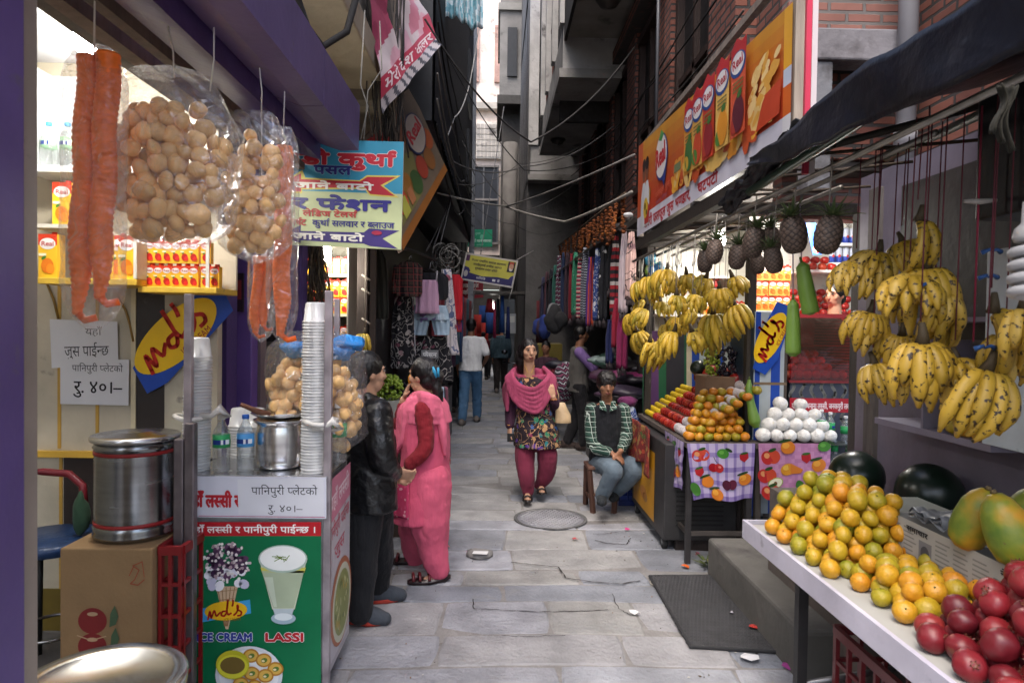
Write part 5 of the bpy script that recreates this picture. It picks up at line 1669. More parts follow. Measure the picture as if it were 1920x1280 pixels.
for k in range(4):
    for i in range(6-k):
        pch((a.x+.04+i*.066+k*.033,SYY+.09+k*.04,a.z+.001+k*.05),(0,0,rnd(0,6)),group='pale pink fruit in the red cabinet')
for i in range(3):pch((b.x-.05-i*.07,SYY+.1,a.z+.001),(0,0,1),group='pale pink fruit in the red cabinet')
a2,b2=P(1480,860,SYY),P(1607,712,SYY)
o=thing('counter_base','dark wavy printed counter base with a red lettered strip','counter',((a2.x+b2.x)/2,SYY+.2,0))
g=G();g.box(a2.x,b2.x,SYY+.02,SYY+.44,0,b2.z-.021,H('3d4048'));g.obj('base_body','paint',o)
D=Decal((a2.x,SYY+.016,a2.z),(b2.x,SYY+.016,a2.z),(b2.x,SYY+.016,b2.z-.021),(a2.x,SYY+.016,b2.z-.021),127,148)
D.rect(0,0,127,148,H('3a3f4e'));D.up()
for i in range(7):D.line([(4+i*20+4*math.sin(t_*.9+i),148-t_*5)for t_ in range(0,20)],6,H('6a6a66'))
D.up();D.rect(0,90,127,117,H('a81f2e'));D.up();D.text('यहाँ ब\u093eना बनाना लस~सी, जनकपुरी लस~सी',4,97,11,H('e6d3d6'),width=119,bold=.03)
D.g.obj('printed_front','print',o)

  # ---- fruit materials and prototypes
fruitmat('orange_skin',[H('76801e'),H('9c841c'),H('b87e1c'),H('bd7018'),H('c07c20')],.38,bscale=160,bump=.35,var=7)
fruitmat('citrus_skin',[H('707c22'),H('a08e1f'),H('b89420'),H('c08f1e'),H('c88a20'),H('c47c1c')],.4,bscale=150,bump=.35,var=7)
fruitmat('lemon_skin',[H('b8a021'),H('cfae20'),H('d8b828')],.4,bscale=120)
fruitmat('pome_skin',[H('4f121c'),H('6a1720'),H('801d26'),H('90342f')],.42,bscale=40,bump=.2,var=9,spots=H('6e3a2c'),sscale=30,sth=.66)
fruitmat('melon_skin',[H('0e1a12'),H('14231a'),H('1c2c20')],.3,bscale=10,bump=.05)
fruitmat('papaya_skin',[H('4a6420'),H('6f7a22'),H('a8841f'),H('c07a1e')],.5,bscale=60,bump=.2,var=9,rw=.12,nw=2.2,spots=H('5a4a20'),sscale=40,sth=.7)
fruitmat('banana_skin',[H('857a20'),H('a3881f'),H('b8952a'),H('c2a53a')],.5,bscale=50,var=8,spots=H('3a2a14'),sscale=55,sth=.62)
fruitmat('ripe_banana',[H('8f7420'),H('a38325'),H('b5922f'),H('bd9f52')],.5,bscale=50,var=8,spots=H('2c1d10'),sscale=62,sth=.575)
fruitmat('gourd_skin',[H('4a6a24'),H('5f8030'),H('6f9038')],.45,bscale=40,bump=.08)
fruitmat('grape_green',[H('6f8a24'),H('93a53a'),H('a9b04a')],.3)
fruitmat('grape_black',[H('0e0c14'),H('1b1624'),H('24202e')],.18)
fruitmat('mango_skin',[H('4f7a24'),H('a8a02c'),H('cf9a1e'),H('cf7a1c')],.4,var=6)
def several(*fs):return lambda*a,**k:random.choice(fs)(*a,**k)
orange=several(*[fruit_proto('orange','mandarin','orange_skin',.035,q,fl,'4a4a20',bumpy=.06)for q,fl in((.12,.86),(.16,.8),(.08,.9))])
citrus=several(*[fruit_proto('orange','yellow green orange','citrus_skin',.0355,q,fl,'55591f',bumpy=.06)for q,fl in((.06,.95),(.1,.9),(.03,1.02),(.08,.93))])
lemon=fruit_proto('lemon','small yellow lemon','lemon_skin',.024,.0,1.05)
pome=several(*[fruit_proto('pomegranate','dark red pomegranate','pome_skin',.0405,q,fl,None,'6a3a2c',bumpy=.1)for q,fl in((.08,.95),(.05,.88),(.1,.92))])
mango=fruit_proto('mango','green and orange mango','mango_skin',.04,.02,1.15)

  # ---- fruit tables at the shop front (table 1 and 2)
T1Y=4.72
a,b=P(1290,829,T1Y),P(1416,829,T1Y)
zt1=a.z
tb=thing('fruit_table','metal legged fruit table under the purple checked cloth','table',((a.x+b.x)/2,5.5,0))
g=G();g.box(a.x-.01,b.x,T1Y,6.35,zt1-.04,zt1-.004,H('5d5550'));g.obj('table_top','wood',tb)
for(xx,yy)in((a.x+.02,T1Y+.03),(b.x-.03,T1Y+.03),(a.x+.02,6.3),(b.x-.03,6.3)):
    g=G();g.box(xx-.018,xx+.018,yy-.018,yy+.018,0,zt1-.041,H('2f2d2e'));g.obj('leg','darkpaint',tb)
g=G();zz=.2;g.box(a.x+.01,a.x+.03,T1Y+.05,6.28,zz,zz+.03,H('35302d'));g.box(a.x+.04,b.x-.05,T1Y+.02,T1Y+.04,zz,zz+.03,H('4a4542'));g.obj('stretcher','darkpaint',tb)
  # printed oilcloth fronts
def fruitprint(D,W,Hh,seed,checks,pink):
    random.seed(seed)
    base=H('a48fb5')if checks else H('b07aa0')
    n=22;m_=12
    for i in range(n):
        for j in range(m_):
            c=base
            if checks:
                k=(i%3==0)+(j%3==0)
                c=H(('b3a6c4','8f7fb0','6f5c98')[k])
            else:
                c=H(random.choice(['b07aa0','a8749a','b884a8']))
            D.rect(W*i/n,Hh*j/m_,W*(i+1)/n,Hh*(j+1)/m_,c)
    D.up()
    items=[(18,78,'apple'),(52,82,'lime'),(84,76,'straw'),(40,56,'cherry'),(14,50,'straw'),(26,30,'orange'),(60,28,'plum'),(86,36,'orange'),(40,8,'orange'),(5,20,'leaf')]if checks else            [(16,72,'apple'),(66,70,'straw'),(84,54,'orange'),(46,46,'pear'),(10,36,'apple'),(22,22,'half'),(70,26,'straw'),(40,92,'orange'),(90,94,'lime'),(14,4,'apple'),(58,6,'leaf')]
    for(u,v,k)in items:
        u=u/100*W;v=v/100*Hh;s=W/100
        if k=='apple':
            D.ell(u-4*s,v,9*s,10*s,H('a82a2a')).ell(u+5*s,v+s,9*s,10*s,H('b8442f'));D.up();D.ell(u-5*s,v+3*s,4*s,4*s,H('c98a5a')).ell(u+3*s,v+11*s,6*s,2.4*s,H('2c4a24'),20)
        if k=='lime':D.ell(u,v,9*s,8*s,H('3f7a2c'));D.up();D.ell(u-2*s,v+2*s,4*s,3*s,H('5f9a40')).ell(u+9*s,v+6*s,6*s,2.4*s,H('24401e'),-30)
        if k=='straw':D.poly([(u-7*s,v+4*s),(u+6*s,v+6*s),(u+7*s,v-2*s),(u+s,v-9*s),(u-6*s,v-4*s)],H('a3222a'));D.up();D.ell(u,v+6*s,6*s,2*s,H('345a28'),12)
        if k=='cherry':D.line([(u-2*s,v+18*s),(u,v+12*s),(u+6*s,v+6*s)],1*s,H('2f3a1c'));D.ell(u-4*s,v,7*s,7.5*s,H('96151f')).ell(u+5*s,v,7*s,7.5*s,H('b02a2a'));D.up();D.ell(u+6*s,v+2*s,2.4*s,2*s,H('d07a70'))
        if k=='orange':D.ell(u,v,10*s,10*s,H('c9762a'));D.up();D.ell(u-3*s,v+3*s,5*s,4.6*s,H('d99a3c')).ell(u-4*s,v+10*s,9*s,2.2*s,H('2c4424'),14)
        if k=='plum':D.ell(u-4*s,v,7*s,8*s,H('4a1c30')).ell(u+6*s,v+s,7*s,8*s,H('5c2438'))
        if k=='pear':D.ell(u-6*s,v,10*s,9*s,H('c98a2c')).poly([(u-2*s,v+9*s),(u+16*s,v-s),(u+13*s,v-7*s),(u-3*s,v-8*s)],H('c0702a'));D.up();D.ell(u-8*s,v+3*s,5*s,4*s,H('d9b04a'))
        if k=='half':D.ell(u,v,11*s,8*s,H('8fa04a'),15);D.up();D.ell(u,v,9.6*s,6.8*s,H('d3d0b8'),15);D.up();D.ell(u,v,2.4*s,3*s,H('6a4a2c'),15)
        if k=='leaf':D.ell(u,v,7*s,12*s,H('3a6b2a'),20)
        D.up()
def cloth_hang(name,label,q,seed,checks,sag=.02,torn=True):
    W,Hh=100,100*(q[3]-q[0]).length/(q[1]-q[0]).length
    D=Decal(*q,W,Hh,step=.0006);fruitprint(D,W,Hh,seed,checks,not checks)
    n=D.n
    for i,p in enumerate(D.g.v):
        p=Vector(p);d=sag*mnoise.noise(Vector((p.x*6,p.y*6,p.z*1.5)))+.4*sag*mnoise.noise(p*15)
        fr_=(q[3].z-p.z)/max(.05,(q[3].z-q[0].z))
        D.g.v[i]=tuple(p+n*(d*(.2+fr_))+Vector((0,0,-.012*math.sin(p.x*21+p.y*17)*fr_)))
    return tag(D.g.obj(name,'print'),label,'tablecloth')
yf=T1Y-.012
cloth_hang('tablecloth','purple checked fruit print cloth hanging in front of the mandarin table',[P(1300,935,yf),P(1412,938,yf),P(1416,831,yf),P(1288,831,yf)],3,True)
xf=a.x-.022
cloth_hang('tablecloth','narrow fruit print cloth hanging down the alley side of the table',[Vector((xf,5.3,zt1-.42)),Vector((xf,T1Y+.1,zt1-.36)),Vector((xf,T1Y+.02,zt1-.004)),Vector((xf,5.3,zt1-.004))],5,True,.05)
a2,b2=P(1418,829,T1Y),P(1558,829,T1Y)
tb2=thing('fruit_table','low fruit table under the pink fruit print cloth','table',((a2.x+b2.x)/2,5,0))
g=G();g.box(a2.x,b2.x,T1Y,SYY-.02,zt1-.04,zt1-.004,H('5d5550'));g.obj('table_top','wood',tb2)
for xx in(a2.x+.03,b2.x-.03):
    g=G();g.box(xx-.02,xx+.02,T1Y+.02,T1Y+.06,0,zt1-.041,H('3a3531'));g.obj('leg','wood',tb2)
cloth_hang('tablecloth','pink fruit print cloth in front of the white wrapped melons',[P(1426,926,yf),P(1554,916,yf),P(1558,831,yf),P(1422,831,yf)],8,False,.012)
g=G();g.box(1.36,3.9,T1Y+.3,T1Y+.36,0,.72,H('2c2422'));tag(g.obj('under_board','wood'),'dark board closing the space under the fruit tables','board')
  # mandarin pyramid, stepped back from the front edge
random.seed(21)
rows=7
for k in range(rows):
    n=8-(k//2)-(1 if k>4 else 0);z=zt1+.002+k*.049
    for d in range(2 if k<rows-1 else 1):
        for i in range(n):
            x_=a.x+.03+(k*.03)+i*.066
            if x_>b.x-.04+.0:continue
            orange((x_+rnd(-.004,.004),T1Y+.06+k*.046+d*.05+rnd(-.004,.004),z+d*.002),(rnd(-.5,.5),rnd(-.5,.5),rnd(0,6)),rnd(.92,1.05),label='mandarin in the stepped pile on the purple checked table',group='mandarins piled on the checked table')
  # left flank: rows running along the alley (mandarins, wrapped fruit, apples, lemons)
mk('foamwrap',.6,var=.1,scale=30,bump=.9,bscale=90,col=(.5,.46,.47))
wr=fruit_proto('wrapped_fruit','fruit in white foam net','foamwrap',.037,.05,1.0)
for(i0,pr,lab,grp,y0,n,r_)in((0,orange,'mandarin in the row along the alley side of the checked table','mandarins along the alley side',T1Y+.1,3,.036),(1,wr,'foam wrapped fruit between the mandarins and the apples','foam wrapped fruit beside the apples',4.95,4,.037),(2,apple,'red apple piled on the table behind the wrapped fruit','red apples piled on the table',5.23,10,.038),(3,lemon,'yellow lemon at the far end of the fruit table','lemons at the far end of the table',5.96,6,.024)):
    for d in range(n if pr is not lemon else 7):
        for k in range(8):
            sp=.07 if pr is not lemon else .05
            pr((a.x+.05+k*sp*.95+rnd(-.003,.003),y0+d*sp+rnd(-.003,.003),zt1+.002+k*.047*(1 if pr is not lemon else .7)),(rnd(-.4,.4),rnd(-.4,.4),rnd(0,6)),1.0,label=lab,group=grp)
tom=fruit_proto('pomegranate','large red pomegranate on top of the apples','apple_skin',.058,.1,.92,'3a2a1a')
for i in range(7):tom((a.x+.44+rnd(-.06,.08),5.25+i*.09,zt1+.34+rnd(-.02,.05)),(rnd(-.4,.4),rnd(-.4,.4),rnd(0,6)),1,label='large red fruit crowning the apple pile',group='large red fruit on the apple pile')
g=G();g.box(a.x+.15,b.x,5.1,6.2,zt1,zt1+.12,H('6d5744'));tag(g.obj('display_box','card'),'brown box lifting the fruit at the back of the table','box')
p=P(1365,700,5.3);g=G();g.box(p.x-.2,p.x+.2,5.2,5.5,zt1+.121,p.z-.02,H('7d6450'));tag(g.obj('cardboard_box','card',bevel=.004),'printed cardboard box below the black grapes','box')
  # grapes: many berries, each bunch one thing
def grapes(label,c,sx,sy,sz,mat,n,r_):
    g=G();
    for i in range(n):
        u=Vector((rnd(-1,1),rnd(-1,1),rnd(-1,1)))
        if u.length>1:u.normalize()
        g.ell(Vector(c)+Vector((u.x*sx,u.y*sy,u.z*sz)),r_*rnd(.85,1.1),(1,1,1),9,6)
    return tag(g.obj('grape_bunch',mat),label,'grapes')
grapes('loose bunch of black grapes beside the shop post',P(1368,680,5.3),.12,.08,.12,'grape_black',150,.014)
grapes('trailing green grapes beside the black ones',P(1335,678,5.35),.06,.06,.13,'grape_green',90,.012)
p=P(1310,690,5.6);g=G();g.ell(p,(.07,.07,.065),(1,1,1),20,12);tag(g.obj('melon','melon_skin'),'small dark melon behind the red fruit','melon')
for i,(px,py)in enumerate(((1365,640),(1380,636),(1374,618))):mango(P(px,py,5.6),(0,0,i),label='mango resting above the black grapes',group='mangoes above the black grapes')
  # long green gourd lying on the pile
def gourd(label,pts,rs):
    t=thing('bottle_gourd',label,'gourd',pts[0]);g=G();P_=[Vector(p)for p in pts]
    fp=[];fr_=[]
    for i in range(len(P_)-1):
        for j in range(6):
            s_=j/6;s2=s_*s_*(3-2*s_);fp.append(P_[i].lerp(P_[i+1],s_));fr_.append(rs[i]+(rs[i+1]-rs[i])*s2)
    fp.append(P_[-1]);fr_.append(rs[-1])
    g.tube(fp,fr_,(1,1,1),18);g.obj('gourd_body','gourd_skin',t)
    g=G();d=(P_[0]-P_[1]).normalized();g.tube([P_[0],P_[0]+d*.025],[.007,.005],H('5a6a2c'),8);g.obj('stalk','leaf',t)
gourd('pale green bottle gourd leaning behind the mandarin pile',[P(1405,712,4.86),P(1404,728,4.85),P(1407,752,4.83),P(1415,790,4.8),P(1419,802,4.79)],[.012,.026,.028,.042,.02])
gourd('dark green gourd hanging high before the apple shelf',[P(1503,492,2.92),P(1505,500,2.92),P(1512,545,2.92),P(1520,585,2.92),P(1521,590,2.92)],[.012,.028,.034,.036,.012])
gourd('pale dark green gourd hanging lower beside the oval sign',[P(1487,562,3.0),P(1487,572,3.0),P(1487,610,3.0),P(1487,660,3.0),P(1487,668,3.0)],[.01,.024,.03,.033,.014])
for(p0,p1,l)in((P(1503,492,2.92),P(1500,380,2.92),'thin string holding the higher green gourd'),(P(1487,562,3.0),P(1487,400,3.0),'thin string holding the lower green gourd')):
    g=G();g.tube([p0,p1],.003,H('9a8a9a'),5);tag(g.obj('string','matte'),l,'string')
  # white net wrapped melons
mk('netwrap',.75,var=.12,scale=60,bump=1.0,bscale=120,col=(.78,.77,.74),stain=((.66,.52,.16),11,.6))
wm=fruit_proto('wrapped_melon','melon in white foam net','netwrap',.052,.06,.9)
random.seed(5)
for k,(n,y_)in enumerate(((6,0),(5,.05),(4,.1),(2,.15))):
    for i in range(n):wm((a2.x+.07+k*.048+i*.096+(.05 if k==3 else 0)*i,T1Y+.06+y_*.4,zt1+.002+k*.073),(rnd(-.6,.6),rnd(-.6,.6),rnd(0,6)),rnd(.92,1.05),label='pale melon in a white foam net on the pink cloth table',group='white wrapped melons on the pink table')
  # green bottles beside
for(px,py,k)in((1540,800,0),(1560,806,1),(1585,812,2),(1566,846,3),(1594,846,4)):
    p=P(px,py,4.8);
    b_=green_b((p.x,4.8+.03*(k%2),p.z-.1),(0,0,k),.9,label='green tinted bottle stored beside the wrapped melons',group='bottles beside the wrapped melons')
o=thing('bottle_shelf','low wire shelf for bottles beside the wrapped melons','shelf',P(1570,838,4.8))
p0,p1=P(1525,824,4.8),P(1610,824,4.8);g=G();g.box(p0.x,p1.x,4.73,4.89,p0.z-.028,p0.z-.02,H('3c4240'));g.box(p0.x,p1.x,4.73,4.89,p0.z-.22,p0.z-.21,H('3c4240'));g.obj('board','darkpaint',o)

  # ---- bananas: one banana, bunches as things with bananas as parts
def banana_bunch(n,seed,mat,L_=.2,arc=(-80,80),curl=2.0,rw=.0195,layers=2):
    random.seed(seed)
    t=thing('banana_bunch','banana bunch','bananas',(0,0,0))
    for i in range(n):
        row=i%layers;k=i//layers;m_=(n+layers-1)//layers
        a_=R(arc[0]+(arc[1]-arc[0])*(k+.5*row)/max(1,m_-.5))+rnd(-.12,.12)
        out=Vector((math.sin(a_),-math.cos(a_),0));sd=Vector((-out.y,out.x,0))
        g=G();pts=[];rs=[]
        LL=L_*rnd(.78,1.1);R0=LL*.62;cu=curl*rnd(.8,1.15);tw=rnd(-.35,.35);ri=rw*rnd(.88,1.1)
        for j in range(13):
            s_=j/12;an=s_*cu-.15
            rr=.026+R0*math.sin(an)*(.66,.5,.36)[row];z=-R0*(1-math.cos(an))*.95-.02
            rr=max(rr,.012)
            pts.append(out*rr+sd*(tw*.05*s_*s_)+Vector((0,0,z+.004-row*.014)))
            rs.append(ri*(.42 if j==0 else .6 if j==1 else .95 if j==2 else 1.05 if 3<=j<=9 else .85 if j==10 else .5 if j==11 else .3))
        g.tube(pts,rs,(1,1,1),6,smooth=True)
        g.obj('banana',mat,t)
    g=G();g.tube([(0,0,.05),(.004,-.004,.02),(0,-.008,-.012)],[.008,.013,.02],H('3a2f1c'),9);g.obj('stalk','wood',t)
    return t
random.seed(3)
bp=[Proto(banana_bunch(*q))for q in((13,1,'banana_skin',.19,(-85,70),2.0),(17,2,'banana_skin',.17,(-95,95),1.8),(9,3,'banana_skin',.2,(-40,80),2.3),(12,4,'banana_skin',.18,(-70,30),1.5))]
rp=[Proto(banana_bunch(*q))for q in((11,11,'ripe_banana',.21,(-75,60),1.9,.021),(8,12,'ripe_banana',.19,(-20,90),2.3,.021),(18,13,'ripe_banana',.15,(-80,80),2.2,.019),(9,14,'ripe_banana',.22,(-90,20),1.6,.021))]
def hang(px,py,X,pr,sc,rz,label,grp=None,top=None,tilt=(0,0),zt=2.27):
    p=PX(px,py,X)
    o=pr(p,(tilt[0],tilt[1],rz),sc,label=label,group=grp)
    g=G();zt=max(zt,p.z+.1);g.tube([p+Vector((0,0,.06)),Vector((p.x+.01,p.y,zt))],.0022,H('8d857c' if px<1420 else '5a2630'),5)
    tag(g.obj('string','matte'),'thin string holding one of the banana bunches at the shop front' if grp else 'string holding '+label[:70],'string','strings of the banana bunches' if grp else None)
names=['top','second','third','fourth']
lay=[(1192,528,1.26,0),(1222,518,1.28,1),(1248,505,1.3,2),(1290,512,1.42,0),(1330,516,1.5,1),(1372,522,1.6,2),(1318,534,1.62,1),
       (1188,580,1.26,1),(1215,586,1.27,0),(1240,572,1.29,2),(1268,552,1.3,1),(1295,556,1.34,0),(1340,580,1.5,2),(1380,575,1.6,1),
       (1236,538,1.36,1),(1275,528,1.46,2),(1352,538,1.5,1),(1205,560,1.34,2),(1310,575,1.45,1),(1362,568,1.66,0),(1245,600,1.36,1),(1275,592,1.4,0),(1335,612,1.55,2),(1240,640,1.34,2),
       (1192,622,1.26,0),(1222,632,1.27,1),(1262,622,1.32,2),(1292,622,1.36,0),(1318,608,1.44,1),(1360,602,1.56,0)]
lookw=['yellow','greenish yellow','brown flecked yellow','bright yellow','dull yellow']
for i,(px,py,X,k)in enumerate(lay):
    near='beside the checked scarf' if px<1200 else 'above the red fruit' if px<1260 else 'before the lit cartons' if px<1350 else 'by the dark shop post'
    lev='top' if py<540 else 'middle' if py<600 else 'lowest'
    hang(px+rnd(-6,6),py+rnd(-7,7),X,bp[(k+i)%4],rnd(.95,1.18),rnd(-1.3,.9),'%s bananas in the %s tier hanging %s'%(lookw[i%5],lev,near),'bananas hanging at the shop front',tilt=(rnd(-.35,.35),rnd(-.45,.45)))
rl=[(1720,425,1.36,0,1.0,.3,'topmost ripe bananas hanging alone on the dark panel'),(1605,512,1.33,1,.95,-.5,'small speckled bananas hanging next to the wooden post'),(1645,488,1.4,0,1.05,.2,'curved speckled bananas above the row of short ones'),(1735,515,1.38,1,1.1,-.2,'green tinged bananas right below the topmost ones'),(1705,540,1.33,0,1.15,.3,'long bananas tied with a blue clip'),
      (1630,600,1.36,2,1.02,0,'tight rounded bananas with many black spots, upper of two'),(1636,698,1.36,2,1.02,.2,'tight rounded bananas with many black spots, lower of two'),(1752,595,1.44,2,.95,.4,'dark bananas half hidden behind the large ripe ones'),(1725,655,1.3,0,1.3,.15,'largest ripe yellow bananas in front of the fruit shelf'),
      (1858,595,1.42,0,1.1,.4,'broad ripe bananas hanging on the pink string'),(1850,705,1.4,1,1.2,-.6,'curled ripe bananas before the white board'),(1690,470,1.48,1,.9,-.3,'shadowed ripe bananas tucked behind the topmost ones'),(1672,560,1.45,0,.9,.5,'small bananas between the rounded pair and the clipped ones'),(1762,560,1.4,1,.9,.6,'bananas leaning out on the dark panel side of the clipped ones'),(1690,640,1.44,2,.9,-.4,'short bananas wedged beside the largest ripe ones'),(1790,690,1.42,0,.9,.2,'bananas hanging in front of the boxed oranges'),(1886,640,1.5,1,.95,0,'bananas partly covering the white board'),(1915,590,1.4,1,1.0,.3,'bananas cut by the picture edge under the spiral lamp')]
for(px,py,X,k,sc,rz,lab)in rl:hang(px,py-16,X,rp[(k+(px//7))%4 if k!=2 else 2],sc*.88,rz,lab,None,tilt=(rnd(-.35,.45),rnd(-.5,.5)),zt=2.34)
for(px,py,X)in((1738,536,1.33),(1846,652,1.38),(1852,470+50,1.5),(1858,472,1.5)):
    p=PX(px,py,X);g=G();g.tube([p+Vector((-.03,0,-.004)),p+Vector((-.01,-.01,.006)),p,p+Vector((.01,-.01,.006)),p+Vector((.03,0,0))],[.008,.005,.003,.005,.008],H('22497f'),8)
    tag(g.obj('string_clip','plastic'),{536:'blue plastic knot on the long bananas',652:'blue plastic knot under the broad ripe bananas',520:'lower blue knot on the loose pink string',472:'upper blue knot on the loose pink string'}[py],'tie')
g=G();p0,p1=PX(1838,320,1.5),PX(1825,640,1.5);g.tube([p0+Vector((0,0,.2)),p1],.003,H('8a2740'),6);p=PX(1838,378,1.48);g.tube([p+Vector((-.05,0,0)),p,p+Vector((.05,0,.005))],[.006,.01,.006],H('9a9490'),6);tag(g.obj('string','matte'),'loose pink string with a pale knot before the dark panel','string')
  # loose hook wires
g=G();g.tube([(0,0,0),(.004,0,-.15),(.015,-.01,-.17),(.02,0,-.14)],.003,H('a8a49c'),4)
hk=Proto(tag(g.obj('wire_hook','dullmetal'),'loose wire hook dangling from the rail above the bananas','hook'))
for k in range(40):hk((random.choice((1.26,1.42,1.62)),rnd(3.4,6.2),2.27),(rnd(-.1,.1),rnd(-.1,.1),rnd(0,6)),rnd(.6,1.4),group='wire hooks on the rail above the bananas')

  # ---- pineapples
mk('pine_skin',.6,var=.3,scale=12,bump=.3,bscale=50,rand=.2)
def pineapple():
    t=thing('pineapple','pineapple','pineapple',(0,0,0))
    g=G();n,m_=80,60;vs=[]
    rg=[]
    for i in range(m_+1):
        v=i/m_;ph=-math.pi/2+math.pi*v
        ring=[]
        for j in range(n):
            a_=2*math.pi*j/n
            u1=(j/n*10+v*9)%1;u2=(j/n*10-v*9)%1
            b_=min(min(u1,1-u1),min(u2,1-u2));bb_=1+.05*min(1,b_/.3)
            rr=.066*(math.cos(ph)**.62 if math.cos(ph)>0 else 0)*bb_
            ring.append(Vector((rr*math.cos(a_),rr*math.sin(a_),.095*math.sin(ph)*bb_)))
        rg.append(ring)
    cols=[]
    n_=len(rg[0]);vs=[p for r in rg for p in r];fs=[]
    for i in range(m_):
        for j in range(n):
            fs.append((i*n+j,i*n+(j+1)%n,(i+1)*n+(j+1)%n,(i+1)*n+j))
            v=(i+.5)/m_;u1=((j+.5)/n*10+v*9)%1;u2=((j+.5)/n*10-v*9)%1
            b_=min(min(u1,1-u1),min(u2,1-u2));cols.append(H('57483f')if b_>.13 else H('332a25'))
    g.add(vs,fs,cols,True);g.obj('fruit_body','pine_skin',t)
    g=G()
    for k in range(26):
        a_=k*2.4;e=.25+.9*(k/26);L_=rnd(.09,.15)*(1.1-.4*k/26);d=Vector((math.cos(a_)*math.cos(e),math.sin(a_)*math.cos(e),math.sin(e)))
        sd_=Vector((-math.sin(a_),math.cos(a_),0));up_=sd_.cross(d)*-1;base=Vector((.018*math.cos(a_),.018*math.sin(a_),.09+.03*k/26));prev=None
        for s_ in range(7):
            t_=s_/6;w_=.011*(1-t_)**.7+.0005;c=base+d*L_*t_+Vector((0,0,-.05*t_*t_*(1-e/1.3)))
            cur=(c-sd_*w_,c+Vector((0,0,-.003)),c+sd_*w_)
            if prev:
                g.poly([prev[0],prev[1],cur[1],cur[0]],H(random.choice(['3a4a2c','4a5a36','5d6640'])),True);g.poly([prev[1],prev[2],cur[2],cur[1]],H('42522f'),True)
            prev=cur
    g.obj('leaf_crown','leaf',t)
    return Proto(t)
pine=pineapple()
pl=[(1322,490,1.28,1.0,'small dark pineapple above the lit cartons'),(1340,472,1.22,1.0,'pale grey pineapple nearest the bananas'),(1382,482,1.34,1.0,'dark pineapple between the pale one and the cluster'),(1413,455,1.24,1.08,'large pale pineapple in front of the shop post'),(1446,452,1.42,1.05,'dark pineapple behind the large pale one'),(1450,488,1.30,.9,'small pineapple hanging lowest under the cluster'),
      (1488,440,1.25,1.15,'dark pineapple above the hanging gourds'),(1420,495,1.5,.85,'small pineapple behind the shop post'),(1553,440,1.24,1.05,'pineapple hanging alone next to the glowing bulb')]
random.seed(9)
for(px,py,X,sc,lab)in pl:
    p=PX(px,py,X);pine(p,(rnd(-.2,.2),rnd(-.2,.2),rnd(0,6)),sc*.7,label=lab,group='pineapples hanging from the rail')
    g=G();g.tube([p+Vector((0,0,.1)),(p.x+.01,p.y,2.3)],.003,H('8d877f'),5);tag(g.obj('string','matte'),'string of the '+lab,'string')
c=PX(1232,505,1.4);g=G()
for k in range(20):g.ell(c+Vector((rnd(-.08,.08),rnd(-.05,.05),rnd(-.12,.1))),(.04,.03,.05),H(random.choice(['2f6f8a','4a8fa8','6fae9a','24507a','8fb84a'])),8,6,jit=.4)
tag(g.obj('packet_bundle','bluewrap'),'bundle of blue and green foil packets behind the upper bananas','packets')

  # ---- stall side wall, shelf with oranges, watermelons
WX=2.25
o=thing('stall_wall','lilac grey side wall behind the ripe bananas','wall',(WX,2.8,0))
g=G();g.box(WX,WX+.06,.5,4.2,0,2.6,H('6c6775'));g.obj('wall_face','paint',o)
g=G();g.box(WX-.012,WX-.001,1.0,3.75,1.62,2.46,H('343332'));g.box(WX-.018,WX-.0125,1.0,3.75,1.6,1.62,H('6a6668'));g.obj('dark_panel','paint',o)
sh=thing('box_shelf','pale boxed wall shelf holding yellow oranges','shelf',(2.1,3.4,1.1))
sa,sb=PX(1640,782,WX-.24),PX(1858,832,WX-.24)
g=G();g.box(WX-.24,WX-.001,sb.y,sa.y,sa.z-.03,sa.z,H('8a8494'));g.box(WX-.24,WX-.001,sb.y-.015,sb.y,sa.z+.001,sa.z+.5,H('8f8a98'));g.box(WX-.24,WX-.001,PX(1730,800,WX-.24).y,PX(1730,800,WX-.24).y+.015,sa.z+.001,sa.z+.42,H('8a8494'));g.box(WX-.24,WX-.001,sb.y,sa.y,sa.z+.5,sa.z+.52,H('86808f'))
g.obj('board','paint',sh)
ya,yb=sb.y+.05,PX(1735,800,WX-.24).y-.04
n=int((ya-yb)/-.078)
for k in range(4):
    for i in range(n):
        citrus((WX-.2+.02*k,ya+i*.078+(k%2)*.03,sa.z+.001+k*.068),(rnd(-.5,.5),rnd(-.5,.5),rnd(0,6)),1,label='yellow orange stacked in the boxed wall shelf',group='oranges in the boxed wall shelf')
wb0,wb1=PX(1862,700,WX-.3),PX(1940,700,WX-.3)
g=G();g.box(WX-.3,WX-.26,1.4,sb.y-.03,PX(1880,840,WX-.3).z,1.98,H('c3ccd2'));tag(g.obj('white_board','paint',bevel=.003),'white painted board at the near end of the wall shelf','board')
wmel=[]
for(px,py,Y,r_,lab)in((1606,892,3.62,.142,'dark round watermelon beside the pink cloth'),(1742,925,3.2,.150,'dark oval watermelon behind the papayas')):
    p=P(px,py,Y);g=G();g.ell(p,(r_,r_,r_*.95),(1,1,1),32,20,jit=.03);tag(g.obj('watermelon','melon_skin'),lab,'watermelon')
ledge_z=P(1606,892,3.62).z-.142
o=thing('stall_ledge','low grey ledge carrying the watermelons','ledge',(2.0,3.4,0))
g=G();g.box(1.62,WX-.001,2.95,3.95,.05,ledge_z,H('5d5550'));g.obj('ledge_block','concrete',o)
g=G();g.sheet(lambda u,v:Vector((1.7+.35*u,3.0+.25*v,ledge_z+.012+.02*mnoise.noise(Vector((u*5,v*5,0))))),14,10,H('8a8a88'));tag(g.obj('plastic_sheet','tarp',solid=.002),'crumpled grey plastic under the oval watermelon','sheet')

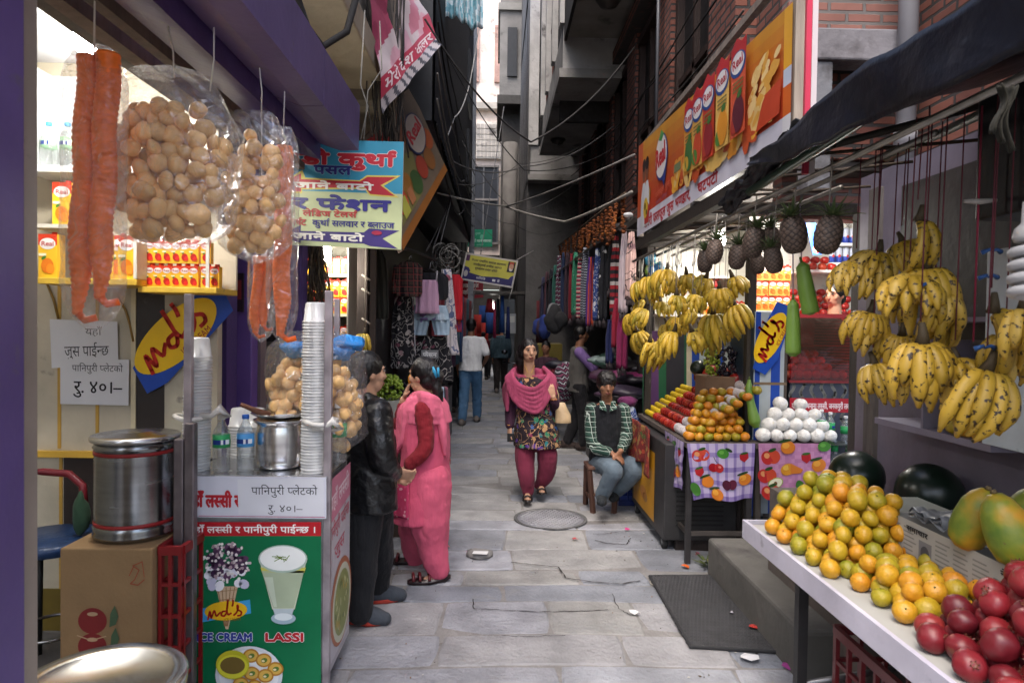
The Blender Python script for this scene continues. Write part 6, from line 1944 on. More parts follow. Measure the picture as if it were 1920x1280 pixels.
  # ---- front white table
FX=1.16;FY=3.07;FZ=.765
ft=thing('white_table','long white edged table of oranges and pomegranates on black legs','table',(1.5,2.2,0))
g=G();g.box(FX,2.0,.6,FY,FZ-.03,FZ,H('a8a5a0'));g.obj('table_top','paint',ft)
g=G();g.box(FX-.018,FX-.001,.6,FY,FZ-.065,FZ+.018,H('b5b2c0'));g.box(FX-.018,2.0,FY+.001,FY+.018,FZ-.065,FZ+.018,H('aaa8b5'));g.obj('edge_board','paint',ft,bevel=.002)
for(xx,yy)in((FX+.05,2.62),(FX+.05,1.0),(1.9,2.9),(1.9,1.0)):
    g=G();g.box(xx-.019,xx+.019,yy-.019,yy+.019,0,FZ-.031,H('17181a'));g.obj('leg','darkpaint',ft)
g=G();g.tube([(FX+.07,2.62,.27),(1.88,2.8,.27)],.012,H('77777a'),8);g.obj('stretcher','dullmetal',ft)
g=G();g.sheet(lambda u,v:Vector((FX+.01+.45*u,1.6+1.4*v,FZ+.003+.004*abs(mnoise.noise(Vector((u*6,v*9,0)))))),14,30,H('a9a9a4'));tag(g.obj('paper_sheet','paper'),'white paper lining the white table under the oranges','paper')
  # newspaper lined boxes at the back
nb=thing('newspaper_box','long box lined with newspaper at the back of the white table','box',(1.7,2.0,FZ))
bx0=1.5;bh=.2
g=G();g.box(bx0,bx0+.012,1.1,2.56,FZ+.004,FZ+bh,H('9c9a94'));g.box(bx0+.013,1.95,2.548,2.56,FZ+.004,FZ+bh+.0,H('9a9892'));g.box(1.95,1.962,1.1,2.56,FZ+.004,FZ+bh,H('8f8d88'));g.box(bx0+.013,1.95,1.1,2.54,FZ+.06,FZ+.07,H('77746f'));g.obj('box_side','paper',nb)
D=Decal((bx0-.003,2.56,FZ+.006),(bx0-.003,1.1,FZ+.006),(bx0-.003,1.1,FZ+bh+.01),(bx0-.003,2.56,FZ+bh+.01),146,20)
D.rect(0,0,146,20,H('a3a29c'));D.up()
random.seed(31)
for c_ in range(16):
    u=3+c_*9
    if c_ in(2,6,11):
        D.rect(u,8,u+7,15,H('77777a'));D.up();D.ell(u+3.5,11,2.4,2.6,H('4a4a4e'));continue
    for r_ in range(11):D.rect(u,2+r_*1.5,u+rnd(5.4,7.6),2.5+r_*1.5,H('7f7e7b'))
D.up().text('समाचार',14,16.5,1.8,H('2f2f30'),width=12,bold=.05).text('नेपाल',60,16.5,1.8,H('2f2f30'),width=9,bold=.05)
D.g.obj('newspaper','paper',nb)
g=G();g.box(1.42,1.9,2.6,3.0,FZ+.004,FZ+.15,H('8d8f86'));tag(g.obj('grey_box','card',bevel=.004),'grey open box behind the orange pile','box')
g=G();c=P(1775,985,2.45)
for k in range(4):g.sheet(lambda u,v,k=k:Vector((1.55+.3*u,2.3+.2*v,FZ+bh+.0+.05*abs(mnoise.noise(Vector((u*4,v*4,k*2))))+.006*k)),14,10,H(random.choice(['6f7276','8f9296','5a5c60'])))
tag(g.obj('crumpled_plastic','tarp',solid=.002),'crumpled grey plastic lying on the newspaper box','sheet')
  # papayas
def papaya(label,p,sx,rot,kk):
    t=thing('papaya',label,'papaya',p);g=G()
    Mx=Matrix.Rotation(rot[1],3,'Y')@Matrix.Rotation(rot[0],3,'X')
    prof=[(0,-.13),(.035,-.125),(.062,-.1),(.075,-.05),(.076,0),(.068,.06),(.05,.1),(.025,.125),(0,.132)]
    fine=[]
    for i in range(len(prof)-1):
        for j in range(3):s_=j/3;fine.append((prof[i][0]+(prof[i+1][0]-prof[i][0])*s_,prof[i][1]+(prof[i+1][1]-prof[i][1])*s_))
    fine.append(prof[-1]);g.lathe([(r_*sx,z*sx)for r_,z in fine],(1,1,1),p,26,Mx);g.obj('papaya_body','papaya_skin',t)
    g=G();d=Mx@Vector((0,0,.132*sx));g.tube([Vector(p)+d*.98,Vector(p)+d*1.08],[.01,.007],H('5a4a2c'),8);g.obj('stalk','wood',t)
papaya('green shouldered papaya on the newspaper box nearest the watermelons',P(1828,972,2.1),.8,(.25,.2),0)
papaya('orange flushed papaya in front of the green shouldered one',P(1888,992,1.95),.82,(-.2,-.25),1)
papaya('papaya half hidden behind the orange flushed one',P(1922,962,2.15),.8,(.3,.5),1)
  # orange heap
random.seed(77)
def heap(pr,x0,x1,y0,y1,layers,r_,lab,grp,shr=(.5,.5),sc=1.0,z0=FZ+.006):
    d=r_*2*.98
    for k in range(layers):
        xa,xb_=x0+k*d*shr[0],x1-k*d*.12
        ya_,yb_=y0+k*d*shr[1],y1-k*d*.25
        j=0;y_=ya_
        while y_<=yb_+.001:
            x_=xa+(d/2 if j%2 else 0)
            while x_<=xb_+.001:
                if not(k<layers-2 and x_>xa+d*3.4 and y_>ya_+d*2.6):
                    pr((x_+rnd(-.004,.004),y_+rnd(-.004,.004),z0+k*d*.74+rnd(0,.003)),(rnd(-1.4,1.4),rnd(-1.4,1.4),rnd(0,6)),sc*rnd(.84,1.1),label=lab,group=grp)
                x_+=d
            y_+=d*.9;j+=1
heap(citrus,FX+.045,FX+.40,2.40,3.02,5,.0355,'yellow green orange in the big heap at the far end of the white table','oranges heaped on the white table',(.62,.5))
heap(citrus,FX+.09,FX+.38,2.02,2.36,2,.0355,'orange in the low heap next to the pomegranates','oranges in the low heap by the pomegranates',(.6,.5))
  # pomegranates
random.seed(78)
d=.082
for k in range(4):
    for j in range(10-k):
        for i in range(6-k):
            x_=FX+.055+k*.06+i*d*.95+(d/2 if(j+k)%2 else 0);y_=1.25+k*.04+j*d*.9
            if y_>2.0-.03*i:continue
            pome((x_+rnd(-.005,.005),y_+rnd(-.005,.005),FZ+.006+k*.064),(rnd(-1.3,1.3),rnd(-1.3,1.3),rnd(0,6)),rnd(.92,1.08),label='dark red pomegranate heaped on the white table',group='pomegranates heaped on the white table')
  # crates under the table
crate('plastic_crate','maroon plastic crate standing under the white table',1.32,1.72,2.0,2.58,.02,.52,'5a1c20',nz=4)
g=G();D=Decal((1.305,2.5,.2),(1.305,2.4,.2),(1.305,2.4,.34),(1.305,2.5,.34),10,14);D.text('C1',1,2,9,H('8d8484'),width=8,bold=.05,rot=0);tag(D.g.obj('crate_mark','paper'),'pale painted mark on the side of the maroon crate','mark')
crate('plastic_crate','bright red plastic crate on the ground before the maroon one',1.17,1.42,1.75,2.13,.005,.2,'c42a20',nz=2)
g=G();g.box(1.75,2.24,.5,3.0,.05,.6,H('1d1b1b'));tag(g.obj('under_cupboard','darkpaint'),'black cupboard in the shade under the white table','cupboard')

  # ---- spiral lamp at the right edge (unlit)
c=PX(1934,512,1.2);t=thing('spiral_lamp','large unlit white spiral lamp hanging beside the bananas','lamp',c)
g=G();g.tube([c+Vector((.036*math.cos(i*.45),.036*math.sin(i*.45),-.055+i*.0021))for i in range(58)],.0115,(.32,.32,.33),10);g.obj('spiral_tube','plastic',t)
g=G();g.lathe([(.034,.07),(.038,.08),(.034,.1),(.022,.112),(.02,.16)],(.3,.3,.3),c,20);g.obj('lamp_base','plastic',t)
g=G();g.tube([c+Vector((0,0,.16)),c+Vector((0,0,.55))],.006,H('2c2c2c'),6);g.obj('cord','plastic',t)
  # black speaker-like box at the top right
p=PX(1880,330,1.55);g=G();g.box(p.x,p.x+.3,p.y-.2,p.y+.12,p.z-.12,p.z+.28,H('15161a'));tag(g.obj('black_box','darkpaint',bevel=.008),'black box hanging under the awning beside the spiral lamp','box')

  # ---- step, mat, yellow cooler, crate, stool, litter
o=thing('concrete_step','worn concrete step in front of the fruit shop','step',(1.6,3.8,0))
g=G();g.box(1.45,1.95,3.12,4.55,-.02,.25,H('5a5854'));g.obj('step_block','concrete',o,bevel=.02)
g=G();g.box(1.96,3.9,2.0,7.0,.0,.32,H('4a4440'));tag(g.obj('shop_plinth','concrete'),'dark raised floor of the fruit shop behind the step','floor')
m_=thing('rubber_mat','black honeycomb rubber mat lying on the slabs','mat',(1.1,3.9,0))
c4=[PZ(1218,1081,.008),PZ(1295,1214,.008),PZ(1462,1224,.008),PZ(1368,1080,.008)]
g=G();W_,L_=22,26
def bil(u,v):return c4[0]*(1-u)*(1-v)+c4[1]*(1-u)*v+c4[2]*u*v+c4[3]*u*(1-v)
for j in range(L_):
    for i in range(W_):
        u=(i+.5+(.5 if j%2 else 0))/(W_+.5);v=(j+.5)/L_;c=bil(u,v)
        r0,r1=.0215,.0135;n=8;vs=[];
        for(rr,zz)in((r0,0),(r0*.96,.012),(r1,.012),(r1*.9,0)):
            for k in range(n):vs.append(c+Vector((rr*math.cos(k*.785),rr*math.sin(k*.785),zz)))
        g.add(vs,[(a*n+k,a*n+(k+1)%n,(a+1)*n+(k+1)%n,(a+1)*n+k)for a in range(3)for k in range(n)],H('3c3c3e'),True)
g.obj('ring_grid','rubber',m_)
g=G();g.poly([p+Vector((0,0,-.0005))for p in c4],H('1c1b1b'))
e=[c4[0],c4[1],c4[2],c4[3],c4[0]];g.tube([p+Vector((0,0,.006))for p in e],.009,H('29292b'),8,smooth=False);g.obj('mat_base','rubber',m_)
mh=PZ(1032,972,.004);o=thing('manhole_cover','round patterned manhole cover set in the paving','manhole cover',mh);rr=.285
g=G();g.lathe([(rr+.03,.0),(rr+.03,.007),(rr+.012,.007),(rr+.01,.002)],H('5c5c5c'),mh,48);g.lathe([(0,.004),(rr,.004),(rr,.002)],H('84848a'),mh,48);g.obj('cover_plate','stone',o)
g=G()
for i in range(-7,8):
    for j in range(-7,8):
        x_,y_=i*.038+(.019 if j%2 else 0),j*.036
        if x_*x_+y_*y_<.26**2:g.box(mh.x+x_-.012,mh.x+x_+.012,mh.y+y_-.009,mh.y+y_+.009,mh.z+.0035,mh.z+.008,H('96969a'))
g.obj('raised_stud','stone',o)
  # yellow cooler on wheels
ca,cb=PZ(1222,985,0),PZ(1262,1030,0)
cy0,cy1=4.98,6.15;cx0=1.245
co=thing('cooler_cabinet','dark cooler cabinet with a yellow side panel on castors','cabinet',(cx0+.2,5.5,0))
g=G();g.box(cx0+.012,1.8,cy0,cy1,.09,zt1-.06,H('2c2b2c'));g.obj('cabinet_body','darkpaint',co,bevel=.008)
D=Decal((cx0+.009,cy1-.08,.14),(cx0+.009,cy0+.3,.14),(cx0+.009,cy0+.3,.68),(cx0+.009,cy1-.08,.68),60,60);D.rect(0,0,60,60,H('b8831f')).up();D.ell(30,16,9,6,H('a8703a'));D.ell(36,13,6,4,H('8f6a4a')).ell(22,50,8,5,H('c9a04a'));D.g.obj('yellow_panel','print',co)
g=G()
for k in range(9):g.box(cx0+.1,1.7,cy0-.004,cy0-.0005,.2+k*.035,.215+k*.035,H('191919'))
g.obj('vent_slat','darkpaint',co)
for yy in(cy0+.1,cy1-.1):
    for xx in(cx0+.04,1.72):
        g=G();g.tube([(xx-.015,yy,.05),(xx+.02,yy,.05)],.048,H('2a2a2a'),18);g.tube([(xx-.018,yy,.05),(xx-.012,yy,.05)],.024,H('6a6a6c'),12);g.obj('castor','rubber',co)
  # red patterned cloth over the cooler edge
pattern('red_floral','floral',[H('6e1c1c'),H('8a2a22'),H('4a5a2c'),H('a8402c'),H('5a1418'),H('8f6a3a')],16,ratio=.42)
def cloth_strip(name,label,p0,p1,drop,mat,amp=.02,wl_=9,n=40,cat='cloth'):
    g=G();p0=Vector(p0);p1=Vector(p1);d=(p1-p0).normalized();nn=Vector((-d.y,d.x,0))
    g.sheet(lambda u,v:p0.lerp(p1,u)+nn*amp*math.sin(u*wl_+v*.7)*(.35+v)+Vector((0,0,-drop*v*(1+.12*math.sin(u*7)))),n,14,(1,1,1))
    return tag(g.obj(name,mat,solid=.003),label,cat)
cloth_strip('printed_cloth','red flowered cloth draped over the yellow cooler',(cx0-.012,6.3,zt1-.01),(cx0-.012,5.35,zt1-.01),.36,'red_floral',.022,18)
g=G();p=P(1238,820,5.5);g.tube([p,p+Vector((.02,-.03,-.09))],.018,H('c9c6c2'),12);tag(g.obj('paper_roll','paper'),'small rolled white paper stuck in the flowered cloth','paper')
crate('plastic_crate','dark blue plastic crate behind the wooden stool',1.16,1.42,6.28,6.62,.005,.34,'17265c',nz=3)

  # fallen litter
def litter(name,label,px,py,pts,col,mat='paper',z=.006,h=.015):
    c=PZ(px,py,z);g=G();n=len(pts)
    g.add([c+Vector((a,b,.003+rnd(.0,h)))for a,b in pts]+[c+Vector((0,0,h*1.3))],[(i,(i+1)%n,n)for i in range(n)],H(col))
    return tag(g.obj(name,mat,solid=.0015),label,'litter')
blob=lambda r_,n=7:[(r_*rnd(.6,1.2)*math.cos(i*6.28/n),r_*rnd(.6,1.2)*math.sin(i*6.28/n))for i in range(n)]
random.seed(15)
litter('paper_scrap','crumpled white paper scrap on the slab before the mat',1190,1151,blob(.03),'c9c9c6',h=.02)
litter('paper_scrap','torn white paper at the near corner of the rubber mat',1405,1233,blob(.05),'cfcfd2',h=.014)
litter('wrapper','pink wrapper scrap by the cracked slab',1176,993,blob(.03,5),'b83a7a','plastic')
litter('wrapper','flat pinkish red wrapper on the slabs near the woman in pink',838,1026,blob(.028,5),'b8555a','plastic')
litter('wrapper','small red scrap lying between the manhole and the stool',1078,1012,blob(.025,5),'a8484a','plastic')
litter('orange_peel','bright orange peel on the ground by the table leg',1285,1063,blob(.03,6),'d9662c','plastic')
litter('wrapper','red wrapper lying on the rubber mat',1412,1176,blob(.03,5),'a83a34','plastic',z=.022)
litter('foil_scrap','shiny foil scrap on the rubber mat',1372,1150,blob(.018,5),'a9a9ad','steel',z=.022)
litter('wrapper','magenta scrap under the white table',1482,1250,blob(.045,6),'8f3a7a','plastic')
litter('wrapper','magenta scrap beside the table leg and step',1309,1040,blob(.022,5),'9a3a5a','plastic')
st=PZ(900,1047,0);t=thing('loose_stone','grey stone block with white paper on it in the alley','stone',st)
g=G();g.ell(st+Vector((0,.03,.022)),(.09,.07,.035),H('85827f'),12,8,jit=.5);g.obj('block','stone',t)
litter('paper_scrap','folded white paper lying on the loose stone',900,1037,[(-.055,-.02),(.05,-.03),(.06,.03),(-.045,.035)],'cfcfcf',z=.052,h=.004)
g=G();c=PZ(1228,1092,.01);g.tube([c+Vector((.03*math.cos(i*.5),.045*math.sin(i*.5),0))for i in range(14)],.002,H('b5b0a0'),5);tag(g.obj('rubber_band','plastic'),'pale rubber band beside the mat corner','band')
g=G();c=PZ(1330,1060,.01)
for k in range(26):
    a_=rnd(0,6.28);d=Vector((math.cos(a_),math.sin(a_),rnd(.0,.5)));L_=rnd(.05,.13);b0=c+Vector((rnd(-.05,.05),rnd(-.05,.05),rnd(0,.03)));s_=Vector((-d.y,d.x,0))*.008
    g.poly([b0-s_,b0+s_,b0+d*L_*.6+s_,b0+d*L_,b0+d*L_*.6-s_],H(random.choice(['3a4a24','55602f','6a6a3a','2c331c'])))
tag(g.obj('leaf_scrap','leaf'),'wilted pineapple leaves dropped beside the step','leaves')

  # small grit and scraps nobody would count
random.seed(19)
g=G()
for k in range(420):
    side=random.choice((0,0,1,1,2));y_=2.2+11*rnd(0,1)**1.6
    x_=(rnd(.9,1.42),rnd(-.85,-.35),rnd(-.5,1.1))[side];r_=rnd(.002,.007)*(1 if side<2 else .7)
    a_=rnd(0,6.28);c=Vector((x_,y_,.006));q=[c+Vector((r_*rnd(.5,1.6)*math.cos(a_+i*1.57),r_*rnd(.5,1.6)*math.sin(a_+i*1.57),rnd(0,r_*.6)))for i in range(4)]
    g.poly(q,H(random.choice(['3a3631','4f4a44','6a655e','2c2926','b0aca6','7a5a3a','5a4a34'])))
o=g.obj('litter','matte',solid=.003);o['kind']='stuff';o['label']='small grit and scraps scattered along the edges of the paving'
  # ================================================================== PEOPLE
SKIN='b48a70';SKIN2='8a6048'
UP=Vector((0,0,1))

def limb(g,pts,rs,col=(1,1,1),n=14,ends=True):
    P_,R_=curve(pts,rs)
    g.tube(P_,R_,col,n)
    if ends:
        g.ell(P_[0],R_[0]*.99,col,n,8);g.ell(P_[-1],R_[-1]*.99,col,n,8)

def basis(f):
    f=Vector(f).normalized();s=f.cross(UP).normalized();u=s.cross(f)
    return Matrix((s,f,u)).transposed(),s,f,u

def trunk(g,secs,yaw_f,col=(1,1,1),n=22):
    """secs: (centre, half width, half depth)"""
    f=Vector((yaw_f[0],yaw_f[1],0)).normalized();s=Vector((f.y,-f.x,0))
    C,W_=curve([q[0]for q in secs],[q[1]for q in secs],4);_,D_=curve([q[0]for q in secs],[q[2]for q in secs],4)
    rings=[]
    for c,a,b in zip(C,W_,D_):
        rings.append([c+s*a*math.cos(2*math.pi*j/n)+f*b*math.sin(2*math.pi*j/n)for j in range(n)])
    g.loft(rings,col)

def head(g,c,f,s=1.0,col=(1,1,1)):
    Mx,sd,f,u=basis(f);c=Vector(c)
    g.ell(c+u*.012*s,(.072*s,.090*s,.098*s),col,20,14,Mx)
    g.ell(c+f*.026*s-u*.058*s,(.056*s,.060*s,.056*s),col,16,10,Mx)
    g.ell(c+f*.062*s-u*.03*s,(.044*s,.026*s,.045*s),col,14,10,Mx)
    g.tube([c+f*.08*s+u*.022*s,c+f*.098*s-u*.006*s,c+f*.105*s-u*.024*s,c+f*.088*s-u*.034*s],[.008*s,.010*s,.014*s,.012*s],col,10)
    for k in(-1,1):
        g.ell(c+sd*k*.072*s-f*.008*s-u*.008*s,(.011*s,.018*s,.03*s),col,10,8,Mx)
        g.ell(c+sd*k*.032*s+f*.074*s+u*.03*s,(.022*s,.010*s,.007*s),col,10,6,Mx)
        g.ell(c+sd*k*.038*s+f*.052*s-u*.02*s,(.028*s,.028*s,.028*s),col,10,6,Mx)
    g.ell(c+f*.084*s-u*.056*s,(.024*s,.012*s,.008*s),col,10,6,Mx)
    g.ell(c+f*.08*s-u*.069*s,(.02*s,.012*s,.008*s),col,10,6,Mx)

def face(t,c,f,s=1.0,brow='1c1412',lip='7a3a34'):
    Mx,sd,f,u=basis(f);c=Vector(c)
    for k in(-1,1):
        e=c+sd*k*.031*s+f*.083*s+u*.012*s
        g=G();g.ell(e,(.0135*s,.006*s,.0065*s),H('8f857e'),12,8,Mx);g.ell(e+f*.0042*s,(.0062*s,.004*s,.0062*s),H('17100d'),10,8,Mx)
        g.tube([e+sd*-.015*s+f*.002*s,e+f*.007*s+u*.0075*s,e+sd*.015*s+f*.001*s],[.0012*s,.0026*s,.0012*s],H('120c0a'),6)
        g.obj('eye','skin',t)
        g=G();g.tube([e+sd*k*-.016*s+u*.019*s+f*.006*s,e+sd*k*.002*s+u*.0235*s+f*.006*s,e+sd*k*.02*s+u*.018*s-f*.006*s],[.002*s,.0036*s,.0016*s],H(brow),7);g.obj('eyebrow','hair',t)
    g=G();m=c+f*.094*s-u*.0625*s
    g.tube([m-sd*.023*s-f*.008*s,m-sd*.01*s+u*.003*s,m+u*.001*s,m+sd*.01*s+u*.003*s,m+sd*.023*s-f*.008*s],[.002*s,.0052*s,.0046*s,.0052*s,.002*s],H(lip),8)
    g.tube([m-sd*.018*s-f*.006*s-u*.006*s,m-u*.0085*s,m+sd*.018*s-f*.006*s-u*.006*s],[.002*s,.0055*s,.002*s],H(lip),8);g.obj('mouth','skin',t)

def hair_cap(g,c,f,s=1.0,back=.012,up_=.034,r=(.083,.094,.095),col=(1,1,1)):
    Mx,sd,f,u=basis(f);c=Vector(c)
    g.ell(c-f*back*s+u*up_*s,(r[0]*s,r[1]*s,r[2]*s),col,24,16,Mx,jit=.05)
    g.ell(c-f*(back+.03)*s-u*.02*s,(.07*s,.06*s,.075*s),col,18,12,Mx,jit=.06)
    for k in(-1,1):g.ell(c+sd*k*.07*s-f*.012*s+u*.03*s,(.016*s,.034*s,.045*s),col,12,8,Mx)

def hand(g,w_,d,n,s=1.0,curl=.5,thumb=1,col=(1,1,1)):
    """palm with four fingers and a thumb: d towards the fingertips, n out of the palm"""
    d=Vector(d).normalized();n=(Vector(n)-d*Vector(n).dot(d)).normalized();sd=d.cross(n);w_=Vector(w_)
    Mx=Matrix((sd,d,n)).transposed()
    g.ell(w_+d*.045*s,(.04*s,.052*s,.016*s),col,16,10,Mx)
    for k,(o_,L_)in enumerate(((-.03,.068),(-.010,.078),(.011,.073),(.031,.057))):
        b=w_+d*.084*s+sd*o_*s-d*abs(o_)*.2*s;pts=[b-d*.02*s];a_=.12;p=b
        for q in range(3):
            dd=d*math.cos(a_)+n*math.sin(a_)+sd*o_*2.2
            pts.append(p);p=p+dd*L_*s*(.42,.32,.26)[q];a_+=curl*(.55+.15*k*.3)
        pts.append(p)
        g.tube(pts,[.0098*s,.0096*s,.009*s,.0082*s,.006*s][:len(pts)],col,9)
        g.ell(p,.0062*s,col,8,6)
    b=w_+d*.025*s+sd*thumb*-.03*s
    p2=b+(d*.6+sd*thumb*-.75+n*.35).normalized()*.036*s;p3=p2+(d*.9+sd*thumb*-.15+n*.4).normalized()*.03*s
    g.tube([b,p2,p3],[.0135*s,.011*s,.0075*s],col,9);g.ell(p3,.0076*s,col,8,6)

def foot(g,a,toe,s=1.0,col=(1,1,1)):
    a=Vector(a);toe=Vector(toe);d=(toe-a);d.z=0;L_=d.length;d.normalize();sd=Vector((d.y,-d.x,0))
    limb(g,[a,a+d*.03-UP*.025,toe-d*.06+UP*.012,toe-d*.02],[.038*s,.04*s,.032*s,.022*s],col)
    for k in range(5):g.ell(toe+sd*(k-2)*.014*s-d*abs(k-1.3)*.008+d*.002,(.008*s,.012*s,.009*s),col,8,6)
    g.ell(a-d*.03-UP*.03,(.03*s,.03*s,.035*s),col,10,8)

def shoe(t,a,d,L_,w_,upper,sole,name='shoe',lace=None):
    a=Vector(a);d=Vector(d);d.z=0;d.normalize();sd=Vector((d.y,-d.x,0));z0=a.z
    Mx=Matrix((sd,d,UP)).transposed()
    g=G();o_=a
    limb(g,[o_-d*L_*.28+UP*.05,o_+d*L_*.05+UP*.055,o_+d*L_*.35+UP*.038,o_+d*L_*.56+UP*.03],[w_*.48,w_*.52,w_*.5,w_*.36],H(upper),16)
    g.ell(o_-d*L_*.2+UP*.075,(w_*.45,w_*.55,.045),H(upper),14,8,Mx)
    b=g.obj(name,mcloth(upper),t,remesh=.006,smooth=2)
    q=G();n=24;rings=[]
    for zz,k in((.002,.97),(.012,1.0),(.026,1.0),(.032,.95)):
        ring=[]
        for j in range(n):
            an=2*math.pi*j/n;x_=math.cos(an);y_=math.sin(an)
            wd=w_*.52*k*(1 if y_>0 else .86)*(1-.12*abs(y_));ring.append(o_+sd*x_*wd+d*(L_*.15+y_*L_*.47*k)+UP*(zz+(.012*max(0,y_-.6))))
        rings.append(ring)
    q.loft(rings,H(sole));q.obj('sole','rubber',b)
    if lace:
        l=G()
        for k in range(4):c=o_+d*(L_*(.08+.075*k))+UP*(.104-.010*k);l.tube([c-sd*w_*.3-UP*.012,c+UP*.004,c+sd*w_*.3-UP*.012],.004,H(lace),6)
        l.obj('lace','cloth',b)

def remark(t):  # the body mesh first, then clothing
    return t

  # ---------------------------------------------------------------- woman with the magenta shawl
def woman_shawl():
    Y=6.53;Q=lambda x,y,dy=0:P(x,y,Y+dy)
    t=thing('person','woman walking with a magenta shawl, dark embroidered tunic and cream handbag','person',(Q(1000,930).x,Y,0))
    hc=Q(992,657,-.03);f=(.22,-1,-.06)
    g=G();head(g,hc,f,.98)
    limb(g,[hc-UP*.06,Q(992,704)],[.05,.055]);trunk(g,[(Q(994,708),.09,.07),(Q(995,722),.15,.09),(Q(996,748),.145,.11),(Q(1000,778),.13,.1),(Q(1002,806),.16,.12),(Q(1002,822),.14,.11)],(0,-1))
    limb(g,[Q(961,720),Q(958,765,.03),Q(956,800,-.05)],[.05,.038,.026]);hand(g,Q(956,800,-.05),(-.05,-.25,-1),(.6,.3,0),.95,.35)
    limb(g,[Q(1030,720),Q(1044,764,.02),Q(1037,744,-.13)],[.05,.038,.026]);hand(g,Q(1037,746,-.13),(-.25,-.15,1),(-.4,1,.1),.95,.7,-1)
    limb(g,[Q(988,812),Q(988,866,-.06),Q(989,922,-.12)],[.08,.052,.034]);limb(g,[Q(1016,812),Q(1026,868,-.06),Q(1014,908,.05)],[.08,.052,.034])
    foot(g,Q(989,924,-.12),Q(989,936,-.3),.95);foot(g,Q(1014,910,.05),Q(1016,922,-.13),.95)
    g.obj('body',mskin(SKIN),t,remesh=.0065,smooth=2)
    face(t,hc,f,.98)
    g=G();hair_cap(g,hc,f,.98,.008,.034,(.084,.09,.092))
    for k in(-1,1):g.ell(hc+Vector((k*.072,.0,-.01)),(.022,.04,.075),(1,1,1),12,8)
    g.ell(hc+Vector((-.05,.06,-.05)),(.06,.06,.1),(1,1,1),16,10,jit=.1);limb(g,[hc+Vector((-.06,.05,.02)),hc+Vector((-.085,.04,-.1)),hc+Vector((-.07,.07,-.2))],[.05,.045,.03]);g.obj('hair',mhair('120c0d'),t,remesh=.008,smooth=1,disp=(.008,.03))
    g=G();trunk(g,[(Q(994,706),.085,.08),(Q(995,718),.16,.105),(Q(998,748),.165,.13),(Q(1003,780),.18,.15),(Q(1006,808),.215,.185),(Q(1008,836),.232,.205)],(0,-1))
    g.obj('embroidered_tunic','kurta_floral',t,remesh=.008,smooth=2,disp=(.02,.07))
    g=G();limb(g,[Q(962,716),Q(958,764,.03),Q(956,796,-.04)],[.07,.058,.046]);g.obj('sleeve',mcloth('33142a'),t,remesh=.008,smooth=2,disp=(.014,.04))
    g=G();limb(g,[Q(1030,716),Q(1044,764,.02),Q(1039,752,-.1)],[.068,.058,.044]);g.obj('sleeve',mcloth('33142a'),t,remesh=.008,smooth=2,disp=(.014,.04))
    for hp,k in((Q(956,796,-.045),0),(Q(1038,749,-.115),1)):
        g=G();g.tube([hp+Vector((.033*math.cos(a_*.45),.033*math.sin(a_*.45),.004*(a_%2)))for a_ in range(15)],.006,H('b8863a')if not k else H('a0643a'),7);g.obj('bangle','plastic',t)
    g=G();limb(g,[Q(990,806),Q(984,850,-.05),Q(987,890,-.12),Q(990,921,-.13)],[.09,.098,.084,.058]);limb(g,[Q(1016,806),Q(1026,855,-.06),Q(1024,886,-.03),Q(1013,908,.04)],[.09,.098,.084,.058]);g.ell(Q(1003,815),(.15,.1,.08),(1,1,1),16,10)
    g.obj('trousers',mcloth('6c2239'),t,remesh=.008,smooth=2,disp=(.018,.1))
    g=G()
    for k in range(6):
        b=k*.9
        limb(g,[Q(968-k,690+k*2,.1),Q(960-b*2,702+b*2,-.04),Q(972-b,722+k*6,-.13),Q(1000+b,730+k*8.5,-.165),Q(1022+b,716+k*6,-.14),Q(1030+b*2,702+b*2,-.04),Q(1020,690+k*2,.1)],[.022,.028,.027,.026,.027,.028,.022],n=10)
    for k in range(6):limb(g,[Q(964,700,.02),Q(956-k*1.5,712+k*2,-.06+k*.035),Q(952-k,740+k,-.07+k*.04),Q(951-k*.6,768-k*2,-.06+k*.04)],[.03,.03,.026,.018],n=10)
    for k in range(4):limb(g,[Q(1028,700,.02),Q(1036+k,716,-.07+k*.04),Q(1041+k,738,-.07+k*.04)],[.03,.03,.02],n=10)
    limb(g,[Q(965,700,.12),Q(995,698,.15),Q(1025,700,.12)],[.04,.05,.04]);trunk(g,[(Q(995,702,.05),.17,.1),(Q(995,740,.05),.185,.1),(Q(992,770,.08),.17,.08)],(0,-1))
    g.obj('shawl',mcloth('933a58',.02),t,remesh=.0075,smooth=1,disp=(.01,.06))
    for a_,tt in((Q(989,924,-.12),Q(989,937,-.31)),(Q(1014,910,.05),Q(1016,923,-.14))):
        d=(tt-a_);d.z=0;d.normalize();sd=Vector((d.y,-d.x,0));g=G();b=Vector((a_.x,a_.y,min(a_.z,tt.z)-.045));zt_=max(.003,tt.z-.014)
        g.loft([[b*0+a_+d*(.09+.135*math.sin(j*.2618))+sd*(.043-.008*(math.sin(j*.2618)<0))*math.cos(j*.2618)+Vector((0,0,zt_+zz-a_.z))for j in range(24)]for zz in(0,.012)],H('2a2220'))
        for q_ in(.1,.17):c=a_+d*q_;c.z=zt_;g.tube([c-sd*.042,c-sd*.03+UP*.038,c+UP*.05,c+sd*.03+UP*.038,c+sd*.042],.008,H('241c1c'),7)
        g.obj('sandal','leather',t)
    g=G();g.tube([hc+Vector((-.04,-.03,-.14)),hc+Vector((-.015,-.105,-.2)),hc+Vector((.02,-.11,-.205)),hc+Vector((.055,-.03,-.14))],.003,H('b8923a'),6);g.obj('necklace','plastic',t)
  # handbag and phone
    hb=thing('handbag','cream leather handbag hanging from the arm of the woman in magenta','handbag',Q(1050,790,-.05))
    g=G();c=Q(1052,772,-.06);rings=[]
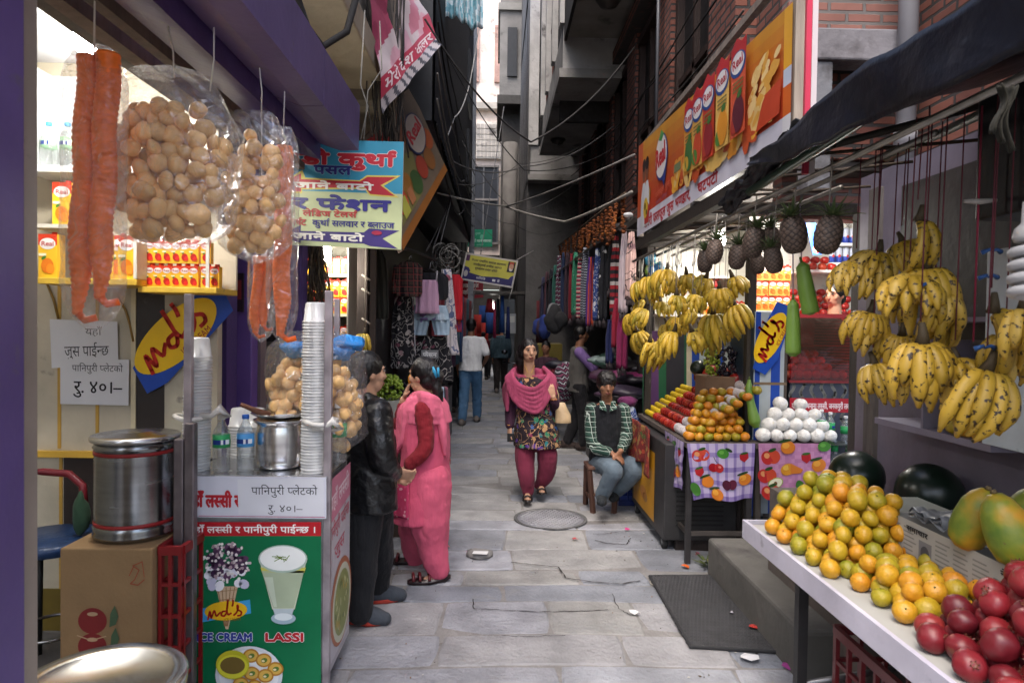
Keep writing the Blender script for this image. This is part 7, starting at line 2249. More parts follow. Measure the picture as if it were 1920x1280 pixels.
    for zz,a_,b_ in((-.105,.068,.05),(-.1,.078,.056),(-.03,.074,.05),(.05,.052,.036),(.09,.036,.022)):rings.append([c+Vector((a_*math.cos(j*.2618)+(.02 if zz<0 else 0),b_*math.sin(j*.2618),zz))for j in range(24)])
    g.loft(rings,H('b39a78'));g.obj('bag_body','leather',hb,bevel=.004)
    g=G();g.tube([c+Vector((-.03,-.02,.08)),c+Vector((-.03,-.04,.16)),c+Vector((-.045,-.03,.21)),c+Vector((-.05,.01,.16)),c+Vector((-.02,.02,.08))],.005,H('9a8060'),7);g.obj('strap','leather',hb)
    ph=thing('phone','black phone in the lowered hand of the woman in magenta','phone',Q(957,815,-.08));p=Q(958,818,-.1);g=G();g.box(p.x-.035,p.x+.035,p.y-.005,p.y+.005,p.z-.05,p.z+.03,H('0f0f11'));g.obj('phone_body','plastic',ph,bevel=.003)

_MC={}
def mcloth(hx,bd=.02):
    if hx not in _MC:
        mk('cloth_'+hx,.92,var=.14,scale=9,bump=.9,bscale=13,stretch=(1,1,.28),sheen=.03,bdist=bd*1.6,col=H(hx));_MC[hx]=M['cloth_'+hx]
    return _MC[hx]
def mskin(hx):
    k='skin_'+hx
    if k not in M:mk(k,.5,var=.08,scale=30,bump=.06,bscale=120,sss=.03,col=H(hx))
    return M[k]
def mhair(hx):
    k='hair_'+hx
    if k not in M:mk(k,.4,var=.35,scale=40,bump=.8,bscale=80,stretch=(1,1,.2),col=H(hx))
    return M[k]
def mleather(hx):
    k='leather_'+hx
    if k not in M:mk(k,.36,var=.08,scale=10,bump=.6,bscale=14,spec=.6,bdist=.03,col=H(hx))
    return M[k]
pattern('kurta_floral','floral',[H('1d0f1a'),H('1d0f1a'),H('1f6a72'),H('4a2a7a'),H('2c7a5a'),H('7a2a4a'),H('1d0f1a'),H('24508a'),H('a8825a')],17,ratio=.42)
pattern('boy_plaid','plaid',[H('24443a'),H('15241f'),H('a9b5ad')],22,ratio=.45)
pattern('kameez_hem','floral',[H('b8345c'),H('b8345c'),H('d9a0a8'),H('c04a6c'),H('b8345c')],40,ratio=.4)
woman_shawl()

  # ---------------------------------------------------------------- boy on the stool
def boy():
    Y=6.07;Q=lambda x,y,dy=0:P(x,y,Y+dy)
    t=thing('person','boy in black vest and plaid shirt sitting on a wooden stool','person',(Q(1135,866).x,Y,0))
    hc=Q(1137,721,-.05);f=(.03,-1,-.12)
    g=G();head(g,hc,f,.95);limb(g,[hc-UP*.05,Q(1138,752)],[.045,.05])
    trunk(g,[(Q(1138,756),.08,.06),(Q(1138,768),.135,.08),(Q(1138,800,.02),.13,.1),(Q(1137,835,.04),.12,.1),(Q(1137,866,.04),.14,.12)],(0,-1))
    limb(g,[Q(1110,772),Q(1113,830,-.06),Q(1146,849,-.24)],[.045,.035,.025]);hand(g,Q(1148,850,-.25),(.75,-.3,-.45),(.2,.2,-1),.9,.6)
    limb(g,[Q(1168,770),Q(1174,815,-.06),Q(1164,845,-.24)],[.045,.035,.025]);hand(g,Q(1163,846,-.25),(-.45,-.25,-.75),(-.2,.6,.3),.9,.7,-1)
    limb(g,[Q(1125,868,.02),Q(1150,882,-.36),Q(1130,924,-.26)],[.08,.055,.035]);limb(g,[Q(1152,868,.02),Q(1193,880,-.26),Q(1156,920,-.06)],[.08,.055,.035])
    g.obj('body',mskin(SKIN2),t,remesh=.0065,smooth=2);face(t,hc,f,.95,lip='6a332c')
    g=G();hair_cap(g,hc,f,.95,.012,.04,(.094,.104,.1));
    for k in range(9):g.ell(hc+Vector((-.05+.0125*k,-.075+.01*abs(k-4)*.5,.055+rnd(-.012,.008))),(.018,.016,.03),(1,1,1),8,6)
    g.obj('hair',mhair('0e0a0a'),t,remesh=.007,smooth=1,disp=(.012,.02))
    g=G();trunk(g,[(Q(1138,757),.075,.075),(Q(1138,766),.145,.1),(Q(1138,800,.02),.152,.125),(Q(1137,835,.03),.15,.125),(Q(1137,868,.03),.16,.14)],(0,-1));g.obj('knit_vest',mcloth('12141a'),t,remesh=.008,smooth=2,disp=(.015,.05))
    g=G();limb(g,[Q(1110,768),Q(1111,832,-.06),Q(1140,847,-.22)],[.066,.056,.046]);g.obj('sleeve','boy_plaid',t,remesh=.008,smooth=2,disp=(.012,.04))
    g=G();limb(g,[Q(1168,768),Q(1175,815,-.06),Q(1166,840,-.21)],[.066,.056,.044]);g.obj('sleeve','boy_plaid',t,remesh=.008,smooth=2,disp=(.012,.04))
    g=G();c=Q(1138,754,-.05)
    for k in(-1,1):g.poly([c+Vector((k*.01,-.075,-.075)),c+Vector((k*.075,-.075,-.05)),c+Vector((k*.07,-.02,.02)),c+Vector((k*.03,-.04,.012))],H('8fa098'))
    g.obj('collar','boy_plaid',t,solid=.006)
    g=G();limb(g,[Q(1124,866,.04),Q(1140,874,-.2),Q(1152,884,-.38)],[.1,.088,.078]);limb(g,[Q(1152,883,-.37),Q(1140,905,-.32),Q(1129,928,-.26)],[.078,.068,.062]);limb(g,[Q(1154,866,.04),Q(1176,872,-.14),Q(1194,881,-.27)],[.1,.088,.078]);limb(g,[Q(1193,881,-.27),Q(1176,902,-.16),Q(1156,920,-.06)],[.077,.068,.062]);g.ell(Q(1138,862,.03),(.15,.12,.08),(1,1,1),16,10)
    g.obj('jeans',mdenim('5a6874'),t,remesh=.008,smooth=2,disp=(.014,.07))
    shoe(t,Q(1128,942,-.26),(-.15,-1,0),.22,.085,'24282c','1a1a1a','sandal_shoe');shoe(t,Q(1153,935,-.04),(-.3,-.9,0),.22,.085,'24282c','1a1a1a','sandal_shoe')
    st=thing('wooden_stool','worn wooden stool under the seated boy','stool',(Q(1130,866).x,Y+.04,0));sz=.43;c=Vector((Q(1128,866).x,Y+.03,sz))
    g=G();g.box(c.x-.14,c.x+.14,c.y-.14,c.y+.14,sz-.03,sz,H('5d4034'));g.obj('seat','wood',st,bevel=.006)
    for(px,py,dx,dy)in((1098,944,-.12,.1),(1112,962,-.12,-.12),(1151,962,.12,-.12),(1146,936,.12,.1)):
        b=PZ(px,py,0);a_=Vector((c.x+dx,c.y+dy,sz-.031));g=G();d=(b-a_);
        g.tube([a_,b],[.024,.026],H('52382e'),4,smooth=False);g.obj('leg','wood',st)
    g=G();a1,a2,a3,a4=(PZ(1098,944,0),PZ(1112,962,0),PZ(1151,962,0),PZ(1146,936,0));lv=lambda b,dx,dy,k:Vector((c.x+dx,c.y+dy,sz)).lerp(b,k)
    g.tube([lv(a1,-.12,.1,.72),lv(a2,-.12,-.12,.72)],.014,H('5a3e32'),6);g.tube([lv(a3,.12,-.12,.72),lv(a4,.12,.1,.72)],.014,H('5a3e32'),6);g.tube([lv(a2,-.12,-.12,.6),lv(a3,.12,-.12,.6)],.014,H('5a3e32'),6);g.obj('stretcher','wood',st)
def mdenim(hx):
    k='denim_'+hx
    if k not in M:mk(k,.9,var=.3,scale=7,bump=.35,bscale=30,bdist=.015,col=H(hx),stain=(H('8a9aa8'),6,.62))
    return M[k]
boy()

  # ---------------------------------------------------------------- woman in pink with her back half turned
def pink_woman():
    Y=4.42;Q=lambda x,y,dy=0:P(x,y,Y+dy)
    t=thing('person','woman in coral pink suit and dark red sleeves with a blue hair clip','person',(Q(795,1060).x,Y,0))
    hc=Q(793,704,.0);f=(-.86,.5,-.04)
    g=G();head(g,hc,f,.98);limb(g,[hc-UP*.05,Q(797,742)],[.05,.055])
    fd=(-1,.35)
    trunk(g,[(Q(798,744),.09,.08),(Q(797,762),.15,.1),(Q(794,810),.14,.12),(Q(797,855),.13,.11),(Q(800,900),.16,.14),(Q(800,930),.15,.13)],fd)
    limb(g,[Q(793,770,-.14),Q(798,836,-.18),Q(766,872,-.2)],[.05,.04,.028]);hand(g,Q(764,874,-.2),(-.25,.05,-1),(.1,1,0),.95,.45)
    limb(g,[Q(780,765,.14),Q(752,800,.16),Q(757,750,.1)],[.048,.038,.028]);hand(g,Q(757,748,.1),(.35,0,1),(1,0,-.2),.95,.8)
    limb(g,[Q(802,910,-.08),Q(807,985,-.06),Q(819,1066,-.05)],[.085,.056,.036]);limb(g,[Q(790,910,.1),Q(780,985,.2),Q(776,1048,.3)],[.085,.056,.036])
    foot(g,Q(822,1072,-.05),Q(792,1087,-.07),.95);foot(g,Q(778,1050,.3),Q(754,1062,.3),.95)
    g.obj('body',mskin(SKIN),t,remesh=.0065,smooth=2)
    g=G();hair_cap(g,hc,f,1.0,.014,.032,(.084,.094,.094));g.ell(hc+Vector((.085,-.04,.0)),(.055,.055,.05),(1,1,1),16,10,jit=.12);limb(g,[hc+Vector((.08,-.04,-.02)),hc+Vector((.1,-.05,-.1)),hc+Vector((.11,-.04,-.2)),hc+Vector((.115,-.03,-.28))],[.045,.035,.028,.016]);g.obj('hair',mhair('120d0e'),t,remesh=.008,smooth=1,disp=(.01,.03))
    g=G();c=hc+Vector((.085,-.1,.03));g.tube([c+Vector((-.012,0,.035)),c,c+Vector((.01,0,-.035))],[.006,.011,.006],H('2f8fb8'),7);g.tube([c+Vector((.02,0,.03)),c+Vector((.024,0,-.03))],[.008,.006],H('2f8fb8'),7);g.obj('hair_clip','plastic',t)
    g=G();trunk(g,[(Q(798,746),.1,.1),(Q(797,764),.165,.125),(Q(794,812),.165,.145),(Q(796,858),.17,.15),(Q(796,905),.2,.17),(Q(790,945),.21,.19),(Q(786,972),.215,.2)],fd);g.obj('kameez',mcloth('bf4c68'),t,remesh=.009,smooth=3,disp=(.02,.12))
    g=G();g.sheet(lambda u,v:Q(726+40*u,892+72*v+10*u,-.035-.225*math.sqrt(max(0,1-((792-726-40*u)/68)**2))+.012*math.sin(v*5+u*8)),12,16,(1,1,1));g.obj('embroidered_hem','kameez_hem',t,solid=.006)
    g=G();limb(g,[Q(793,768,-.14),Q(798,836,-.185),Q(769,869,-.2)],[.06,.051,.042]);g.obj('sleeve',mcloth('7a1420'),t,remesh=.008,smooth=2,disp=(.016,.04))
    g=G();limb(g,[Q(780,765,.14),Q(753,800,.16),Q(756,762,.11)],[.07,.058,.044]);g.obj('sleeve',mcloth('7a1420'),t,remesh=.008,smooth=2,disp=(.016,.04))
    g=G();limb(g,[Q(804,905,-.06),Q(806,975,-.07),Q(812,1030,-.06),Q(822,1068,-.05)],[.15,.13,.098,.07]);limb(g,[Q(790,905,.1),Q(780,980,.2),Q(777,1020,.27),Q(777,1048,.3)],[.14,.12,.09,.062]);g.obj('salwar',mcloth('c4546e'),t,remesh=.009,smooth=3,disp=(.025,.13))
    g=G()
    for k in range(5):limb(g,[Q(772,748+k*5,.12-k*.03),Q(782-k,742+k*5,-.02),Q(798,744+k*7,-.14),Q(816+k,752+k*8,-.1),Q(822+k,760+k*8,.05)],[.03,.035,.035,.035,.03],n=10)
    for k in range(6):limb(g,[Q(806,752,-.1+k*.035),Q(824+k*.5,775,-.1+k*.045),Q(831+k,815,-.1+k*.05),Q(834+k,850+k*5,-.08+k*.05)],[.04,.036,.028,.015],n=10)
    for k in range(5):limb(g,[Q(778,752,.1-k*.05),Q(752+k*3,770,.14-k*.06),Q(745+k*3,815,.15-k*.06),Q(738+k*2,865-k*6,.16-k*.06)],[.035,.034,.028,.016],n=10)
    trunk(g,[(Q(798,744),.12,.12),(Q(799,764),.18,.145),(Q(802,790),.18,.155)],fd)
    g.obj('shawl',mcloth('d0627c',.02),t,remesh=.008,smooth=1,disp=(.012,.06))
    for a_,tt in((Q(822,1072,-.05),Q(790,1088,-.07)),(Q(778,1050,.3),Q(752,1063,.3))):
        d=(tt-a_);d.z=0;d.normalize();sd=Vector((d.y,-d.x,0));g=G()
        rings=[[Vector((a_.x,a_.y,zz))+d*(.06+.14*math.sin(j*.2618))+sd*.046*math.cos(j*.2618)+UP*(.02*max(0,-math.sin(j*.2618)))for j in range(24)]for zz in(.004,.026)]
        g.loft(rings,H('241416'))
        for q_ in(.06,.12,.16):c=Vector((a_.x,a_.y,.03))+d*q_;g.tube([c-sd*.047,c-sd*.034+UP*.026,c+UP*.036,c+sd*.034+UP*.026,c+sd*.047],.01,H('5a161d'),7)
        g.obj('sandal','leather',t)
    g=G();g.ell(Q(769,712,.08),(.014,.02,.035),H('d9701f'),10,8);tag(g.obj('orange_slice','orange_skin'),'orange slice held at the mouth of the woman in pink','fruit')
    o=thing('shoulder_bag','dark and pale striped cloth bag behind the shoulder of the woman in pink','bag',Q(838,800,.2));g=G();g.sheet(lambda u,v:Q(812+26*u+6*v,725+130*v,.12+.12*u+.03*math.sin(v*7)),10,20,lambda u,v:H(('8fa3b5','2a2c34','6a3a4a')[int(u*6)%3]));g.obj('bag_cloth','cloth',o,solid=.02)
pink_woman()

  # ---------------------------------------------------------------- man in the black jacket
def jacket_man():
    Y=3.78;Q=lambda x,y,dy=0:P(x,y,Y+dy)
    t=thing('person','man in black leather jacket standing beside the snack cart','person',(Q(690,1150).x,Y,0))
    hc=Q(690,699,0);f=(.78,.6,0);fd=(.78,.6)
    g=G();head(g,hc,f,1.0);limb(g,[hc-UP*.05-Vector(f)*.02,Q(686,748)],[.056,.062])
    trunk(g,[(Q(686,752),.1,.08),(Q(685,770),.17,.1),(Q(687,830),.17,.12),(Q(690,900),.15,.12),(Q(692,940),.16,.13)],fd)
    limb(g,[Q(706,778,-.13),Q(716,858,-.16),Q(740,884,-.02)],[.055,.044,.03]);hand(g,Q(738,884,-.02),(.8,.45,-.3),(-.3,.5,.5),1.0,.8)
    limb(g,[Q(672,775,.14),Q(700,860,.22),Q(735,888,.1)],[.055,.044,.03]);hand(g,Q(733,888,.1),(.8,-.2,-.2),(-.2,-.6,.4),1.0,.8,-1)
    limb(g,[Q(684,950,-.05),Q(680,1050,-.05),Q(676,1140,-.06)],[.085,.06,.042]);limb(g,[Q(700,950,.1),Q(708,1030,.2),Q(706,1098,.3)],[.085,.06,.042])
    g.obj('body',mskin(SKIN),t,remesh=.007,smooth=2);face(t,hc,f,1.0)
    g=G();hair_cap(g,hc,f,1.0,.012,.034,(.083,.095,.092));g.obj('hair',mhair('0c0a0b'),t,remesh=.007,smooth=1,disp=(.008,.02))
    g=G();trunk(g,[(Q(686,757),.105,.1),(Q(685,772),.195,.125),(Q(686,830),.205,.15),(Q(688,895),.2,.15),(Q(690,950),.2,.155)],fd)
    limb(g,[Q(706,776,-.13),Q(717,858,-.17),Q(738,884,-.03)],[.09,.074,.052]);limb(g,[Q(670,775,.14),Q(700,860,.22),Q(733,888,.1)],[.09,.07,.052]);limb(g,[Q(690,744,-.08),Q(704,752,-.02),Q(700,748,.08)],[.03,.032,.03])
    g.obj('leather_jacket',mleather('0e0f12'),t,remesh=.009,smooth=2,disp=(.018,.09))
    g=G();c=Q(690,743,0);g.tube([c+Vector((.075*math.cos(a_),.075*math.sin(a_),.012*math.sin(a_*2)-.01-.03*max(0,math.cos(a_-.6))))for a_ in[k*.35 for k in range(19)]],.02,H('b5b6ba'),8);g.obj('collar',mcloth('b5b6ba'),t,remesh=.006,smooth=2)
    g=G();limb(g,[Q(686,935,-.06),Q(681,1045,-.06),Q(678,1100,-.06),Q(676,1148,-.06)],[.11,.085,.07,.066]);limb(g,[Q(700,935,.08),Q(709,1025,.2),Q(708,1070,.27),Q(706,1105,.3)],[.115,.09,.08,.076]);g.obj('trousers',mcloth('15161a'),t,remesh=.009,smooth=2,disp=(.02,.12))
    a_=PZ(668,1166,0);shoe(t,(a_.x,a_.y,.0),(.9,-.12,0),.29,.105,'3d4249','a8382a','trainer','a8323a')
    a_=PZ(700,1128,0);shoe(t,(a_.x,a_.y,.0),(.93,.22,0),.29,.105,'3d4249','a8382a','trainer','a8323a')
jacket_man()

  # ---------------------------------------------------------------- passers-by
def walker(label,px,pyf,pyh,Y,f,top,legs,hairc='0e0b0b',sleeve=.35,skin=SKIN2,swing=(.1,-.1),stride=.16,build=1.0,arm=None,shoec='6a625c',vox=.012,tuck=True,vest=None,toprow=None):
    foot_=P(px,pyf,Y);x0=foot_.x;h=P(px,pyh,Y).z;k=h/1.7
    t=thing('person',label,'person',(x0,Y,0))
    F2=Vector((f[0],f[1],0)).normalized();s=Vector((F2.y,-F2.x,0))
    def L(a,b,c):return Vector((x0,Y,0))+s*a*k+F2*b*k+UP*c*k
    hc=L(0,.02,1.585);w_=build
    g=G();head(g,hc,f,k);limb(g,[hc-UP*.05,L(0,0,1.42)],[.055*k,.06*k])
    trunk(g,[(L(0,0,1.42),.1*k,.08*k),(L(0,0,1.36),.17*k*w_,.1*k),(L(0,0,1.2),.165*k*w_,.11*k),(L(0,0,1.02),.14*k*w_,.11*k),(L(0,0,.9),.16*k*w_,.12*k)],F2)
    A=arm or{}
    for q,sg in((1,1),(-1,-1)):
        sw=swing[0]if q==1 else swing[1];el,wr_=A.get(q,((.22,sw*.5-.03,1.1),(.21,sw+.06,.87)))
        pts=[L(.17*w_*sg,0,1.35),L(el[0]*sg,el[1],el[2]),L(wr_[0]*sg,wr_[1],wr_[2])]
        limb(g,pts,[.05*k,.04*k,.028*k]);d=(pts[2]-pts[1]).normalized();hand(g,pts[2],d,-s*sg,k,.5,sg)
        A[q]=(el,wr_)
    lg=[]
    for sg,st_ in((1,stride),(-1,-stride)):
        pts=[L(.085*sg,0,.88),L(.09*sg,st_*.55+.03,.48),L(.085*sg,st_-(.06 if st_<0 else 0),.09)];lg.append(pts);limb(g,pts,[.085*k,.058*k,.04*k])
    g.obj('body',mskin(skin),t,remesh=vox*.8,smooth=1)
    g=G();hair_cap(g,hc,f,k);g.obj('hair',mhair(hairc),t,remesh=vox*.8,smooth=1)
    g=G();b=.86 if tuck else .8
    trunk(g,[(L(0,0,1.425),.085*k,.085*k),(L(0,0,1.375),.175*k*w_,.115*k),(L(0,0,1.2),.19*k*w_,.135*k),(L(0,0,1.02),.175*k*w_,.135*k),(L(0,0,b),.19*k*w_,.145*k)],F2)
    for sg in(1,-1):
        el,wr_=A[sg];p0,p1,p2=L(.17*w_*sg,0,1.35),L(el[0]*sg,el[1],el[2]),L(wr_[0]*sg,wr_[1],wr_[2])
        if not vest:
            if sleeve<.5:limb(g,[p0,p0.lerp(p1,.5),p0.lerp(p1,.85)],[.07*k,.068*k,.066*k])
            else:limb(g,[p0,p1,p1.lerp(p2,.9)],[.07*k,.056*k,.044*k])
    g.obj('shirt' if not vest else 'vest',M[top]if top in M else mcloth(top),t,remesh=vox,smooth=2,disp=(.02*k,.08))
    if vest:
        for sg in(1,-1):
            g=G();el,wr_=A[sg];p0,p1=L(.17*w_*sg,0,1.35),L(el[0]*sg,el[1],el[2]);limb(g,[p0,p0.lerp(p1,.5),p0.lerp(p1,.9)],[.075*k,.07*k,.066*k])
            g.obj('sleeve',mcloth(vest),t,remesh=vox,smooth=2)
    g=G();g.ell(L(0,0,.9),(.17*k*w_,.13*k,.1*k),(1,1,1),16,10)
    for pts in lg:limb(g,[pts[0],pts[1],pts[2]+UP*.02],[.108*k,.085*k,.072*k])
    g.obj('trousers',M[legs]if legs in M else(mdenim(legs)if legs.startswith('4')or legs.startswith('5')else mcloth(legs)),t,remesh=vox,smooth=2,disp=(.025*k,.08))
    for pts in lg:shoe(t,(pts[2].x,pts[2].y,.0),F2,.26*k,.1*k,shoec,'3a3634')
    return t
walker('man in white polo shirt and blue jeans walking away up the alley',881,793,598,11.6,(.12,1,0),'e2e2e2','46698a',swing=(.12,-.06),stride=.2,arm={1:((.27,-.04,1.12),(.2,.16,.98))},build=1.06)
walker('far man in teal checked shirt and dark trousers walking away',938,736,608,17.2,(.05,1,0),'2f4450','201a1b',sleeve=.9,stride=.12,build=1.05,tuck=True)
walker('man in bright blue shirt half hidden beside the man in white',857,770,600,13.2,(-.1,1,0),'36669a','1f2329',stride=.1)
walker('vendor in grey vest with lilac sleeves bending over his packed goods',1083,838,612,9.2,(1,-.1,0),'55524e','17161a',vest='7a5f98',stride=.08,arm={1:((.18,.22,1.12),(.16,.5,1.04)),-1:((.18,.2,1.12),(.16,.46,1.0))},tuck=False,shoec='3a2f2c')
walker('shopper in a dark red top at the far end of the alley',905,715,622,21,(.3,1,0),'6e1c28','1c1a1e',sleeve=.9,vox=.016)
walker('shopper in black at the far end below the red sign',884,705,615,23,(-.4,1,0),'1a1a1e','22222a',sleeve=.9,vox=.016)
walker('shopper in grey by the dark concrete pillar far up the alley',922,712,620,22,(-.2,-1,0),'4a4a50','1c1c22',sleeve=.9,vox=.016)
walker('woman in dark patterned wrap standing among the goods beyond the boy',1022,790,640,10.4,(-.3,-1,0),'wrap_pattern' if 'wrap_pattern' in M else '3a2230','4a1c34',sleeve=.9,stride=.05,tuck=False)
  # shopkeeper's head and shoulders behind the shelf
def keeper():
    Y=5.3;t=thing('person','shopkeeper with black hair looking out between the apples and bananas','person',P(1566,600,Y))
    hc=P(1566,553,Y);f=(-.9,-.5,-.1)
    g=G();head(g,hc,f,.85);limb(g,[hc-UP*.05,hc-UP*.17],[.045,.055]);trunk(g,[(hc-UP*.17,.1,.08),(hc-UP*.22,.18,.1),(hc-UP*.5,.17,.11),(hc-UP*.8,.16,.12),(hc-UP*1.35,.16,.12)],f);g.obj('body',mskin(SKIN),t,remesh=.009,smooth=2);face(t,hc,f,.85)
    g=G();hair_cap(g,hc,f,.88,.016,.03);g.obj('hair',mhair('0d0b0c'),t,remesh=.008,smooth=1)
    g=G();trunk(g,[(hc-UP*.165,.09,.09),(hc-UP*.22,.2,.13),(hc-UP*.5,.19,.14),(hc-UP*.85,.18,.15)],f);g.obj('striped_shirt','stripe_shirt',t,remesh=.01,smooth=2)
pattern('stripe_shirt','stripe',[H('8a8a8c'),H('2a2a30'),H('9a9a9a'),H('4a2a30')],22)
keeper()
  # ================================================================== SECOND LEFT SHOP, CLOTHES, FAR GOODS
IY2=5.35
a,b=P(586,640,IY2),P(672,465,IY2)
o=thing('shelf_wall','lit shelf wall of yellow packets in the second shop','wall',((a.x+b.x)/2,IY2,0))
g=G();g.box(a.x-.5,b.x,IY2,IY2+.05,0,2.8,H('b9b39f'));g.obj('wall_face','paint',o)
g=G();g.box(b.x-.012,b.x,IY2-.34,IY2-.001,.8,2.5,H('8a8378'));g.obj('upright','paint',o)
sh2=[]
for py in(514,588,640):sh2.append(P(630,py,IY2-.3).z)
for n_,(py,w_)in enumerate(((514,'upper'),(588,'middle'),(640,'lower'))):
    z=P(630,py,IY2-.3).z;t=thing('wall_shelf',w_+' shelf of yellow packets in the second shop','shelf',(a.x,IY2,z));g=G();g.box(a.x-.3,b.x-.013,IY2-.3,IY2-.001,z-.02,z,H('cfc8b0'));g.obj('board','paint',t)
    rows_=(1,2,1)[n_]
    for r_ in range(rows_):
        for i in range(6):
            x_=b.x-.05-i*.058
            (small if n_<2 else ocart)((x_,IY2-.24,z+.001+r_*(.125 if n_==1 else .12)),(0,0,rnd(-.08,.08)),1.15 if n_<2 else .9,label='small yellow packet on the %s shelf of the second shop'%w_,group='yellow packets in the second shop')
bulb('shop_tube_lamp','glowing bulb over the lit shelves of the second shop',P(612,474,IY2-.5),.04,4,cord=.3)
o=thing('door_post','brown timber post with pale knots at the second shop','pillar',P(676,700,5.0));g=G();c=P(678,700,5.0);g.box(c.x-.035,c.x+.035,4.98,5.05,0,2.7,H('4a3f38'));g.box(c.x+.05,c.x+.09,5.02,5.06,0,2.7,H('3a302a'));g.obj('post_face','wood',o)
g=G()
for py in(520,546,602):p=P(686,py,4.96);g.tube([p+Vector((-.03,0,.02)),p,p+Vector((.03,0,-.02))],.008,H('a49a8a'),6)
g.obj('knot','cloth',o)
  # bundle of dry grass
o=thing('grass_bundle','bundle of dry brown grass hanging under the tailor sign','bundle',P(595,520,4.5));g=G()
for k in range(130):
    a0=P(rnd(578,606),rnd(452,470),4.5+rnd(-.05,.05));a1=P(rnd(560,625),rnd(560,640),4.5+rnd(-.12,.12));m_=a0.lerp(a1,.5)+Vector((rnd(-.04,.04),rnd(-.04,.04),0))
    g.tube([a0,m_,a1],[.004,.003,.0015],H(random.choice(['5a4c38','453a2c','6e5f48','2f281f'])),4)
g.obj('grass_stems','leaf',o)
p=P(868,300,5)
  # bunch of bananas behind the jacket man
p=P(684,625,4.9);put(bp[0].o,p,(0,0,-.4),.85,label='small yellow bananas hanging behind the head of the jacket man',group='bananas by the second shop')
g=G();g.tube([p+Vector((0,0,.05)),p+Vector((0,0,.7))],.004,H('9a9080'),5);tag(g.obj('string','matte'),'string of the small bananas behind the jacket man','string')
  # fruit stand between the man and the woman in pink
fs=thing('fruit_stand','low stand of green fruit and grapes behind the couple','stand',P(745,860,5.5));c=P(740,842,5.5)
g=G();g.box(c.x-.35,c.x+.25,5.3,6.1,0,c.z,H('3a302a'));g.obj('stand_body','wood',fs)
random.seed(44)
for k in range(3):
    for j in range(4-k):
        for i in range(5-k):mango((c.x-.22+i*.088+k*.044,5.36+j*.09+k*.05,c.z+.001+k*.075),(rnd(-.5,.5),rnd(-.5,.5),rnd(0,6)),1.08,label='green and yellow mango on the stand behind the couple',group='mangoes behind the couple')
pb=P(722,770,5.75);g=G();g.box(pb.x-.17,pb.x+.12,5.72,6.0,c.z+.001,P(722,752,5.72).z,H('a9aaa2'));tag(g.obj('carton_box','card',bevel=.004),'pale open carton under the green grapes','box')
grapes('heap of light green grapes on the pale carton',P(726,726,5.8),.13,.1,.11,'grape_green',220,.016)
grapes('dark grapes beside the light green heap',P(752,732,5.9),.06,.06,.07,'grape_black',60,.014)
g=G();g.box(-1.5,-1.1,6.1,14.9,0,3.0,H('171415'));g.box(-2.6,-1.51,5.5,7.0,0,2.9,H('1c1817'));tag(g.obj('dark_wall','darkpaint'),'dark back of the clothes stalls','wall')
crate('plastic_crate','red crate standing on edge behind the woman in pink',P(812,975,5.0).x,P(832,975,5.0).x+.02,4.98,5.3,.01,.62,'8a1f1c',nz=4)

  # ---------------------------------------------------------------- garments
pattern('plaid_red','plaid',[H('4a3a34'),H('1c1a1c'),H('8a3a3a')],16,ratio=.4)
pattern('flower_light','floral',[H('8fa3b3'),H('a3b3c0'),H('4f8a94'),H('a3b3c0'),H('6a5a8a'),H('8fa3b3')],9,ratio=.36)
pattern('flower_dark','floral',[H('14131a'),H('14131a'),H('8a6a70'),H('1c1a20'),H('6a3a4a'),H('a09a96')],12,ratio=.34)
pattern('flower_white','floral',[H('b5aeb0'),H('b5aeb0'),H('8a4a5a'),H('c0b9bb'),H('4f5a7a')],10,ratio=.38)
pattern('zig','zigzag',[H('16161c'),H('a3a3aa'),H('16161c'),H('7a3a5a')],14)
pattern('dots_green','floral',[H('2f7a5c'),H('2f7a5c'),H('8fb5a0'),H('37866a')],40,ratio=.3)
pattern('pink_tribal','stripe',[H('a82a4a'),H('b9b0b0'),H('17161c'),H('c04a5a'),H('d0c4b0'),H('5a2a4a')],9)
pattern('grey_weave','zigzag',[H('1c1d26'),H('8f939f')],30)
pattern('blue_white','floral',[H('2a3f7a'),H('2a3f7a'),H('b0b6c4'),H('3a5aa0'),H('c4c8d0')],14,ratio=.42)
pattern('black_white','floral',[H('15161d'),H('15161d'),H('b5b6ba'),H('1d1f28')],16,ratio=.36)
pattern('red_orange','stripe',[H('a8322a'),H('7a2a5a'),H('b8482c'),H('4a2a7a')],14,axis=1)
pattern('snow_stripe','stripe',[H('9a1c26'),H('b3aca8'),H('1d1a20'),H('8f1c28'),H('23222a')],5)
pattern('pink_print','floral',[H('b99a94'),H('b99a94'),H('8a6a70'),H('c0aaa4'),H('2a2024')],7,ratio=.34)
pattern('dark_stripe','stripe',[H('16161c'),H('33343f'),H('16161c'),H('5a3a44')],11,axis=1)

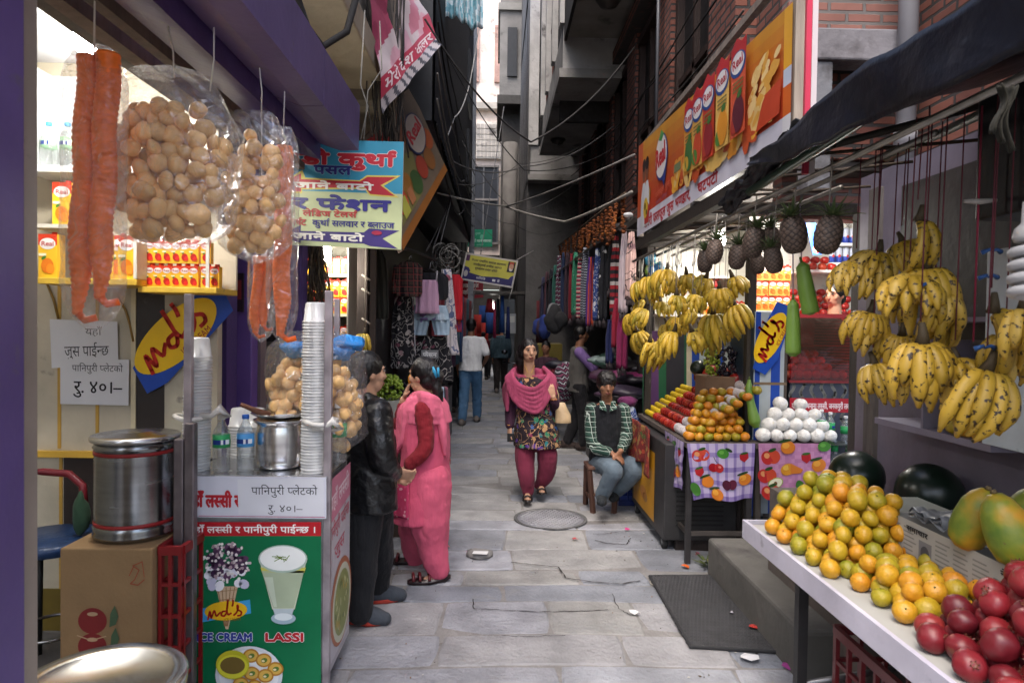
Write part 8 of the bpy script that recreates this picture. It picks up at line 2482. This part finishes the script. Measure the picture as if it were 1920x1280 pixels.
def garment(name,label,cat,rows,Y,mat,depth=.05,ripple=.12,sleeves=(),straps=(),hanger=True,part='fabric',extra=None):
    """rows of (pixel y, left x, right x) become a folded, closed body of cloth"""
    top=P((rows[0][1]+rows[0][2])/2,rows[0][0],Y);t=thing(name,label,cat,top);g=G();n=30
    def tub(rows):
        rings=[];fine=[]
        for i in range(len(rows)-1):
            for j in range(4):s_=j/4;fine.append([rows[i][k]+(rows[i+1][k]-rows[i][k])*s_ for k in range(3)])
        fine.append(rows[-1]);N=len(fine);ph=rnd(0,6)
        for i,(py,xl,xr)in enumerate(fine):
            A_,B_=P(xl,py,Y),P(xr,py,Y);c=(A_+B_)/2;a_=(B_.x-A_.x)/2;f_=i/max(1,N-1);ring=[]
            for j in range(n):
                an=2*math.pi*j/n;rr=1+ripple*f_*math.sin(an*5+ph+f_*1.2)
                ring.append(Vector((c.x+a_*math.cos(an)*(1+.02*math.sin(i*1.3+ph)),Y+depth*math.sin(an)*rr*(.6+.5*f_)+.012*math.sin(an*9+ph),c.z)))
            rings.append(ring)
        g.loft(rings,(1,1,1))
    tub(rows)
    for r_ in sleeves:tub(r_)
    g.obj(part,mat,t)
    for(x0,y0,x1,y1)in straps:
        q=G();q.tube([P(x0,y0,Y-.01),P(x1,y1,Y-.03)],.008,H('b5b0b5'),6);q.obj('strap','cloth',t)
    if hanger:
        q=G();w_=abs(rows[0][2]-rows[0][1])*.5;cx_=(rows[0][1]+rows[0][2])/2;y0=rows[0][0]+2
        q.tube([P(cx_-w_,y0,Y),P(cx_,y0-w_*.4,Y),P(cx_+w_,y0,Y)],.006,H('15151a'),6);q.tube([P(cx_,y0-w_*.4,Y),P(cx_+1,y0-w_*.8,Y),P(cx_+4,y0-w_*.95,Y),P(cx_+5,y0-w_*.7,Y)],.004,H('8a8a8e'),5);q.obj('hanger','plastic',t)
    return t
def rack(name,label,pts,r_=.014,col='55534f'):
    g=G();g.tube(pts,r_,H(col),8);return tag(g.obj(name,'dullmetal'),label,'rail')
rack('hanging_rail','dark rail carrying the clothes on the alley edge',[P(700,462,5.6),P(768,468,6.6),P(850,500,8.2)])
garment('coat','long dark grey green coat hanging by the second shop post','coat',[(470,690,716),(485,682,724),(540,692,728),(598,697,728)],5.7,mcloth('23241f'),.06)
garment('shirt','red and black checked shirt on the clothes rail','shirt',[(492,752,782),(500,744,792),(545,740,792),(556,740,790)],6.9,'plaid_red',.06,sleeves=([(497,738,752),(530,734,748),(550,735,747)],))
garment('dress','long black flowered dress below the checked shirt','dress',[(548,742,772),(600,734,776),(660,732,778),(690,731,780)],7.05,'flower_dark',.06,.25,hanger=False)
garment('top','black sheer top behind the lilac camisole','top',[(512,780,832),(522,776,842),(558,778,840),(562,786,836)],7.2,mcloth('17171d'),.05)
garment('camisole','lilac strap camisole with a white edge','camisole',[(525,786,820),(540,780,822),(562,779,823),(588,778,824)],7.0,mcloth('b58fa8'),.05,.1,straps=((788,527,784,508),(818,527,820,508)),hanger=False)
garment('shorts','pale blue flowered shorts under the camisole','shorts',[(572,776,838),(590,773,842),(600,772,844)],7.12,'flower_light',.06,.1,sleeves=([(598,771,806),(624,768,800),(628,769,799)],[(598,808,844),(624,814,843),(628,815,842)]),hanger=False)
garment('dress','white flowered long dress at the outer edge of the clothes rail','dress',[(505,828,846),(560,834,852),(640,836,858),(665,834,862)],7.5,'flower_white',.07,.2)
garment('trousers','black flowered loose trousers below the pale shorts','trousers',[(630,778,836),(645,776,838),(655,776,840)],7.25,'flower_dark',.06,.1,sleeves=([(650,772,804),(690,768,800),(715,770,796)],[(650,808,842),(690,814,850),(715,818,850)]),hanger=False)
garment('dress','white dress printed with pink flowers hanging inside the rail','dress',[(560,766,776),(620,764,778),(665,760,780)],7.1,'flower_white',.05,.2,hanger=False)
garment('tunic','bright red tunic with striped neck on the farthest hanger','tunic',[(515,848,862),(524,843,868),(580,844,868),(600,845,867)],9.2,mcloth('b8202c'),.07,.12,sleeves=([(520,840,848),(548,838,846)],))
garment('skirt','purple and orange bordered skirt below the red tunic','skirt',[(600,846,866),(622,845,867)],9.25,'red_orange',.06,.2,hanger=False)
for i,(x0,x1,y0,y1,m_,l)in enumerate(((720,738,480,660,'flower_dark','dark flowered cloth hanging deep in the clothes stall'),(728,744,500,700,mcloth('3a1c24'),'maroon cloth hanging deep in the clothes stall'),(700,722,600,720,mcloth('5a1420'),'dark red cloth hanging behind the jacket man'))):
    garment('cloth_length',l,'cloth',[(y0,x0,x1),(y1,x0-2,x1+2)],7.4,m_,.05,.3,hanger=False)
  # lettered box and lower stacks under the clothes
D=Decal(P(790,672,7.0),P(822,672,7.0),P(822,656,7.0),P(790,656,7.0),40,18);D.rect(0,0,40,18,H('77787a')).up().text('फेसन',4,4,9,H('d9d9d9'),width=32,bold=.04);tag(D.g.obj('lettered_board','print',solid=.004),'small grey lettered board under the flowered trousers','sign')
cloth_strip('ground_cloth','dark flowered cloth covering the goods under the clothes rail',(-.78,6.3,.75),(-.62,9.4,.75),.74,'flower_dark',.03,20)
g=G();g.box(-1.09,-.66,6.4,10.5,0,.74,H('2a2228'));tag(g.obj('goods_bench','cloth'),'low covered bench under the clothes rail','bench')
random.seed(52)
for k in range(9):
    Yk=8+k*.7;x_=-.72+.02*k;col=random.choice(['6a1c24','2a2a3a','8a3a44','3a5a6a','4a2a4a','8f8a80','1f3f6a']);p=Vector((x_,Yk,2.1))
    cc=P(0,0,1)
    g=G();n=24
    g.loft([[Vector((x_+.06*math.cos(j*.2618)+.012*math.sin(j*1.3),Yk+.2*math.sin(j*.2618),zz))for j in range(n)]for zz in(2.15,2.05,1.5,1.05)],H(col));tag(g.obj('hanging_garment','cloth'),('first','second','third','fourth','fifth','sixth','seventh','eighth','ninth')[k]+' garment of the dim row beyond the red tunic','garment','garments in the dim row beyond the red tunic')

  # ---------------------------------------------------------------- scarf rail on the other side
rack('scarf_rail','long grey rail with the row of scarves',[P(1186,408,6.6),P(1110,462,8.4),P(1010,540,13.5)],.02,'7a7874')
sc=[  # x0, x1, ytop, ybot, mat, label
 (1176,1192,436,560,'pink_print','pale pink printed scarf hanging at the banner end of the rail'),
 (1164,1178,434,585,mcloth('b5a6ac'),'long pale pink plain scarf with a fringe'),
 (1148,1162,436,590,'snow_stripe','red black and white banded scarf in the row'),
 (1140,1150,462,545,mcloth('15161d'),'plain black scarf between the banded and the leafy ones'),
 (1126,1140,462,600,'black_white','black scarf with white leaves'),
 (1115,1127,466,600,'blue_white','blue and white flowered scarf'),
 (1102,1115,482,610,'red_orange','red orange and purple striped scarf'),
 (1092,1106,464,596,'grey_weave','grey dotted weave scarf hanging in the row'),
 (1083,1093,480,598,'pink_tribal','pink scarf with bands of patterned motifs'),
 (1074,1085,474,590,'dots_green','green dotted scarf hanging in the row'),
 (1068,1075,476,600,mcloth('7a1f2c'),'plain dark red scarf hanging in the row'),
 (1060,1068,474,600,mcloth('3a2a34'),'brown violet scarf hanging in the row'),
 (1053,1060,474,590,mcloth('26324f'),'dark blue scarf hanging in the row'),
 (1044,1053,480,590,'zig','black and white zigzag scarf'),
 (1037,1046,498,590,mcloth('33655a'),'teal scarf hanging in the row'),
 (1030,1038,505,600,mcloth('2a2a33'),'charcoal scarf hanging in the row'),
 (1022,1030,510,605,'dark_stripe','dark narrow striped scarf hanging in the row'),
 (1015,1022,520,610,mcloth('3a3a55'),'slate violet scarf at the far end'),
]
r0,r1=P(1186,408,6.6),P(1010,540,13.5)
def scarf(x0,x1,y0,y1,mat,label):
    xm=(x0+x1)/2;tt=(1186-xm)/176;Y=1/((1-tt)/6.6+tt/13.5)
    A_,B_=P(x0,y0,Y),P(x1,y0,Y);z1=P(xm,y1,Y).z;t=thing('scarf',label,'scarf',((A_.x+B_.x)/2,Y,A_.z),'scarves on the long rail')
    g=G();n=36;ph=rnd(0,6);w_=(B_.x-A_.x)*.58;c=(A_.x+B_.x)/2;rings=[]
    for i in range(15):
        f_=i/14;z=A_.z+(z1-A_.z)*f_;ww=w_*(.55+.5*min(1,f_*2.5))
        rings.append([Vector((c+ww*math.cos(2*math.pi*j/n)*(1+.12*math.sin(j*1.7+ph)),Y+ww*(.75+.3*math.sin(j*.9+ph+f_))*math.sin(2*math.pi*j/n),z+.01*math.sin(j)))for j in range(n)])
    g.loft(rings,(1,1,1));g.obj('scarf_cloth',mat,t)
    g=G()
    for j in range(12):q=Vector((c+w_*.8*math.cos(j*.52),Y+w_*.6*math.sin(j*.52),z1));g.tube([q+UP*.02,q-UP*rnd(.05,.09)],.005,H('5a5054'),4)
    g.obj('fringe','cloth',t)
random.seed(61)
for q in sc:scarf(*q)
scarf(1150,1164,560,650,mcloth('8a1530'),'deep red scarf hanging low behind the bananas')
scarf(1160,1176,575,690,mcloth('7a1c4a'),'magenta fringed scarf hanging low beside the bananas')
scarf(1138,1150,600,680,mcloth('1c2450'),'navy scarf hanging low beside the magenta one')
  # marigold garlands above the rail
mk('marigold',.8,var=.4,scale=60,bump=.8,bscale=120,rand=.25)
def garland(L_):
    g=G();n=int(L_/.034)
    for k in range(n):
        for q in range(2):g.ell(Vector((rnd(-.018,.018),rnd(-.018,.018),-k*.034+rnd(-.01,.01))),(.03,.03,.022),H(random.choice(['7a3f14','683410','854a16','4f270e'])),9,6,jit=.5)
    return g
gg=garland(.5);go=gg.obj('marigold_garland','marigold');tag(go,'orange marigold garland hanging in the row above the scarf rail','garland');gp=Proto(go)
for k in range(17):
    tt=k/16;Y=6.7+6*tt*tt*.9+1.2*tt;p=P(1168-118*tt**.8,362+88*tt**.8+12,Y)
    gp(p,(rnd(-.12,.12),rnd(-.12,.12),rnd(0,6)),rnd(.5,.75),group='marigold garlands above the scarf rail')
g=G();g.tube([P(1172,362,6.6),P(1110,410,9),P(1046,462,13.5)],.012,H('5a4a3a'),6);tag(g.obj('garland_string','matte'),'cord carrying the marigold garlands','cord')
o=thing('small_lamp','small white lamp head at the banner end of the scarf rail','lamp',P(1178,403,6.6));g=G();g.ell(P(1178,403,6.6),(.05,.035,.025),H('c9c9c9'),14,8);g.obj('lamp_head','plastic',o)
  # far scarves, bundles and goods under the rail
random.seed(71)
for k in range(8):
    px=1012-k*6+8;Y=13.5+k*.8;p=P(px,560+k*4,Y);g=G();n=16
    g.loft([[p+Vector((.09*math.cos(j*.3927),.12*math.sin(j*.3927),-zz))for j in range(n)]for zz in(0,.4,.9)],H(random.choice(['2a1418','15151c','3a2030','1f2a44','5a1c24'])));tag(g.obj('hanging_garment','cloth'),('first','second','third','fourth','fifth','sixth','seventh','eighth')[k]+' dark garment past the far end of the scarf rail','garment','dark garments past the scarf rail')
def bundle(name,label,cat,px,py,Y,r,cols,mat='tarp',n=5,sp=.1):
    t_=thing(name,label,cat,P(px,py,Y));g=G();c=P(px,py,Y)
    for k in range(n):g.ell(c+Vector((rnd(-sp,sp),rnd(-sp,sp),rnd(-sp*.5,sp*.5))),(r[0]*rnd(.8,1.2),r[1],r[2]*rnd(.7,1.2)),H(random.choice(cols)),18,10,jit=.35)
    g.obj('wrapped_pile',mat,t_);return t_
gt=thing('goods_table','long table of plastic wrapped clothes behind the boy','table',(1.5,8,0));g=G();g.box(1.2,2.3,6.9,8.9,0,.68,H('2a2426'));g.obj('table_body','cloth',gt)
for(px,py,Y,cols,l)in((1150,678,8.4,['2f4a40','3f5a52','7a8a88'],'green plastic wrapped clothes stack handled by the vendor'),(1160,715,7.4,['3a2034','6a2a50','1c1a20'],'dark and magenta wrapped clothes pile behind the boy'),(1205,716,7.2,['4a2044','1f1c24','7a2a5a'],'magenta wrapped packets beside the lemons'),(1195,690,7.6,['1f1c20','3a3a42'],'black wrapped packets under the bananas'),(1180,745,6.9,['17151a','2a2230','3a2a3a'],'lowest dark wrapped packets behind the boy'),(1055,690,10.0,['5a1c24','2a2a33','6a2a3a'],'red and dark folded cloth behind the vendor')):
    bundle('clothes_packets',l,'packets',px,py,Y,(.2,.18,.06),cols,'tarp',6,.13)
bundle('patterned_bundle','white and maroon patterned cloth bundle beside the handbag','bundle',1062,718,9.6,(.14,.12,.22),['6a2a40','8a7a80','3a1c2a'],'zig',4,.06)
bundle('grey_bundle','grey bag hanging from the scarf rail above the vendor','bag',1044,600,10.2,(.13,.1,.2),['5a5b5e','77787a','2a2a2c'],'cloth',4,.05)
bundle('rolled_cloths','red and blue rolled cloths hanging under the scarf rail','cloths',1018,616,11.5,(.09,.09,.16),['8a2a3a','2a3a7a','3a2a3a','8f8a90'],'cloth',5,.09)
bundle('blue_bundle','pale blue printed cloth hanging beside the boy','cloth',1180,790,6.6,(.09,.06,.16),['5f7fb0','8fa3c4'],'blue_white',3,.04)
bundle('purple_bundle','purple knitted bundle above the pale blue cloth','bundle',1180,752,6.6,(.08,.08,.05),['5a1f4a'],'cloth',2,.03)
o=thing('yellow_box','dull yellow box in the shade behind the woman in magenta','box',P(1030,650,11));p=P(1030,660,11);g=G();g.box(p.x-.22,p.x+.2,10.9,11.3,p.z-.2,p.z+.14,H('6a5c1c'));g.obj('box_body','plastic',o,bevel=.01)
  # motorbike behind the woman
mb=thing('motorbike','dark parked motorbike half hidden behind the woman in magenta','motorbike',P(965,735,12.5));c=PZ(968,712,0);c.y=12.6;c.x=P(972,700,12.6).x
for k,yy in((0,12.0),(1,13.25)):
    g=G();g.tube([(c.x,yy+.29*math.cos(a_*.3142),.31+.29*math.sin(a_*.3142))for a_ in range(21)],.045,H('17171a'),10);g.tube([(c.x-.05,yy,.31),(c.x+.05,yy,.31)],.05,H('5a5a5e'),10);g.obj('wheel','rubber',mb)
g=G();limb(g,[Vector((c.x,12.15,.85)),Vector((c.x,12.5,.86)),Vector((c.x,12.7,.78))],[.09,.13,.09],H('5a1418'));g.obj('fuel_tank','plastic',mb)
g=G();limb(g,[Vector((c.x,12.7,.78)),Vector((c.x,13.0,.78)),Vector((c.x,13.4,.85))],[.09,.11,.07],H('17171a'));g.obj('seat','leather',mb)
g=G();g.tube([(c.x-.3,12.2,1.02),(c.x-.1,12.08,1.0),(c.x+.1,12.08,1.0),(c.x+.3,12.2,1.02)],.016,H('8a8a8c'),8);g.tube([(c.x,12.05,1.0),(c.x,12.0,.31)],.03,H('8a8a8c'),8)
for sg in(-1,1):g.tube([(c.x+sg*.22,12.15,1.02),(c.x+sg*.26,12.1,1.16)],.007,H('55555a'),6);g.ell((c.x+sg*.27,12.1,1.2),(.055,.02,.04),H('3a3a3e'),10,8)
g.obj('handlebar','steel',mb)
g=G();g.ell((c.x,11.93,.9),(.09,.07,.1),H('8f9296'),14,10);g.ell((c.x+.12,11.95,.84),(.03,.03,.03),H('a8322a'),8,6);g.obj('headlight','plastic',mb)
g=G();g.box(c.x-.12,c.x+.12,12.35,12.85,.28,.62,H('3a3a3e'));g.obj('engine','dullmetal',mb,bevel=.04)

  # ---------------------------------------------------------------- far signs and the hanging banner
def sign(name,label,q,W,H_,draw,cat='sign',thick=.02):
    t=thing(name,label,cat,(q[0]+q[1])/2);D=Decal(*q,W,H_,step=.003);D.k=1;draw(D);D.g.obj('printed_face','print',t)
    g=G();vs=[Vector(p)for p in q]+[Vector(p)-D.n*thick for p in q];g.add(vs,[(0,1,2,3),(7,6,5,4),(0,4,5,1),(1,5,6,2),(2,6,7,3),(3,7,4,0)],H('4a4a4a'));g.obj('board','paint',t)
def dg(D):D.rect(0,0,52,34,H('1f8a66')).up().rect(0,9,52,12,H('2a9a76')).ell(31,19,4,5,H('5fb394')).up().text('काठमाडौं महानगरपा\u093eलका',2,9.5,5,H('b5d9c9'),width=48,bold=.03).text('टोल सुधार',8,24,4,H('8fc4b0'),width=20).text('सम\u093eत',20,2,4,H('8fc4b0'),width=14)
YG=24
sign('green_sign','green lettered sign under the barred window at the far end',[P(875,463,YG),P(923,463,YG),P(923,430,YG),P(875,430,YG)],52,34,dg)
def dy(D):
    grid(D,0,0,104,50,H('b9b3ae'),14,6);D.up()
    D.rect(3,3,101,47,H('b9b24a')).up();D.poly([(3,3),(101,3),(101,14),(70,15),(40,12),(3,17)],H('2f2a5a')).poly([(3,17),(10,12),(16,18),(12,24),(3,26)],H('3a3366')).poly([(92,14),(101,14),(101,22),(96,20)],H('3a3366'));D.up()
    D.ell(8,13,4,6,H('a9a4a0')).rect(86,27,100,46,H('2a2a30')).rect(3,36,10,47,H('5a3a5a'));D.up();D.ell(93,37,4.5,6.5,H('b98a70')).ell(93,33,3.6,4,H('c9c4c0')).ell(93,43,4.5,3,H('a8402c'));D.up()
    for i in range(3):D.text(('नेपाल राष~ट~रिय समाज कल~याण','तपाईहरुलाई हार~दिक स~वागत','शुभकामना सन~देश समिति')[i].replace('रि','\u093fर').replace('दि','\u093fद').replace('मि','\u093fम').replace('ति','\u093fत'),14+i*5,37-i*7,4,H('3f3a3a'),width=68-i*12,bold=.03)
    D.text('समिति'.replace('मि','\u093fम').replace('ति','\u093fत'),30,6,4,H('b5b3b8'),width=18,bold=.03);D.rect(62,6,68,10,H('c4c2c6')).rect(72,6,76,11,H('a5a3b0'))
q=[P(863,524,11.1),P(961,540,11.0),P(972,489,11.0),None];q[3]=q[0]+q[2]-q[1]
banner('hanging_banner','tilted yellow and violet lettered banner strung across the alley','banner',q,104,50,dy,.01)
for(p0,p1,l)in((P(880,474,11.2),P(845,465,9.5),'cord tying the yellow banner to the clothes side'),(P(968,488,11.0),P(1000,470,12),'cord tying the yellow banner to the scarf side'),(P(961,540,11.0),P(953,565,11.0),'loose cord under the yellow banner')):
    g=G();g.tube([p0,p1],.008,H('8f8d8a'),5);tag(g.obj('cord','matte'),l,'cord')
def dr(D):D.rect(0,0,60,36,H('7a1622')).up().text('कपडा पसल',4,22,8,H('c9b5b0'),width=44,bold=.05).text('यहाँ पाईन~छ',6,9,8,H('c9b5b0'),width=48,bold=.05)
sign('red_sign','dark red lettered shop sign beneath the yellow banner',[P(862,560,17),P(906,558,17),P(906,526,17),P(862,526,17)],60,36,dr)
  # far shop interior with a lamp and hanging goods
bulb('far_lamp','small glowing lamp deep in the far shop',P(924,573,25),.07,40,cord=0)
random.seed(91)
for k in range(16):
    px=868+k*4.6;Y=22+rnd(-2,3);p=P(px,rnd(565,610),Y);c=random.choice(['8a1c28','2a4a8a','b03048','5a5a60','1f2f5a','7a4a5a','a8322c']);hgt=rnd(.4,.9)
    g=G();g.loft([[p+Vector((.12*math.cos(j*.5236),.08*math.sin(j*.5236),-zz))for j in range(12)]for zz in(0,hgt*.5,hgt)],H(c));tag(g.obj('hanging_garment','cloth'),'garment hanging in the distant shops at the alley end','garment','garments in the distant shops')
for(px,py,Y,c,hh,ww,l)in((918,575,15,'8f1f28',.3,.09,'red bag hanging by the pillar far up the alley'),(928,580,15,'94284f',.8,.035,'pink striped scarf hanging below the yellow banner'),(942,570,15,'1c3f78',.8,.06,'bright blue dress hanging below the yellow banner'),(934,575,15.3,'333f4a',.8,.05,'grey blue dress beside the bright blue one'),(953,590,15,'1d2858',.7,.05,'dark blue dress next to the concrete pillar')):
    p=P(px,py-15,Y);g=G();g.loft([[p+Vector((ww*(.6+.5*zz)*math.cos(j*.5236),ww*.7*math.sin(j*.5236),-zz*hh))for j in range(12)]for zz in(0,.15,.5,1)],H(c));tag(g.obj('hanging_garment','cloth'),l,'garment')
g=G();g.box(-.5,1.2,14.8,15.4,2.36,2.42,H('4a4540'));tag(g.obj('far_awning','tarp'),'dark awning board above the blue dresses','awning')
for k in range(5):
    z=.4*k;g=G();g.box(-1.0+rnd(-.05,.05),-.72,16+k*1.2,16.9+k*1.2,0,rnd(.6,1.1),H(random.choice(['4a3a34','3a2a30','5a4a3a'])));tag(g.obj('goods_stack','cloth',bevel=.03),('first','second','third','fourth','fifth')[k]+' dim goods stack along the far left stalls','goods')
